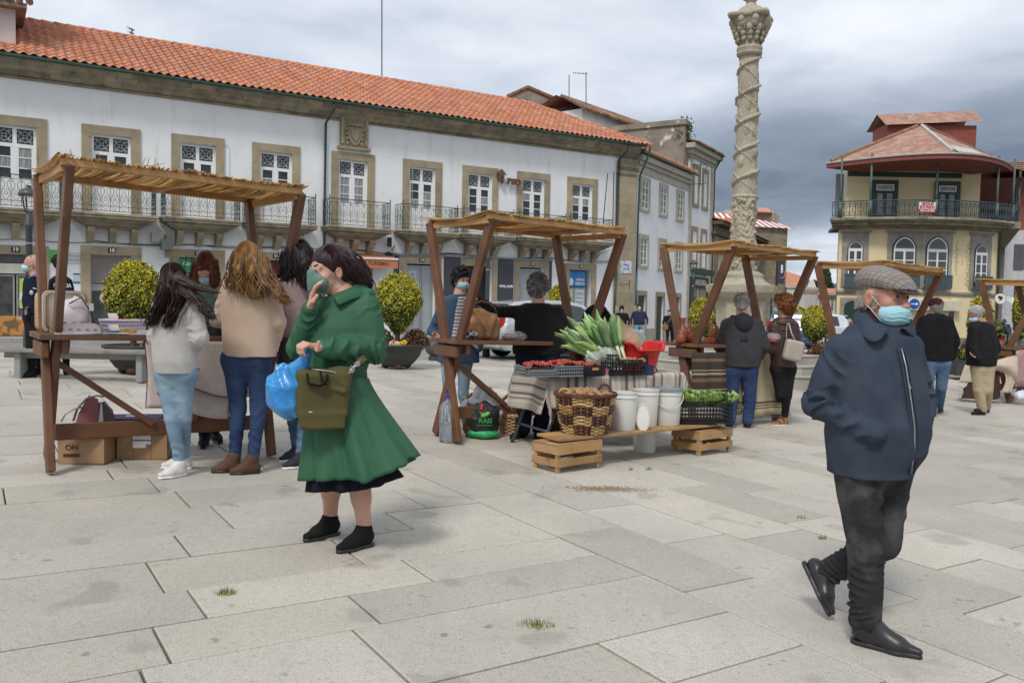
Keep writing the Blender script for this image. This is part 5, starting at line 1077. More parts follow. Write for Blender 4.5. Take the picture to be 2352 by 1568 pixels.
silver=M('silver_paint',(.50,.53,.53),.25,(.48,.51,.51),2,metal=.3,coat=.6)
p=G(1160,826); car(p.x+1.45,p.y+1.35,rad(27),silver,'silver estate car parked behind the second stall')
car(at(1815,760,34).x,34,rad(70),M('blue_paint',(.03,.07,.16),.25,coat=.5),'dark blue car parked down the side street',4.2); car(at(1850,760,38).x,38,rad(150),M('white_car_paint',(.62,.68,.70),.25,coat=.5),'white car parked behind the golden bush',4.2)
# == SIGNS AT THE RIGHT
def disc(c,r,t,n,mat,name,par,ring=None):
 mb=MB(); mb.prism([(r*math.cos(a),r*math.sin(a)) for a in np.linspace(0,2*PI,n,endpoint=False)],-t/2,t/2,lambda x,y,q:(c[0]+x,c[1]+q,c[2]+y)); return ob(name,mb,mat,par)
D=40; c=at(2100,698,D); r_=13*D/1898; t_=thing('road_sign','round blue road sign with a white arrow pointing right','sign',(c.x,D,gz(c.x,D))); disc(c,r_,.03,24,wh,'rim',t_); disc((c.x,c.y-.018,c.z),r_*.93,.01,24,M('road_blue',(.01,.08,.42),.4),'face',t_)
mb=MB(); mb.prism([(-.62,-.08),(.25,-.08),(.25,-.32),(.68,0),(.25,.32),(.25,.08),(-.62,.08)],-.03,-.026,lambda x,y,q:(c.x+x*r_,D+q,c.z+y*r_)); ob('arrow',mb,wh,t_); mb=MB(); mb.tube([(c.x,D+.04,gz(c.x,D)),(c.x,D+.04,c.z)],.03,8); ob('post',mb,alu,t_)
D=46; c=at(2297,686,D); r_=11.7*D/1898; t_=thing('round_shop_sign','round white hanging sign with red and green leaf marks','sign',tuple(c)); disc(c,r_,.06,24,wh,'disc',t_); 
for dx,dz,m_ in((-.3,.3,'sign_red'),(-.05,.35,'sign_red'),(.15,.0,'leaf_green'),(.3,.25,'leaf_green'),(.0,-.1,'leaf_green')): disc((c.x+dx*r_,c.y-.035,c.z+dz*r_),r_*.26,.008,10,MATS[m_],'leaf_mark',t_)
t_=thing('cafe_awning','pale striped awning on the flank of the yellow house','awning',tuple(at(2335,700,50))); mb=MB(); a,b,c2,d2=at(2312,690,50),at(2420,735,44),at(2420,700,47),at(2312,680,53); 
for k in range(8):
 lp=lambda u,v,t:tuple(Vector(u)+(Vector(v)-Vector(u))*t); mb=MB(); mb.add([lp(a,b,k/8),lp(a,b,(k+1)/8),lp(d2,c2,(k+1)/8),lp(d2,c2,k/8)],[(0,1,2,3)]); ob('awning_stripe',mb,white if k%2 else M('pale_green_canvas',(.45,.60,.42),.8),t_)
# == MARKET STALLS
woodm=M('brown_stained_wood',(.165,.072,.033),.6,(.105,.045,.021),3.,6.,isl=.16,stretch=(1.,1.,1.),bs=24,bst=.25,bd=.004,wave=(5.,3.,'Z',.3),spk=[(7,(.17,.10,.06),.66,.5)])
reedm=M('reed',(.66,.45,.19),.75,(.50,.32,.13),5.,4.,isl=.4,spk=[(18,(.60,.44,.22),.6,.5)])
translucent(reedm,.45)
battm=M('batten_wood',(.50,.29,.12),.7,(.40,.22,.09),5,bs=30,bst=.3)
rawm=M('raw_crate_wood',(.43,.26,.12),.75,(.32,.185,.085),3.5,6.,isl=.14,bs=30,bst=.35,bd=.004,spk=[(8,(.20,.11,.05),.66,.6)])
ST=[]
def stall(x,y,yaw,label,L_=1.64,b=.26,tn=.70,tf=.33,h=2.20,seed=1,shelf=True,ends=(0,1),dark=None):
 g0=gz(x,y); t_=thing('market_stall',label,'market stall',(x,y,g0),'wooden market stalls with reed roofs')
 u=np.array([math.cos(yaw),math.sin(yaw),0]); v=np.array([-math.sin(yaw),math.cos(yaw),0]); o=np.array([x,y,0]); rr=random.Random(seed)
 gc=gz(x+u[0]*L_/2,y+u[1]*L_/2)
 def P(a,c,z,tilt=True): p=o+a*u+c*v; return np.array([p[0],p[1],z+gz(p[0],p[1])])
 W_=woodm
 for a in ends and [e*L_ for e in ends]:
  sg=1 if a==0 else -1
  for (f,t,off) in((-b,tf,-.028),(b,-tn,.028)):
   aa=a+off; lo=P(aa,f-(t-f)*.0,-.0); hi=P(aa,t,h); mb=MB(); d=hi-lo; d/=np.linalg.norm(d)
   mb.beam(lo-d*0+np.array([0,0,.02]),hi-d*.01,.054,.105,upd=v,bev=.006); ob('post',mb,W_,t_)
   mb=MB(); mb.box(lo+np.array([0,0,.02]),(.1,.1,.03),np.array([u,v,[0,0,1]]).T); ob('foot_plate',mb,M('galvanised',(.35,.36,.36),.4,metal=.7),t_,kind='stuff') if False else None
  mb=MB(); mb.beam(P(a+sg*.07,-.27,.93),P(a+sg*.07,.15,.93),.05,.11,bev=.008); ob('bearer',mb,W_,t_)
  mb=MB(); mb.beam(P(a-sg*.06,-.27,.90),P(a-sg*.06,.15,.90),.05,.11,bev=.008); ob('bearer',mb,W_,t_)
  mb=MB(); mb.beam(P(a,-tn,h-.04),P(a,tf,h-.04),.05,.055); ob('roof_batten',mb,battm,t_)
 for c in(-tn,tf): mb=MB(); mb.beam(P(-.03,c,h-.005),P(L_+.03,c,h-.005),.05,.05,bev=.004); ob('roof_batten',mb,battm,t_)
 mb=MB(); mb.beam(P(L_/2,-tn,h-.02),P(L_/2,tf,h-.02),.04,.04); ob('roof_batten',mb,battm,t_)
 if shelf:
  for k in range(3): mb=MB(); mb.beam(P(-.10,-.27+.17*k+.05,.995),P(L_+.10,-.27+.17*k+.05,.995),.165,.04,bev=.004); ob('shelf_board',mb,W_,t_)
 mb=MB(); mb.beam(P(.03,-.02,.27),P(L_-.03,-.02,.27),.05,.12,bev=.006); ob('lower_rail',mb,W_,t_)
 for (a,c) in((.04,L_*.44),(L_-.04,L_*.60)): mb=MB(); mb.beam(P(a,-.03,.80),P(c,-.03,.30),.045,.085,upd=v,bev=.005); ob('brace',mb,W_,t_)
 mb=MB(); n=int((L_+.12)/.0085)
 for k in range(int(n*1.5)):
  a=-.06+(L_+.12)*rr.random(); lay=rr.random(); c0=-tn-.04-abs(rr.gauss(0,.018)); c1=tf+.03+abs(rr.gauss(0,.025)); 
  sag=lambda c:-.055*math.sin(PI*min(1,max(0,(c+tn)/(tn+tf))))*(.6+.4*math.sin(a*9+seed))-.02*abs(math.sin(a*PI*2/L_))
  sk=rr.gauss(0,.014); pts=[P(a+sk*(c-c0),c,h+.035+.016*lay+sag(c)) for c in(c0,c0+(c1-c0)*.35,c0+(c1-c0)*.7,c1)]
  mb.tube(pts,(.0038+.0022*rr.random()),3,cap=False)
 for k in range(18):
  a=-.05+(L_+.1)*rr.random(); s_=rr.choice((-1,-1,1)); c=-tn-.03 if s_<0 else tf+.03; q=P(a,c,h+.04); l=.03+.06*rr.random()
  mb.tube([P(a-.06*rr.random(),c-s_*.1,h+.045),q,P(a+rr.gauss(0,.05),c+s_*l,h+.045+rr.uniform(-.03,.045))],.0028,3,cap=False)
 for k in range(16):
  a=L_+.02; c=-tn+(tn+tf)*rr.random(); mb.tube([P(a-.15,c,h+.05),P(a+.03+.07*rr.random(),c+rr.gauss(0,.04),h+.05+rr.uniform(-.03,.03))],.003,3,cap=False)
 ob('reed_mat',mb,reedm,t_,kind='stuff')
 if 'reed_backing' not in MATS: translucent(M('reed_backing',(.80,.52,.20),.85,(.62,.36,.13),14,5.,bs=60,bst=.8,bd=.01),.5)
 mb=MB(); mb.grid(lambda i,j:P(-.05+(L_+.1)*i,-tn-.03+(tn+tf+.06)*j,h+.024-.055*math.sin(PI*j)*(.6+.4*math.sin((-.05+(L_+.1)*i)*9+seed))),18,8); ob('mat_backing',mb,M('reed_backing',(.52,.32,.12),.85,(.36,.20,.07),14,5.,stretch=(1,1,1),bs=60,bst=.8,bd=.01),t_)
 ST.append(dict(P=P,u=u,v=v,t=t_,yaw=yaw)); return ST[-1]
s1=stall(-3.443,6.133,.653,'large market stall at the left laden with baby clothes and bows',seed=1)
s2=stall(-.635,8.234,.618,'second market stall with a brown leather bag on its shelf',seed=2,h=2.19,tf=.36)
s3=stall(2.085,10.112,.655,'third market stall with pottery, in front of the carved column',seed=3)
s4=stall(4.752,12.107,.665,'fourth market stall, behind the man in the flat cap',seed=4)
q=G(2321,927); vv=np.array([-math.sin(.66),math.cos(.66)]); s5=stall(q.x+.26*vv[0],q.y+.26*vv[1],.66,'market stall cut by the right edge of the picture',seed=5)
# == GOODS ON THE FIRST STALL
def soft(c,r,seed,amp=.25,n=14,m=10,R=None,freq=4.):
 """a rumpled soft lump"""
 mb=MB(); V_=[];F_=[]
 for j in range(m+1):
  ph=PI*j/m
  for k in range(n):
   a=2*PI*k/n; d=Vector((math.sin(ph)*math.cos(a),math.sin(ph)*math.sin(a),math.cos(ph))); q=1+amp*mnoise.noise(d*freq*.5+Vector((seed*3.1,seed,0)))+amp*.6*mnoise.noise(d*freq*1.4+Vector((seed,7,seed)))
   V_.append([d.x*r[0]*q,d.y*r[1]*q,max(-r[2],d.z*r[2]*q)])
 V_=np.array(V_); 
 if R is not None: V_=V_@np.array(R).T
 for j in range(m):
  for k in range(n): k2=(k+1)%n; F_.append((j*n+k,(j+1)*n+k,(j+1)*n+k2,j*n+k2))
 mb.add(V_+np.array(c),F_); return mb
def rz(a): c,s=math.cos(a),math.sin(a); return np.array([[c,-s,0],[s,c,0],[0,0,1]])
P=s1['P']; Y1=s1['yaw']; R1=rz(Y1)
rainb=M('rainbow_print_cotton',(.66,.62,.64),.9,(.60,.55,.58),3,spk=[(17,(.55,.30,.26),.60,.8),(23,(.45,.42,.48),.64,.5)],bs=12,bst=.3,bd=.01)
bent=M('bent_plywood',(.50,.33,.17),.6,(.42,.26,.12),3,stretch=(.4,.4,12)); cream=M('cream_edge',(.60,.53,.44),.6)
SH=1.015
def rr_box(mb,c,w,d,h,R,t=.015,r=.04):
 """open rounded tube box (mouth faces -y local)"""
 pts=[]; 
 for cx,cz,a0 in((w/2-r,h/2-r,0),(-w/2+r,h/2-r,PI/2),(-w/2+r,-h/2+r,PI),(w/2-r,-h/2+r,1.5*PI)):
  for k in range(4): a=a0+PI/2*k/3; pts.append((cx+r*math.cos(a),cz+r*math.sin(a)))
 inn=[(x*(1-2*t/w),z*(1-2*t/h)) for x,z in pts]; n=len(pts); V_=[]
 for y in(-d/2,d/2):
  for L2 in(pts,inn): V_+=[(x,y,z) for x,z in L2]
 V_=np.array(V_)@np.array(R).T+np.array(c)
 f=[]
 for k in range(n):
  k2=(k+1)%n; f+=[(k,k2,2*n+k2,2*n+k),(n+k,3*n+k,3*n+k2,n+k2),(k,n+k,n+k2,k2),(2*n+k,2*n+k2,3*n+k2,3*n+k)]
 f.append(tuple(2*n+k for k in range(n))); mb.add(V_,f)
c=P(.10,.10,SH+.155); t_=thing('display_box','upright bent plywood box standing open on the left end of the stall','box',tuple(c-[0,0,.155])); mb=MB(); rr_box(mb,c,.30,.20,.31,R1@rz(.25),.018,.05); ob('shell',mb,bent,t_,auto=40); mb=MB(); rr_box(mb,c-s1['v']*.105,.305,.012,.315,R1@rz(.25),.02,.05); ob('rim',mb,cream,t_,auto=40)
def fold_sheet(name,label,cat,fn,nu,nv,mat,base,thick=.006,extra=None):
 t_=thing(name,label,cat,tuple(base)); mb=MB(); A=np.array([[fn(i/nu,j/nv) for i in range(nu+1)] for j in range(nv+1)],float); V_=A.reshape(-1,3); n=len(V_)
 f=[(j*(nu+1)+i,j*(nu+1)+i+1,(j+1)*(nu+1)+i+1,(j+1)*(nu+1)+i) for j in range(nv) for i in range(nu)]
 mb.add(V_,f); o=ob('cloth',mb,mat,t_,smooth=True); md=o.modifiers.new('s','SOLIDIFY'); md.thickness=thick; return t_
t_=thing('rainbow_bag','white drawstring bag with a rainbow print leaning inside the plywood box','bag',tuple(P(.16,.0,SH))); ob('bag',soft(P(.17,-.02,SH+.13),(.105,.07,.135),3,.22,20,14,R1),rainb,t_,smooth=True); mb=MB(); mb.tube([P(.12,-.10,SH+.22),P(.2,-.1,SH+.27),P(.27,-.09,SH+.16),P(.29,-.09,SH+.05)],.006,5); ob('cord',mb,black,t_,smooth=True); mb=MB(); mb.box(P(.27,-.1,SH+.20),(.03,.004,.055),R1@rz(.3)); ob('price_tag',mb,wh,t_)
t_=thing('folded_pouch','white flat pouch with rainbow print lying at the left front of the shelf','pouch',tuple(P(.05,-.22,SH))); mb=MB(); mb.prism([(-.15,0),(.15,0),(.15,.085),(.13,.10),(-.12,.115),(-.15,.10)],-.07,.07,lambda x,y,t:tuple(P(.16+x+t*.12,-.17+t+.0,SH+y*(1-.25*abs(t)/.07)))); ob('pouch',mb,rainb,t_,auto=60); 
for k in range(9):
 cx=-.11+.055*(k%5)+(.02 if k>4 else 0); cz=.03+.05*(k//5); mb=MB()
 for j,m_ in enumerate((flO,flY,M('peach',(.6,.33,.22),.8))):
  mb=MB(); mb.tube([tuple(np.array(P(.16+cx+(.014-.004*j)*math.cos(a),-.243,SH+cz+(.014-.004*j)*math.sin(a)))) for a in np.linspace(0,PI,6)],.0018,4); ob('printed_rainbow',mb,MATS['peach'],t_)
def lat_basket(name,label,c,w,d,h,R,mat,par=None,bars=9,rows=3,flare=.03,r=.005,cat='basket',group=None,solid=True):
 t_=thing(name,label,cat,tuple(c),group); R=np.array(R)
 def Q(x,y,z): f=1+flare*2*(z/h); return tuple(np.array([x*f,y*f,z])@R.T+np.array(c))
 mb=MB(); co=[(-w/2,-d/2),(w/2,-d/2),(w/2,d/2),(-w/2,d/2)]
 mb.tube([Q(x,y,h) for x,y in co+co[:1]],r*1.9,5); 
 for k in range(rows): mb.tube([Q(x,y,h*(k+.15)/rows) for x,y in co+co[:1]],r,4)
 ob('rim',mb,mat,t_)
 mb=MB()
 for i in range(4):
  (x0,y0),(x1,y1)=co[i],co[(i+1)%4]; nb=max(3,int(bars*(w if i%2==0 else d)/w))
  for k in range(nb): f=k/nb; mb.tube([Q(x0+(x1-x0)*f,y0+(y1-y0)*f,0),Q(x0+(x1-x0)*f,y0+(y1-y0)*f,h)],r*.8,4)
 ob('bars',mb,mat,t_,kind='stuff')
 mb=MB(); mb.add([Q(x,y,.006) for x,y in co]+[Q(x*.97,y*.97,.012) for x,y in co],[(0,1,2,3),(7,6,5,4)]); 
 if solid: 
  for i in range(4): (x0,y0),(x1,y1)=co[i],co[(i+1)%4]; mb.add([Q(x0*.98,y0*.98,0),Q(x1*.98,y1*.98,0),Q(x1*.98,y1*.98,h*solid),Q(x0*.98,y0*.98,h*solid)],[(0,1,2,3)])
 ob('base',mb,mat,t_); return t_
lil=M('lilac_plastic',(.58,.54,.64),.45,(.54,.50,.60),4)
c=P(.52,.04,SH); lat_basket('plastic_basket','lilac plastic basket of hair bows on the stall shelf',c,.28,.17,.10,R1@rz(-.1),lil,bars=14,rows=3,flare=.08,solid=.9)
bw=[((.02,.03,.03),'grey'),((.45,.42,.36),'sand'),((.55,.08,.14),'pink'),((.05,.06,.10),'navy'),((.62,.58,.55),'cream')]
def bow(c,s,col,label,seed,yaw=0.,cat='hair bow',grp='hair bows and scrunchies on the first stall'):
 t_=thing('hair_bow',label,cat,tuple(c),grp); R=rz(yaw)
 for sg in(-1,1): ob('loop',soft(np.array(c)+np.array([sg*s*.6,0,s*.35])@R.T,(s*.65,s*.5,s*.42),seed+sg,.5,12,8,R,5.),col,t_,smooth=True)
 ob('knot',soft(np.array(c)+[0,0,s*.38],(s*.25,s*.3,s*.3),seed,.3,8,6),col,t_,smooth=True)
def cm(n,c): return M(n+'_cloth',c,.9,tuple(x*.7 for x in c),14,bs=60,bst=.4,bd=.004)
cols={'royal blue':(.03,.08,.30),'mustard':(.62,.32,.03),'red':(.50,.015,.02),'white':(.62,.60,.62),'dark green':(.03,.11,.08),'pale pink':(.62,.45,.44),'navy':(.02,.025,.07),'grey':(.25,.25,.27),'cream':(.6,.55,.48)}
for k,(a,c_,s_,cn,lb) in enumerate(((.40,-.22,.040,'royal blue','royal blue bow at the front edge of the shelf'),(.50,-.20,.055,'mustard','mustard yellow scrunchie in the middle of the shelf'),(.57,-.12,.045,'red','small red bow behind the mustard scrunchie'),(.60,-.22,.05,'white','white ruffled bow right of the mustard scrunchie'),(.70,-.20,.055,'white','white printed bow next to the large red bow'),(.66,-.10,.05,'pale pink','pale pink bow behind the white bows'),(.83,-.20,.075,'red','large red bow at the right of the shelf display'),(.86,-.07,.045,'dark green','dark green bow behind the large red bow'),(.76,-.05,.05,'navy','navy bow at the back beside the dark green bow'),(.97,-.14,.05,'pale pink','pale pink bow beside the girl in the white sweater'))):
 bow(P(a,c_,SH),s_,cm(cn,cols[cn]),lb,k+5,Y1+random.uniform(-.5,.5))
for k,(a,c_,cn,lb) in enumerate(((.43,.04,'pale pink','patterned bow at the left of the lilac basket'),(.50,.06,'navy','dark bow in the middle of the lilac basket'),(.58,.04,'cream','large cream bow at the right of the lilac basket'),(.52,.0,'red','pink knot at the front of the lilac basket'))): bow(P(a,c_,SH+.075),.05,cm(cn,cols[cn]),lb,k+30,Y1)
for k,(a,c_,z,lb) in enumerate(((.46,.10,.13,'white card standing in the lilac basket'),(.42,-.13,.05,'white card leaning behind the blue bow'),(.90,-.02,.08,'white card on the dark green bow'))): t_=thing('price_card',lb,'card',tuple(P(a,c_,SH+z))); mb=MB(); mb.box(P(a,c_,SH+z),(.075,.05,.002),R1@rz(.3)@np.array([[1,0,0],[0,.5,-.86],[0,.86,.5]])); ob('card',mb,wh,t_)
t_=thing('folded_cloths','flat white and grey cloths spread along the front of the shelf','cloths',tuple(P(.35,-.22,SH))); 
for k,(a,w_) in enumerate(((.22,.2),(.42,.2),(.60,.22),(.80,.2))): ob('cloth',soft(P(a,-.21,SH+.008),(w_*.6,.07,.012),k+50,.35,16,6,R1),cm('white' if k%2 else 'grey2',(.62,.60,.62) if k%2 else (.48,.48,.52)),t_,smooth=True)
blk=M('pale_muslin',(.50,.43,.40),.95,(.45,.385,.36),20,3,bs=120,bst=.4,bd=.003); edg=M('oxblood_edging',(.14,.03,.04),.9)
def hang(s0,s1,zt,zb0,zb1,off,lab,ph,marks=()):
 f=lambda i,j:tuple(P(s0+(s1-s0)*i+.02*math.sin(j*3+ph),-.285-off-.02*math.sin(i*7+ph)*(j)-.05*j*j*.6,zt+((zb0+(zb1-zb0)*i)-zt)*j+.02*j*math.sin(i*6+ph)))
 t_=fold_sheet('baby_blanket',lab,'blanket',f,18,16,blk,P(s0,-.29,zt),.004); mb=MB(); mb.tube([f(0,j/16) for j in range(17)]+[f(i/18,1) for i in range(1,19)]+[f(1,1-j/16) for j in range(1,17)],.006,4); ob('edging',mb,edg,t_)
 for (i,j) in marks:
  mb=MB(); q=np.array(f(i,j))+[0,-.01,0]; 
  for k in range(4): mb.tube([q+[.02*math.cos(k*1.3),-.002,.015*math.sin(k*1.3)],q+[.03+.03*math.cos(k*2.1),-.002,.02*math.sin(k*2.3)],q+[.04*k*.3,-.002,-.02+.01*k]],.003,4)
  ob('embroidered_mark',mb,edg,t_)
hang(.60,1.22,.98,.47,.36,.0,'pale blanket with oxblood edging hanging from the first stall',0.,((.14,.78),(.2,.55))); hang(.86,1.4,.98,.62,.52,.035,'second pale blanket hanging in front of the first',1.3,((.15,.62),))
card=M('cardboard',(.33,.20,.105),.85,(.28,.165,.085),2.5,isl=.06,bs=40,bst=.15)
def cbox(px,py,w,d,h,yaw,label,flaps=False,txt=None,lid=None):
 q=G(px,py); R=rz(yaw); g=gz(q.x,q.y); t_=thing('cardboard_box',label,'cardboard box',(q.x,q.y,g),'boxes under the first stall'); Q=lambda x,y,z:tuple(np.array([x,y+d/2,z])@R.T+np.array([q.x,q.y,g]))
 for (x0,x1,y0,y1,z0,z1) in((-w/2,w/2,-d/2,-d/2+.006,0,h),(-w/2,w/2,d/2-.006,d/2,0,h),(-w/2,-w/2+.006,-d/2+.006,d/2-.006,0,h),(w/2-.006,w/2,-d/2+.006,d/2-.006,0,h),(-w/2,w/2,-d/2,d/2,.001,.008)):
  mb=MB(); mb.box(Q((x0+x1)/2,(y0+y1)/2,(z0+z1)/2),(x1-x0,y1-y0,z1-z0),R); ob('side',mb,card,t_)
 if flaps:
  mb=MB(); mb.box(Q(0,-d*.25,h+.004),(w,d*.48,.005),R); ob('flap',mb,card,t_); mb=MB(); mb.box(Q(0,d*.25,h+.004),(w,d*.48,.005),R); ob('flap',mb,card,t_)
  mb=MB(); mb.box(Q(0,-d/2-.002,h*.70),(w*.36,.002,h*.34),R); mb.box(Q(-.05*w,-d/2-.003,h*.48),(w*.26,.002,h*.14),R); ob('label',mb,wh,t_,kind='stuff'); mb=MB(); mb.box(Q(0,-d/2-.004,h*.66),(w*.36,.002,h*.04),R); ob('tape',mb,black,t_)
  for x in(-.17*w,.18*w): mb=MB(); mb.box(Q(x,-d/2-.001,h/2),(.004,.003,h),R); ob('crease',mb,M('crease',(.20,.12,.06),.9),t_)
 if txt: 
  for s_,z,w2 in txt: put_text(s_,.06,Q(-w*.20 if w2<.2 else w*.12,-d/2-.004,z),R@np.array([1,0,0]),(0,0,1),M('box_print',(.09,.05,.03),.8),'lettering',t_,w=w2)
 if lid:
  mb=MB(); mb.box(Q(.0,0,h+.03),(w*1.22,d*1.1,.05),R,b=.006); l_=ob('lid',mb,lid,t_); mb=MB(); mb.box(Q(.05,0,h+.058),(w*.36,d*.3,.003),R); ob('lid_label',mb,wh,l_)
  mb=MB(); mb.box(Q(-w*.62,-.03,h+.0),(.06,d*.8,.006),R@np.array([[.8,0,-.6],[0,1,0],[.6,0,.8]])); ob('lid_flap',mb,lid,l_)
 return t_
cbox(186,1066,.34,.3,.20,Y1-.55,'cardboard box under the left end of the first stall with a pink bag on it',txt=(('ON',.13,.09),('oooooooooo',.075,.12),))
cbox(287,1050,.42,.28,.26,Y1-.45,'cardboard box with a purple lid under the first stall',lid=M('purple_card',(.07,.03,.14),.6,(.06,.025,.12),3))
cbox(326,1056,.38,.30,.24,Y1-.50,'cardboard box with white labels under the first stall',flaps=True)
pinkm=M('dusty_pink_leather',(.36,.13,.14),.6,(.28,.09,.10),4,bs=8,bst=.3,bd=.01)
q=G(175,1060); g=q.z; cc=np.array([q.x+.02,q.y+.18,g]); t_=thing('pink_handbag','dusty pink handbag standing in the left cardboard box','handbag',tuple(cc+[0,0,.15])); mb=MB(); Rb=rz(Y1-.4)
mb.prism([(-.14,0),(.13,0),(.10,.16),(.05,.33),(-.01,.36),(-.08,.22)],-.05,.05,lambda x,y,t:tuple(np.array([x,t*(1-y*1.8),y+.14])@Rb.T+cc)); ob('bag',mb,pinkm,t_,auto=50); mb=MB(); mb.tube([np.array([x,-.02,z])@Rb.T+cc for x,z in((-.12,.30),(-.09,.40),(-.02,.48),(.05,.50),(.10,.49))],.016,6,flat=.5); mb.tube([np.array([x,-.05,z])@Rb.T+cc for x,z in((-.20,.30),(-.17,.36),(-.10,.40),(-.05,.41))],.008,5); ob('handle',mb,M('pale_strap',(.5,.42,.42),.6),t_,smooth=True)
t_=thing('pink_papers','bright pink papers in the left cardboard box','papers',tuple(cc+[-.1,0,.2])); ob('paper',soft(cc+[-.12,.0,.22],(.06,.05,.05),9,.5),flP,t_,smooth=True)
t_=thing('folder','purple edged folder leaning against the pink handbag','folder',tuple(cc+[.12,0,.15])); mb=MB(); mb.prism([(.06,.12),(.20,.12),(.14,.36),(.08,.43),(.045,.42)],-.045,.02,lambda x,y,t:tuple(np.array([x+.02,t,y+.02])@Rb.T+cc)); ob('folder',mb,M('folder_card',(.08,.045,.12),.6,(.20,.12,.08),5),t_); mb=MB(); mb.prism([(.0,.12),(.06,.12),(.04,.42),(.03,.42)],-.04,.0,lambda x,y,t:tuple(np.array([x+.055,t-.008,y+.02])@Rb.T+cc)); ob('white_edge',mb,wh,t_)
# == GOODS ON THE SECOND STALL
P2=s2['P']; Y2=s2['yaw']; R2=rz(Y2)
tan=M('tan_leather',(.29,.145,.055),.5,(.20,.095,.035),5,bs=5,bst=.5,bd=.03,spk=[(6,(.36,.20,.09),.6,.4)])
c=P2(.34,-.10,SH); lbc=c; t_=lbt=thing('leather_bag','slouchy tan leather bag standing on the second stall','handbag',tuple(c))
mb=MB(); mb.tube([c+np.array([x,-.03,z])@R2.T for x,z in((-.15,.27),(-.12,.36),(-.04,.39),(.05,.37),(.12,.33),(.15,.25))],.013,6,flat=.5); ob('strap',mb,M('dark_tan',(.12,.06,.03),.5),t_,smooth=True); mb=MB(); mb.tube([c+np.array([-.10+.02*math.cos(a),-.09,.31+.02*math.sin(a)])@R2.T for a in np.linspace(0,2*PI,9)],.004,4); ob('ring',mb,M('brass',(.45,.33,.12),.3,metal=.9),t_)
c=P2(.12,-.16,SH); t_=thing('patterned_scarf','black and white scarf bundled beside the tan bag','scarf',tuple(c)); ob('scarf',soft(c+[0,0,.04],(.10,.07,.055),15,.5,18,12,R2,6),M('bw_pattern',(.5,.47,.43),.9,(.03,.03,.03),26,2.,.47,.53),t_,smooth=True)
c=P2(.66,-.14,SH); t_=thing('bagged_bread','loaf of bread in a clear plastic bag on the second stall','bread',tuple(c)); 
for k in range(3): ob('loaf',soft(c+np.array([-.05+.05*k,0,.035])@R2.T,(.045,.045,.038),20+k,.15,12,8,R2),M('crust',(.26,.11,.05),.8,(.15,.06,.03),12),t_,smooth=True)
clear=M('clear_film',(.75,.77,.78),.12,(.7,.72,.74),20,alpha=.28,bs=25,bst=.8,bd=.02)
ob('plastic_bag',soft(c+np.array([.03,0,.04])@R2.T,(.15,.07,.06),25,.35,18,12,R2,6),clear,t_,smooth=True)
c=P2(1.30,-.02,SH); lat_basket('black_crate','small black crate at the right end of the second stall',c,.30,.2,.12,R2,M('black_plastic',(.014,.015,.016),.45,spec=.4),bars=10,rows=3,cat='crate'); t_=thing('white_helmet','white rounded bundle behind the small black crate','helmet',tuple(c)); ob('shell',soft(c+[.02,.1,.16],(.16,.14,.13),28,.12,18,12),M('helmet_white',(.60,.62,.64),.3),t_,smooth=True)
t_=thing('blue_mask_pack','crumpled blue plastic wrap sticking up from the small black crate','packaging',tuple(c+[0,0,.12])); ob('wrap',soft(c+[-.02,-.02,.17],(.035,.02,.10),31,.4,12,10,R2,5),M('sky_blue_plastic',(.05,.38,.55),.3),t_,smooth=True)
q=G(1029,1014); s_=q.y/1898; c=(q.x,q.y,q.z); t_=thing('water_bottle','large clear water bottle with a blue cap by the stall foot','bottle',c)
pet=M('pet_plastic',(.80,.86,.90),.06,(.75,.82,.86),5,trans=.85,ior=1.2,spec=.6); prof=[(.02,.0),(.082,.004),(.092,.02)]
for k in range(9): z=.04+.032*k; prof+=[(.092,z),(.084,z+.012),(.092,z+.024)]
prof+=[(.088,.345),(.07,.375),(.045,.405),(.026,.42),(.024,.44)]
mb=MB(); mb.lathe(prof,c,28); ob('bottle',mb,pet,t_,smooth=True); mb=MB(); mb.lathe([(.030,.435),(.031,.437),(.031,.475),(.027,.478)],c,18); ob('cap',mb,M('cap_blue',(.03,.05,.30),.4),t_); mb=MB(); mb.lathe([(.078,.012),(.084,.03),(.084,.19),(.0,.192)],c,20); ob('water',mb,M('water',(.7,.8,.85),.02,trans=.9,ior=1.33),t_,smooth=True); mb=MB(); mb.tube([(c[0]-.02,c[1],c[2]+.48),(c[0]-.035,c[1],c[2]+.53),(c[0]-.02,c[1],c[2]+.5)],.006,5); ob('handle',mb,MATS['cap_blue'],t_)
q=G(1108,1008); c=np.array([q.x,q.y+.06,q.z]); t_=thing('black_shopping_bag','black shopping bag with a green base and vegetable print','shopping bag',tuple(c)); ob('bag',soft(c+[0,0,.19],(.17,.13,.19),40,.25,26,20,None,3.5),M('black_bag_film',(.012,.012,.014),.28,(.03,.03,.032),7,bs=9,bst=.9,bd=.03),t_,smooth=True)
ob('green_base',soft(c+[0,-.005,.055],(.168,.135,.06),41,.12,24,10),M('green_film',(.02,.30,.09),.25,(.03,.40,.13),9,bs=12,bst=.9,bd=.03),t_,smooth=True); put_text('RAIS',.07,tuple(c+[.03,-.150,.20]),(1,0,0),(0,0,1),M('green_print',(.02,.28,.08),.5),'lettering',t_,bold=.002); 
mb=MB(); mb.box(c+np.array([.02,-.148,.155]),(.16,.004,.007)); ob('printed_line',mb,MATS['green_print'],t_); ob('printed_leaf',soft(c+[.03,-.142,.26],(.05,.008,.022),43,.4,10,6,np.array([[.9,0,-.43],[0,1,0],[.43,0,.9]])),M('leaf_print',(.15,.45,.06),.5),t_,smooth=True); ob('printed_pepper',soft(c+[-.01,-.138,.34],(.014,.008,.038),44,.2,8,6),M('pepper_print',(.6,.06,.02),.5),t_,smooth=True)
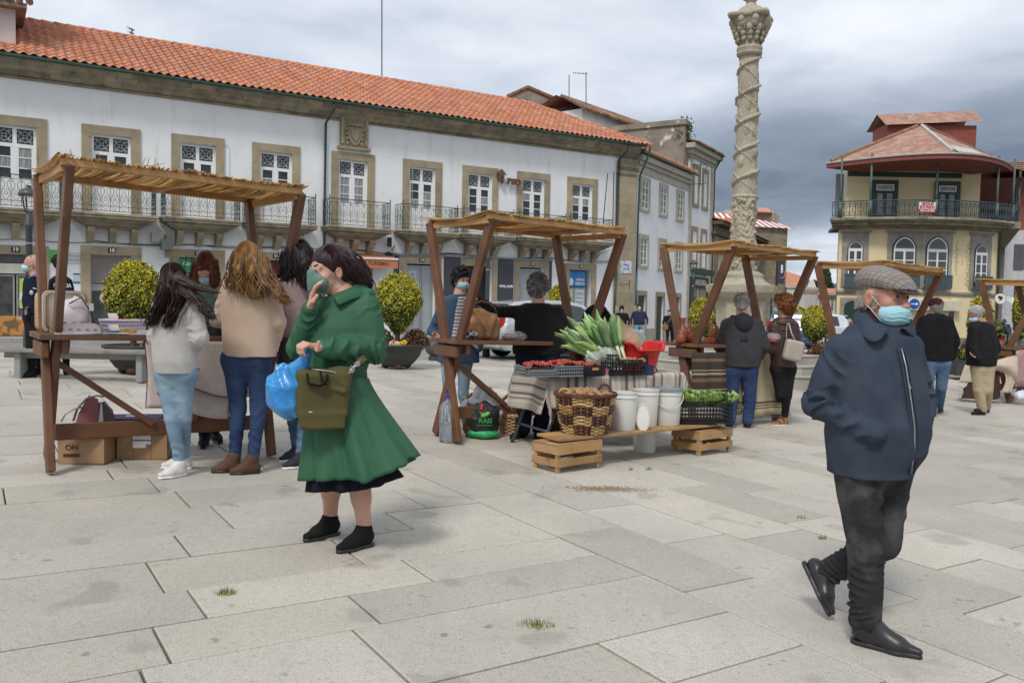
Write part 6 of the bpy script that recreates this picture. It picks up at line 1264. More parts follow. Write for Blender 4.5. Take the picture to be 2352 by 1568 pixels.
t_=thing('white_carrier_bag','crumpled white carrier bag behind the black shopping bag','carrier bag',tuple(c+[-.02,.16,0])); ob('bag',soft(c+[.0,.15,.26],(.19,.10,.22),46,.4,22,16,None,4),M('white_film_bag',(.60,.61,.62),.35,(.52,.53,.55),6,bs=8,bst=.9,bd=.03),t_,smooth=True)
t_=thing('yellow_bag','yellow and black handled bag behind the white carrier bag','bag',tuple(c+[-.14,.25,0])); ob('bag',soft(c+[-.13,.27,.27],(.11,.08,.16),48,.3,16,12,None,5),M('yellow_black_print',(.60,.55,.03),.4,(.05,.05,.03),14,2.,.48,.52),t_,smooth=True); mb=MB(); mb.tube([c+[-.14+.04*math.cos(a),.2,.44+.05*math.sin(a)] for a in np.linspace(0,PI,9)],.009,5,flat=.4); ob('handle',mb,flY,t_)
t_=thing('brown_bag','dark red brown paper bag behind the post of the second stall','bag',tuple(c+[-.12,-.02,0])); ob('bag',soft(c+[-.13,.02,.17],(.09,.09,.16),50,.35,16,12),M('red_brown_film',(.10,.03,.02),.4,(.16,.08,.04),9),t_,smooth=True)
wick=M('wicker',(.55,.37,.18),.7,(.40,.25,.11),9,isl=.3,bs=60,bst=.4,bd=.004); wickd=M('wicker_dark',(.12,.04,.025),.7,(.055,.02,.014),9,isl=.3)
def wicker(name,label,c,r0,r1,h,nst,rows,check=True,handle=None,mats=(wick,wickd),sy=1.,tr=.0062,cat='basket'):
 t_=thing(name,label,cat,tuple(c)); A=MB(); B_=MB(); blk_=max(1,nst//9)
 for k in range(rows):
  z=h*(k+.5)/rows; r_=r0+(r1-r0)*((k+.5)/rows)**.85; seg=nst*2
  for si in range(9):
   dark=check and ((si+(k*4//rows))%2==0 if check=='check' else False); pts=[]
   n_=seg//9+1
   for j in range(n_+1):
    a=2*PI*(si*seg/9+j*(seg/9)/n_)/seg; w_=.006*(1 if (int(round(a/(2*PI)*nst))+k)%2 else -1); pts.append((c[0]+(r_+w_)*math.cos(a),c[1]+(r_+w_)*math.sin(a)*sy,c[2]+z+.003*math.sin(a*5+k)))
   (B_ if dark else A).tube(pts,h/rows*.56,4,cap=False,flat=.9)
 ob('weave',A,mats[0],t_,kind='stuff'); 
 if B_.n: ob('dark_weave',B_,mats[1],t_,kind='stuff')
 mb=MB()
 for k in range(nst): a=2*PI*k/nst; mb.tube([(c[0]+r0*math.cos(a),c[1]+r0*math.sin(a)*sy,c[2]),(c[0]+r1*math.cos(a),c[1]+r1*math.sin(a)*sy,c[2]+h)],tr,4,cap=False)
 ob('stakes',mb,mats[0],t_,kind='stuff'); mb=MB(); 
 for ph in(0,PI): mb.tube([(c[0]+(r1+.008*math.sin(a*26+ph))*math.cos(a),c[1]+(r1+.008*math.sin(a*26+ph))*math.sin(a)*sy,c[2]+h+.012*math.cos(a*26+ph)) for a in np.linspace(0,2*PI,110)],.013,5)
 ob('rim',mb,mats[1] if check else mats[0],t_); mb=MB(); mb.lathe([(.01,.01),(r0,.01)],c,20,sy=sy); mb.lathe([(r0*.96,.0),(r1*.96,h)],c,24,sy=sy,cap=False); ob('lining',mb,M('basket_inside',(.10,.06,.03),.9),t_)
 if handle:
  mb=MB(); pts=[(c[0]+handle[0]*math.cos(a),c[1]+handle[2]*math.cos(a)*0,c[2]+h+handle[1]*math.sin(a)) for a in np.linspace(0,PI,15)]; mb.tube(pts,.013,6); mb.tube([(x,y,z-.012+.01*math.sin(i*1.8)) for i,(x,y,z) in enumerate(pts)],.010,5); ob('handle',mb,mats[0],t_,smooth=True)
 return t_
TZ=.72
tY=rad(28); RT=rz(tY); TC=np.array([.36,7.72,0]); tu=RT@np.array([1,0,0]); tv=RT@np.array([0,1,0])
def T(a,b,z): p=TC+tu*a+tv*b; return np.array([p[0],p[1],z])
tgz=gz(.9,8.1); TL,TW=1.60,.70
t_=thing('trestle_table','folding table with bent grey metal legs under the striped cloth','table',(float(T(.8,.35,0)[0]),float(T(.8,.35,0)[1]),tgz))
mb=MB(); mb.box(T(TL/2,TW/2,TZ-.03),(TL-.04,TW-.04,.035),RT,b=.01); ob('tabletop',mb,M('table_plastic',(.55,.55,.53),.5),t_)
tube_m=M('grey_tube',(.09,.095,.10),.45)
for sx in(0,1):
 a0=.10 if sx==0 else TL-.10; dd=-1 if sx==0 else 1
 for b_ in(.06,TW-.06): mb=MB(); mb.tube([T(a0+dd*-.02,b_,TZ-.05),T(a0+dd*-.02,b_,.42),T(a0+dd*.02,b_-.00,.32),T(a0+dd*.14,b_+(.0 if b_>.3 else -.0),.02+tgz)],.017,8); l_=ob('leg',mb,tube_m,t_,smooth=True); e=T(a0+dd*.14,b_,tgz); mb=MB(); mb.tube([tuple(e),tuple(e+[0,0,.04])],.021,8); ob('rubber_foot',mb,black,l_)
 mb=MB(); mb.tube([T(a0+dd*.075,.06,.19),T(a0+dd*.075,TW-.06,.19)],.013,6); mb.tube([T(a0+dd*-.02,.06,.46),T(a0+dd*-.02,TW-.06,.46)],.011,6); ob('crossbar',mb,tube_m,t_,smooth=True,kind='stuff')
def stripes(nt,col,vec):
 sp=nt.nodes.new('ShaderNodeSeparateXYZ'); uvn=nt.nodes.new('ShaderNodeUVMap'); L(nt,uvn.outputs[0],sp.inputs[0]); u_=sp.outputs[0]
 wn=N(nt,'ShaderNodeTexNoise',ins={'Scale':46.,'Detail':0.,'Roughness':.5}); wn.noise_dimensions='1D'; L(nt,u_,wn.inputs['W'])
 base=ramp_(nt,wn.outputs[0],[(.30,(.12,.10,.085)),(.36,(.42,.36,.28)),(.43,(.55,.49,.40)),(.50,(.24,.29,.36)),(.53,(.58,.52,.44)),(.58,(.50,.26,.22)),(.62,(.58,.52,.44)),(.67,(.26,.21,.16)),(.72,(.60,.56,.48))],'CONSTANT')
 return mix_(nt,.12,base,col)
clothm=M('striped_rag_cloth',(.45,.40,.33),.95,(.34,.30,.25),40,bs=90,bst=.7,bd=.006,extra=stripes)
def cloth_obj(name,fn,nu,nv,mat,par,uvf=lambda i,j:(i,j),thick=.006):
 mb=MB(); A=[fn(i/nu,j/nv) for j in range(nv+1) for i in range(nu+1)]; mb.add(A,[(j*(nu+1)+i,j*(nu+1)+i+1,(j+1)*(nu+1)+i+1,(j+1)*(nu+1)+i) for j in range(nv) for i in range(nu)])
 o=ob(name,mb,mat,par,smooth=True); me=o.data; uvl=me.uv_layers.new(name='UVMap'); V_=[uvf((k%(nu+1))/nu,(k//(nu+1))/nv) for k in range(len(me.vertices))]
 for l in me.loops: uvl.data[l.index].uv=V_[l.vertex_index]
 md=o.modifiers.new('s','SOLIDIFY'); md.thickness=thick; return o
ct=thing('table_cloth','striped woven rag cloth draped over the trestle table','tablecloth',tuple(T(.8,.35,TZ)))
def sheetfn(i,j):
 a=-.40+(TL+.62)*i; over=max(0,-a); overR=max(0,a-TL)
 b=-.30+(TW+.55)*j; drop=0; aa=a; bb=b
 if b<0: drop=-b; bb=-.012-.03*math.sin(a*19)*(-b/.3)-.04*(-b/.3)*(.5+.5*math.sin(a*7+1))
 if b>TW: drop=b-TW; bb=TW+.012+.02*math.sin(a*15)*(b-TW)/.25
 zz=TZ+.002-drop
 if over>0: aa=-.012-.06*over/.4*(.6+.6*math.sin(b*11+1)) ; zz=min(zz,TZ)-over*(.9 if drop==0 else .42); bb=bb-(.12*over if b<0 else 0)
 if overR>0: aa=TL+.012+.03*math.sin(b*14)+overR*.22; zz=zz-overR*(.85 if drop==0 else .5)
 return tuple(T(aa,bb,zz+.0015*math.sin(a*60)))
cloth_obj('cloth',sheetfn,120,44,clothm,ct,uvf=lambda i,j:(i*1.0+(.004*math.sin(j*9)),j))
def crate(name,label,c,w,d,h,R,mat,nb=10,rows=3,cut=.0,t=.012,group=None,cat='crate'):
 t_=thing(name,label,cat,tuple(c),group); R=np.array(R); Q=lambda x,y,z:np.array([x,y,z])@R.T+np.array(c)
 def side(x0,y0,x1,y1,cut):
  mb=MB(); n=max(4,int(nb*math.hypot(x1-x0,y1-y0)/w)); hh=lambda f:h if (f<.14 or f>.86) else h-cut
  for k in range(n+1): f=k/n; mb.beam(Q(x0+(x1-x0)*f,y0+(y1-y0)*f,0),Q(x0+(x1-x0)*f,y0+(y1-y0)*f,hh(f)),t*.7,t*.7,upd=R@np.array([1,0,0]))
  for r_ in range(rows):
   z=(h-cut)*(r_+.0)/rows+t/2; mb.beam(Q(x0,y0,z),Q(x1,y1,z),t,t*1.2)
  for fa,fb in((0,.14),(.86,1)): mb.beam(Q(x0+(x1-x0)*fa,y0+(y1-y0)*fa,h-t/2),Q(x0+(x1-x0)*fb,y0+(y1-y0)*fb,h-t/2),t*1.3,t*1.3)
  mb.beam(Q(x0+(x1-x0)*.14,y0+(y1-y0)*.14,h-cut-t/2),Q(x0+(x1-x0)*.86,y0+(y1-y0)*.86,h-cut-t/2),t*1.3,t*1.3)
  ob('side',mb,mat,t_,kind='stuff')
 side(-w/2,-d/2,w/2,-d/2,cut); side(-w/2,d/2,w/2,d/2,cut); side(-w/2,-d/2,-w/2,d/2,0); side(w/2,-d/2,w/2,d/2,0)
 mb=MB(); mb.box(Q(0,0,.008),(w-.01,d-.01,.012),R); ob('base',mb,mat,t_); return t_,Q
greyP=M('grey_crate_plastic',(.20,.235,.24),.55,(.17,.20,.205),4); blackP=M('black_plastic',(.014,.015,.016),.45,spec=.4)
berry=MB(); berry.lathe([(.001,-.019),(.008,-.014),(.014,-.004),(.0165,.006),(.014,.013),(.005,.016),(.001,.016)],(0,0,0),9); berry=berry.mesh('strawberry'); berry.shade_smooth(); berry.materials.append(M('strawberry_red',(.50,.02,.02),.35,(.36,.015,.02),30,isl=.25,spk=[(260,(.6,.35,.1),.62,.7)]))
calyx=MB()
for k in range(5): a=k*2*PI/5; calyx.add([(0,0,.017),(.008*math.cos(a-.4),.008*math.sin(a-.4),.018),(.017*math.cos(a),.017*math.sin(a),.015),(.008*math.cos(a+.4),.008*math.sin(a+.4),.018)],[(0,1,2,3)])
calyx=calyx.mesh('calyx'); calyx.materials.append(M('calyx_green',(.14,.20,.05),.8))
def pile(name,label,cat,group,me,Q,w,d,z0,n,r,sc=(.85,1.15),heap=.0,sub=None,layers=2):
 for k in range(n):
  x=random.uniform(-w/2,w/2); y=random.uniform(-d/2,d/2); f=1-(2*abs(x)/w)**2*.8-(2*abs(y)/d)**2*.5
  z=z0+heap*max(0,f)+random.uniform(-.3,.5)*r
  o=bpy.data.objects.new(name,me); C.objects.link(o); o.location=tuple(Q(x,y,z)); o.rotation_euler=[random.uniform(0,6.3) for _ in range(3)] if not sub else (random.uniform(-1.6,1.6),random.uniform(-1.6,1.6),random.uniform(0,6)); s_=random.uniform(*sc); o.scale=(s_,)*3; setp(o,label,cat,group); ORG[o.name]=tuple(o.location)
  if sub: o2=bpy.data.objects.new('calyx',sub); C.objects.link(o2); o2.parent=o
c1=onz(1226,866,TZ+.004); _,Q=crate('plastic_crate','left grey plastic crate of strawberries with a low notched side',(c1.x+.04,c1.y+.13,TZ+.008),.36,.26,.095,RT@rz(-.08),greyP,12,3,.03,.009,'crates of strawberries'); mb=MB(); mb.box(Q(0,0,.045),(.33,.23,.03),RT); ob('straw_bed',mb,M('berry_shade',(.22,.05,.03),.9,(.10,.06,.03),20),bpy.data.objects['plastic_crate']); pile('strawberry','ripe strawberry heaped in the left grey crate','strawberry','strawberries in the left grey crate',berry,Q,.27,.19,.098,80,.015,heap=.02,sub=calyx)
c1=onz(1302,866,TZ+.004); pr,Q=crate('plastic_crate','second grey crate of strawberries beside the small black crate',(c1.x-.02,c1.y+.14,TZ+.008),.27,.28,.10,RT,greyP,10,3,.0,.009,'crates of strawberries'); mb=MB(); mb.box(Q(0,0,.05),(.24,.25,.03),RT); ob('straw_bed',mb,MATS['berry_shade'],pr); pile('strawberry','dark red strawberry heaped in the second grey crate','strawberry','strawberries in the second grey crate',berry,Q,.22,.24,.108,80,.015,heap=.025,sub=calyx)
c1=onz(1352,865,TZ+.004); pr,Q=crate('plastic_crate','small black crate of strawberries in the middle of the table',(c1.x,c1.y+.13,TZ+.008),.22,.26,.10,RT,blackP,9,4,.0,.009,'crates of strawberries'); mb=MB(); mb.box(Q(0,0,.05),(.2,.24,.03),RT); ob('straw_bed',mb,MATS['berry_shade'],pr); mb=MB(); mb.box(Q(.0,-.134,.07),(.07,.004,.025),RT); ob('paper_label',mb,battm,pr); pile('strawberry','strawberry in the small black crate','strawberry','strawberries in the small black crate',berry,Q,.17,.20,.102,40,.015,heap=.012,sub=calyx)
c1=onz(1389,864,TZ+.004); t_=thing('berry_punnet','small clear punnet of raspberries between the black crates','punnet',tuple(c1)); mb=MB(); mb.prism([(-.035,0),(.035,0),(.042,.06),(-.042,.06)],0,.08,lambda x,y,t:tuple(np.array([x,t,y+.006])@RT.T+np.array(c1))); ob('punnet',mb,M('pink_clear',(.6,.25,.28),.2,alpha=.55),t_)
for k in range(14): ob('raspberry',soft(np.array(c1)+np.array([random.uniform(-.03,.03),random.uniform(.01,.07),.065+random.uniform(-.01,.015)])@RT.T,(.011,.011,.011),k,.25,7,5),M('raspberry',(.42,.02,.06),.5),t_,smooth=True)
c1=onz(1433,860,TZ+.004); pr,Q=crate('plastic_crate','black crate holding bagged leeks',(c1.x-.02,c1.y+.19,TZ+.008),.42,.36,.19,RT,blackP,11,4,.05,.011); 
pots=M('potato_skin',(.36,.24,.15),.8,(.26,.17,.10),8); pm=MB(); pm.blob((0,0,0),(.04,.03,.026),10,7,.06); pm=pm.mesh('turnip'); pm.shade_smooth(); pm.materials.append(pots); pile('turnip','muddy root vegetable in the leek crate','turnip','root vegetables in the leek crate',pm,lambda x,y,z:Q(x+.10,y-.02,z),.2,.28,.12,22,.03)
leekW=M('leek_white',(.62,.64,.50),.5,(.55,.60,.42),5,stretch=(1,1,1)); leekG=M('leek_leaf',(.26,.42,.13),.5,(.36,.52,.20),4,isl=.35,bs=30,bst=.2,wave=(20.,1.,'X',.4)); leekD=M('leek_leaf_dark',(.12,.26,.10),.5,(.18,.34,.14),4,isl=.3)
def leek(base,tip,seed,label):
 rr=random.Random(seed); b=np.array(base); t=np.array(tip); d=t-b; l=np.linalg.norm(d); d/=l; t_=thing('leek',label,'leek',tuple(b),'leeks in the black crate'); m_=b+d*l*.45
 mb=MB(); mb.tube([b,b+d*l*.22,m_],[.017,.015,.018],8); ob('stalk',mb,leekW,t_,smooth=True)
 s=np.cross(d,[0,1,.25]); s/=np.linalg.norm(s); n_=np.cross(s,d)
 for k in range(5):
  sg=1 if k%2 else -1; f0=.40+.03*k; ll=l*(.62+.25*rr.random()); w_=.050+.014*rr.random(); sp=sg*(.07+.05*k*.5)*rr.uniform(.6,1.3); q=rr.uniform(-.12,.12)
  cen=[b+d*(l*f0+(ll-.0)*f*.9)+s*(sp*f**1.4*l*.75)+n_*(q*f*l)+np.array([0,0,-.10*f**3*l*rr.random()]) for f in(0,.25,.5,.75,1)]
  V_=[];
  for i,cc_ in enumerate(cen): ww=w_*(.9,1.,1.05,.85,.12)[i]; V_+=[cc_-s*ww*.5+n_*.004,cc_+n_*-.006,cc_+s*ww*.5+n_*.004]
  mb=MB(); mb.add(V_,[(3*i+j,3*i+j+1,3*i+4+j,3*i+3+j) for i in range(4) for j in(0,1)]); o=ob('leek_leaf',mb,leekG if rr.random()<.7 else leekD,t_,smooth=True); md=o.modifiers.new('s','SOLIDIFY'); md.thickness=.002
yy=float(Q(0,0,0)[1])
for k,(bx_,by_,tx,ty,lb) in enumerate(((1405,840,1296,765,'leek leaning farthest left out of the crate'),(1410,838,1318,750,'leek with pale broad leaves fanning left'),(1415,836,1345,742,'leek fanning left above the strawberries'),(1420,838,1368,738,'upright leek in the left bunch'),(1412,842,1305,785,'low leek drooping over the small black crate'),(1424,836,1385,752,'leek in the middle of the left bunch'),(1445,838,1400,740,'leek leaning left in the right bunch'),(1450,836,1378,748,'tall leek behind the right bunch'),(1455,838,1412,748,'leek at the front of the right bunch'),(1458,836,1404,758,'leek nearest the red tub'),(1430,842,1330,770,'broad leaved leek at the front of the left bunch'),(1435,838,1356,756,'leek between the two bunches'))):
 leek(at(bx_-15,by_,yy+.03*(k%4)-.05),at(tx,ty,yy+.05*(k%5)-.1),k,lb)
for (px,py,rx,rzz,sd,lb) in((1365,822,.085,.065,60,'clear plastic bag around the left bunch of leeks'),(1395,815,.10,.07,61,'clear plastic bag around the right bunch of leeks')): c_=at(px,py,yy-.10); t_=thing('plastic_bag',lb,'plastic bag',tuple(c_)); ob('film',soft(tuple(c_),(rx,.08,rzz),sd,.35,20,14,None,6),M('milky_film',(.72,.76,.70),.2,(.6,.66,.58),16,alpha=.45,bs=22,bst=.9,bd=.03),t_,smooth=True)
redT=M('red_tub_plastic',(.62,.02,.018),.35,(.56,.018,.016),3)
c1=onz(1474,858,TZ+.004); cT=np.array([c1.x+.0,c1.y+.19,TZ+.008]); t_=thing('red_tub','bright red plastic tub with raised handles at the right of the table','tub',tuple(cT)); RT2=RT@rz(.12); V_=[];n=40
for (w_,d_,z,e) in((.16,.11,0,0),(.185,.135,.11,0),(.215,.16,.22,0),(.225,.17,.23,1),(.245,.185,.232,1),(.245,.185,.218,1)):
 for k in range(n):
  a=2*PI*k/n; cs,sn=math.cos(a),math.sin(a); x=w_*math.copysign(abs(cs)**.55,cs); y=d_*math.copysign(abs(sn)**.55,sn); up=(.075*sm(abs(x)/w_,.70,.92))*(z/.23)**2; V_.append(np.array([x,y,z+up])@RT2.T+cT)
mb=MB(); mb.add(V_,[(i*n+k,i*n+(k+1)%n,(i+1)*n+(k+1)%n,(i+1)*n+k) for i in range(5) for k in range(n)]+[tuple(range(n))]); o=ob('tub',mb,redT,t_,smooth=True); md=o.modifiers.new('s','SOLIDIFY'); md.thickness=.006
for sx in(-1,1): mb=MB(); mb.beam(np.array([sx*.243,-.05,.312])@RT2.T+cT,np.array([sx*.243,.05,.312])@RT2.T+cT,.022,.02,bev=.004); ob('handle_grip',mb,tube_m,t_)
leaves(60,lambda:tuple(np.array([random.uniform(-.15,.05),random.uniform(-.1,.1),.19+random.random()*.03])@RT2.T+cT),.035,flG,'herb_leaves',thing('herb_bunch','green leafy tops inside the red tub','herbs',tuple(cT+[0,0,.15])))
c1=onz(1492,863,TZ+.004); t_=thing('enamel_mug','dark blue enamel mug in front of the red tub','mug',tuple(c1)); cM=(c1.x,c1.y+.045,TZ+.008); mb=MB(); mb.lathe([(.044,0),(.047,.01),(.047,.095),(.05,.098),(.045,.098),(.043,.02),(.001,.015)],cM,24); ob('cup',mb,M('navy_enamel',(.02,.035,.12),.25),t_,auto=50); mb=MB(); mb.tube([(cM[0]+.045+.03*math.sin(a),cM[1]-.01,cM[2]+.05+.03*math.cos(a)) for a in np.linspace(0,PI,9)],.006,6); ob('handle',mb,MATS['navy_enamel'],t_,smooth=True)
# == FRONT PLANK, WOODEN CRATES, BUCKETS
def wcrate(c,w,d,h,yaw,label):
 g=gz(c[0],c[1]); R=rz(yaw); t_=thing('wooden_crate',label,'wooden crate',(c[0],c[1],g),'wooden crates under the plank'); Q=lambda x,y,z:np.array([x,y,z])@R.T+np.array([c[0],c[1],g])
 for x in(-1,1):
  for y in(-1,1): mb=MB(); mb.box(Q(x*(w/2-.03),y*(d/2-.025),h/2-.004),(.035,.035,h-.008),R,b=.003); ob('corner_post',mb,rawm,t_)
 for z,hh in((h*.36,h*.27),(h*.83,h*.33)):
  for y in(-1,1): mb=MB(); mb.box(Q(0,y*(d/2),z),(w,.012,hh),R,b=.002); ob('side_slat',mb,rawm,t_)
  for x in(-1,1): mb=MB(); mb.box(Q(x*(w/2-.012),0,z),(.012,d-.012,hh),R,b=.002); ob('end_slat',mb,rawm,t_)
 for k in range(4): mb=MB(); mb.box(Q(0,-d/2+d*(k+.5)/4,h+.004),(w,d/4-.012,.01),R,b=.002); ob('top_slat',mb,rawm,t_)
 return Q
A0=G(1278,1088); a0=rad(41); cA=np.array([A0.x,A0.y])+.27*np.array([math.cos(a0),math.sin(a0)])+.15*np.array([-math.sin(a0),math.cos(a0)]); wcrate(cA,.54,.31,.235,a0,'left wooden crate under the plank, nearest the viewer')
B0=G(1605,1048); a1=rad(40); cB=np.array([B0.x,B0.y])+.27*np.array([math.cos(a1),math.sin(a1)])+.17*np.array([-math.sin(a1),math.cos(a1)]); wcrate(cB,.54,.34,.235,a1,'right wooden crate under the lettuce crate')
PZ=.262
pa=np.array([cA[0]-.12,cA[1]-.02,PZ-.005]); pb=np.array([cB[0]-.05,cB[1]+.02,PZ-.035]); 
t_=thing('plank_bench','long pale plank laid across the two wooden crates','plank',tuple(pa)); 
for k,o_ in enumerate((-.10,.075)):
 dv=(pb-pa)/np.linalg.norm(pb-pa); sd_=np.array([-dv[1],dv[0],0]); mb=MB(); mb.beam(pa+sd_*o_-dv*(.10-.04*k),pb+sd_*o_+dv*.10,.165,.025,bev=.003); ob('plank',mb,rawm,t_)
def PL(px,dy=0,off=0): # point on plank under pixel column px
 lo,hi=-.3,1.3
 for _ in range(40):
  m_=(lo+hi)/2; q=pa+(pb-pa)*m_+sd_*off
  if scr(q)[0]<px: lo=m_
  else: hi=m_
 q=pa+(pb-pa)*lo+sd_*off; return np.array([q[0],q[1],q[2]+.014])
c=PL(1342); wicker('walnut_basket','large two tone wicker basket heaped with walnuts',c,.195,.268,.345,28,24,'check')
mb=MB(); mb.tube([c+[.17+.055*math.cos(a),.0,.355+.075*math.sin(a)] for a in np.linspace(-.3,PI+.3,14)],.012,6); ob('handle',mb,wickd,bpy.data.objects['walnut_basket'],smooth=True); mb=MB(); mb.tube([c+[-.19+.05*math.cos(a),-.08,.34+.05*math.sin(a)] for a in np.linspace(-.3,PI+.3,14)],.012,6); ob('handle',mb,wick,bpy.data.objects['walnut_basket'],smooth=True)
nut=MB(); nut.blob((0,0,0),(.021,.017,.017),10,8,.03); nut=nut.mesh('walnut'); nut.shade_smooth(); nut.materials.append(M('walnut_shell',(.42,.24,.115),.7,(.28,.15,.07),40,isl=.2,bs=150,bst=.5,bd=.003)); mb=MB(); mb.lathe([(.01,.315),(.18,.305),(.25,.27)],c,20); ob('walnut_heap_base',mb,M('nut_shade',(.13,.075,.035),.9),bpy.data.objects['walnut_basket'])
for k in range(190):
 a=random.random()*2*PI; r_=.235*random.random()**.5; o=bpy.data.objects.new('walnut',nut); C.objects.link(o); o.location=(c[0]+r_*math.cos(a),c[1]+r_*math.sin(a),c[2]+.372-.75*r_*r_+random.uniform(-.008,.016)); o.rotation_euler=[random.uniform(0,6) for _ in range(3)]; s_=random.uniform(.9,1.15); o.scale=(s_,)*3; setp(o,'pale brown walnut heaped in the two tone wicker basket','walnut','walnuts in the two tone wicker basket'); ORG[o.name]=tuple(o.location)
buck=M('white_bucket',(.68,.68,.65),.35,(.62,.62,.58),3); ivory=M('ivory_plastic',(.66,.62,.48),.4); glid=M('grey_lid',(.22,.24,.27),.4)
def bucket(c,r,h,label,lid=None,hang=None,ring=None):
 t_=thing('bucket',label,'bucket',tuple(c),'white plastic buckets'); mb=MB(); mb.lathe([(r*.84,0),(r*.86,.005),(r*.97,h*.86),(r*1.03,h*.86),(r*1.03,h*.89),(r*.98,h*.9),(r*.99,h*.97),(r*1.04,h*.98),(r*1.04,h),(r*.96,h),(r*.82,.02)],c,36,cap=True); ob('pail',mb,buck,t_,auto=50)
 if lid: mb=MB(); mb.lathe([(r*1.06,h-.012),(r*1.08,h-.01),(r*1.08,h+.012),(r*1.0,h+.016),(r*.97,h+.008),(.001,h+.008)],c,36); ob('lid',mb,lid,t_,auto=50)
 if hang:
  mb=MB(); mb.tube([(c[0]+r*1.04*math.cos(a)*1.0,c[1]-r*.95*math.sin(a)-.02,c[2]+h*.88-hang*math.sin(a)) for a in np.linspace(0,PI,21)],.005,6); ob('handle',mb,ivory,t_,smooth=True)
bucket(PL(1430,off=-.02),.130,.345,'white open bucket right beside the walnut basket',hang=None); q=PL(1470,off=-.05); 
bucket(PL(1481,off=.06),.128,.35,'middle white bucket with an ivory bail handle'); bucket(PL(1532,off=.02),.138,.345,'right white bucket with a grey lid',lid=glid,hang=.13)
t_=thing('ivory_disc','round ivory plastic disc leaning against the middle bucket','lid',tuple(q)); mb=MB(); qq=np.array(q)+[.01,-.10,.115]; mb.tube([qq+[.085*math.cos(a)*.72,.02*math.sin(a),.125*math.sin(a)] for a in np.linspace(0,2*PI,33)],.007,6,closed=True); ob('ring',mb,ivory,t_,smooth=True); mb=MB(); mb.prism([(.082*.72*math.cos(a),.12*math.sin(a)) for a in np.linspace(0,2*PI,28,endpoint=False)],.0,.006,lambda x,y,t:tuple(qq+[x,t+.16*y,y])); ob('disc',mb,buck,t_)
q=G(1484,1040); bucket((q.x,q.y+.1,gz(q.x,q.y)),.125,.30,'white bucket standing on the ground under the plank')
c=PL(1620,off=.04)+[0,0,.0]; c=np.array([cB[0]-.02,cB[1]+.0,PZ-.006]); pr,Q=crate('lettuce_crate','black crate of lettuces on the right wooden crate',c,.52,.34,.20,rz(a1-.55),blackP,16,5,.0,.010)
letm=M('lettuce_leaf',(.48,.66,.22),.55,(.30,.48,.12),7,isl=.3,bs=20,bst=.4); letd=M('lettuce_dark',(.08,.20,.04),.6,(.05,.13,.03),7,isl=.3)
def crinkle(par,name,c,d,w,l,seed,mat):
 rr=random.Random(seed); d=np.array(d)/np.linalg.norm(d); s=np.cross(d,[rr.uniform(-.3,.3),rr.uniform(-.3,.3),1]); s/=np.linalg.norm(s); n_=np.cross(s,d); V_=[]; nu,nv=6,5
 for j in range(nv+1):
  for i in range(nu+1):
   x=(i/nu-.5)*w*(.45+.9*math.sin(PI*min(1,(j/nv)*.72+.12))); y=l*j/nv; V_.append(np.array(c)+s*x+d*y+n_*(.35*w*(abs(i/nu-.5)*2)**2+.03*math.sin(i*2.3+j*1.9+seed)*(j/nv)-.5*l*(j/nv)**2*.5))
 mb=MB(); mb.add(V_,[(j*(nu+1)+i,j*(nu+1)+i+1,(j+1)*(nu+1)+i+1,(j+1)*(nu+1)+i) for j in range(nv) for i in range(nu)]); o=ob(name,mb,mat,par,smooth=True)
for k in range(9):
 x=-.2+.1*(k%5)+random.uniform(-.02,.02); y=-.08+.16*(k//5); cc_=Q(x,y,.155); t_=thing('lettuce','green lettuce head %s of the right black crate'%(('at the front left corner','left of centre at the front','in the front middle','right of centre at the front','at the front right corner','at the back left corner','left of centre at the back','in the back middle','at the back right')[k]),'lettuce',tuple(cc_),'lettuces in the black crate')
 for j in range(13): a=j*2.4+k; crinkle(t_,'lettuce_leaf',cc_,(math.cos(a)*.7,math.sin(a)*.7,.75+.5*random.random()),.12,.15+.03*random.random(),k*20+j,letm if (k+j)%4 else letd)
q=G(1180,1000); c=(q.x,q.y+.1,gz(q.x,q.y)); wicker('wicker_basket','round pale wicker basket with a hoop handle under the table end',c,.13,.19,.22,20,12,False,handle=(.17,.22,0)); q=G(1265,1000); c=(q.x+.1,q.y+.15,gz(q.x,q.y)); wicker('wicker_basket','dark wicker basket in the shade under the table',c,.18,.24,.22,20,12,False,mats=(M('wicker_brown',(.14,.085,.045),.8,isl=.3),wickd))
# == THIRD STALL: pottery and cloths
P3=s3['P']; Y3=s3['yaw']; R3=rz(Y3)
def striped(name,base,stripes_,axis):
 def f(nt,col,vec):
  uvn=nt.nodes.new('ShaderNodeUVMap'); sp=nt.nodes.new('ShaderNodeSeparateXYZ'); L(nt,uvn.outputs[0],sp.inputs[0]); return mix_(nt,.15,ramp_(nt,sp.outputs[axis],stripes_,'CONSTANT'),col)
 return M(name,base,.95,tuple(x*.8 for x in base),30,bs=80,bst=.6,bd=.005,extra=f)
dk=(.03,.022,.018); lt=(.40,.33,.20); darkcloth=striped('dark_striped_rug',(.15,.11,.07),[(0,dk),(.16,lt),(.20,dk),(.26,lt),(.28,dk),(.42,(.16,.10,.05)),(.50,dk),(.56,lt),(.60,dk),(.64,lt),(.66,dk),(.82,(.18,.12,.07)),(.88,dk)],1)
be=(.50,.42,.26); beige=striped('beige_wool_rug',be,[(0,be),(.10,(.04,.03,.02)),(.115,be),(.14,(.04,.03,.02)),(.155,be),(.175,(.05,.035,.02)),(.205,be)],1)
t_=thing('dark_rug','dark rug with pale stripes hanging at the left of the third stall','rug',tuple(P3(.3,-.28,.9))); cloth_obj('cloth',lambda i,j:tuple(P3(-.16+.95*i,-.30+.015*math.sin(i*20),.30+.62*j)),30,10,darkcloth,t_)
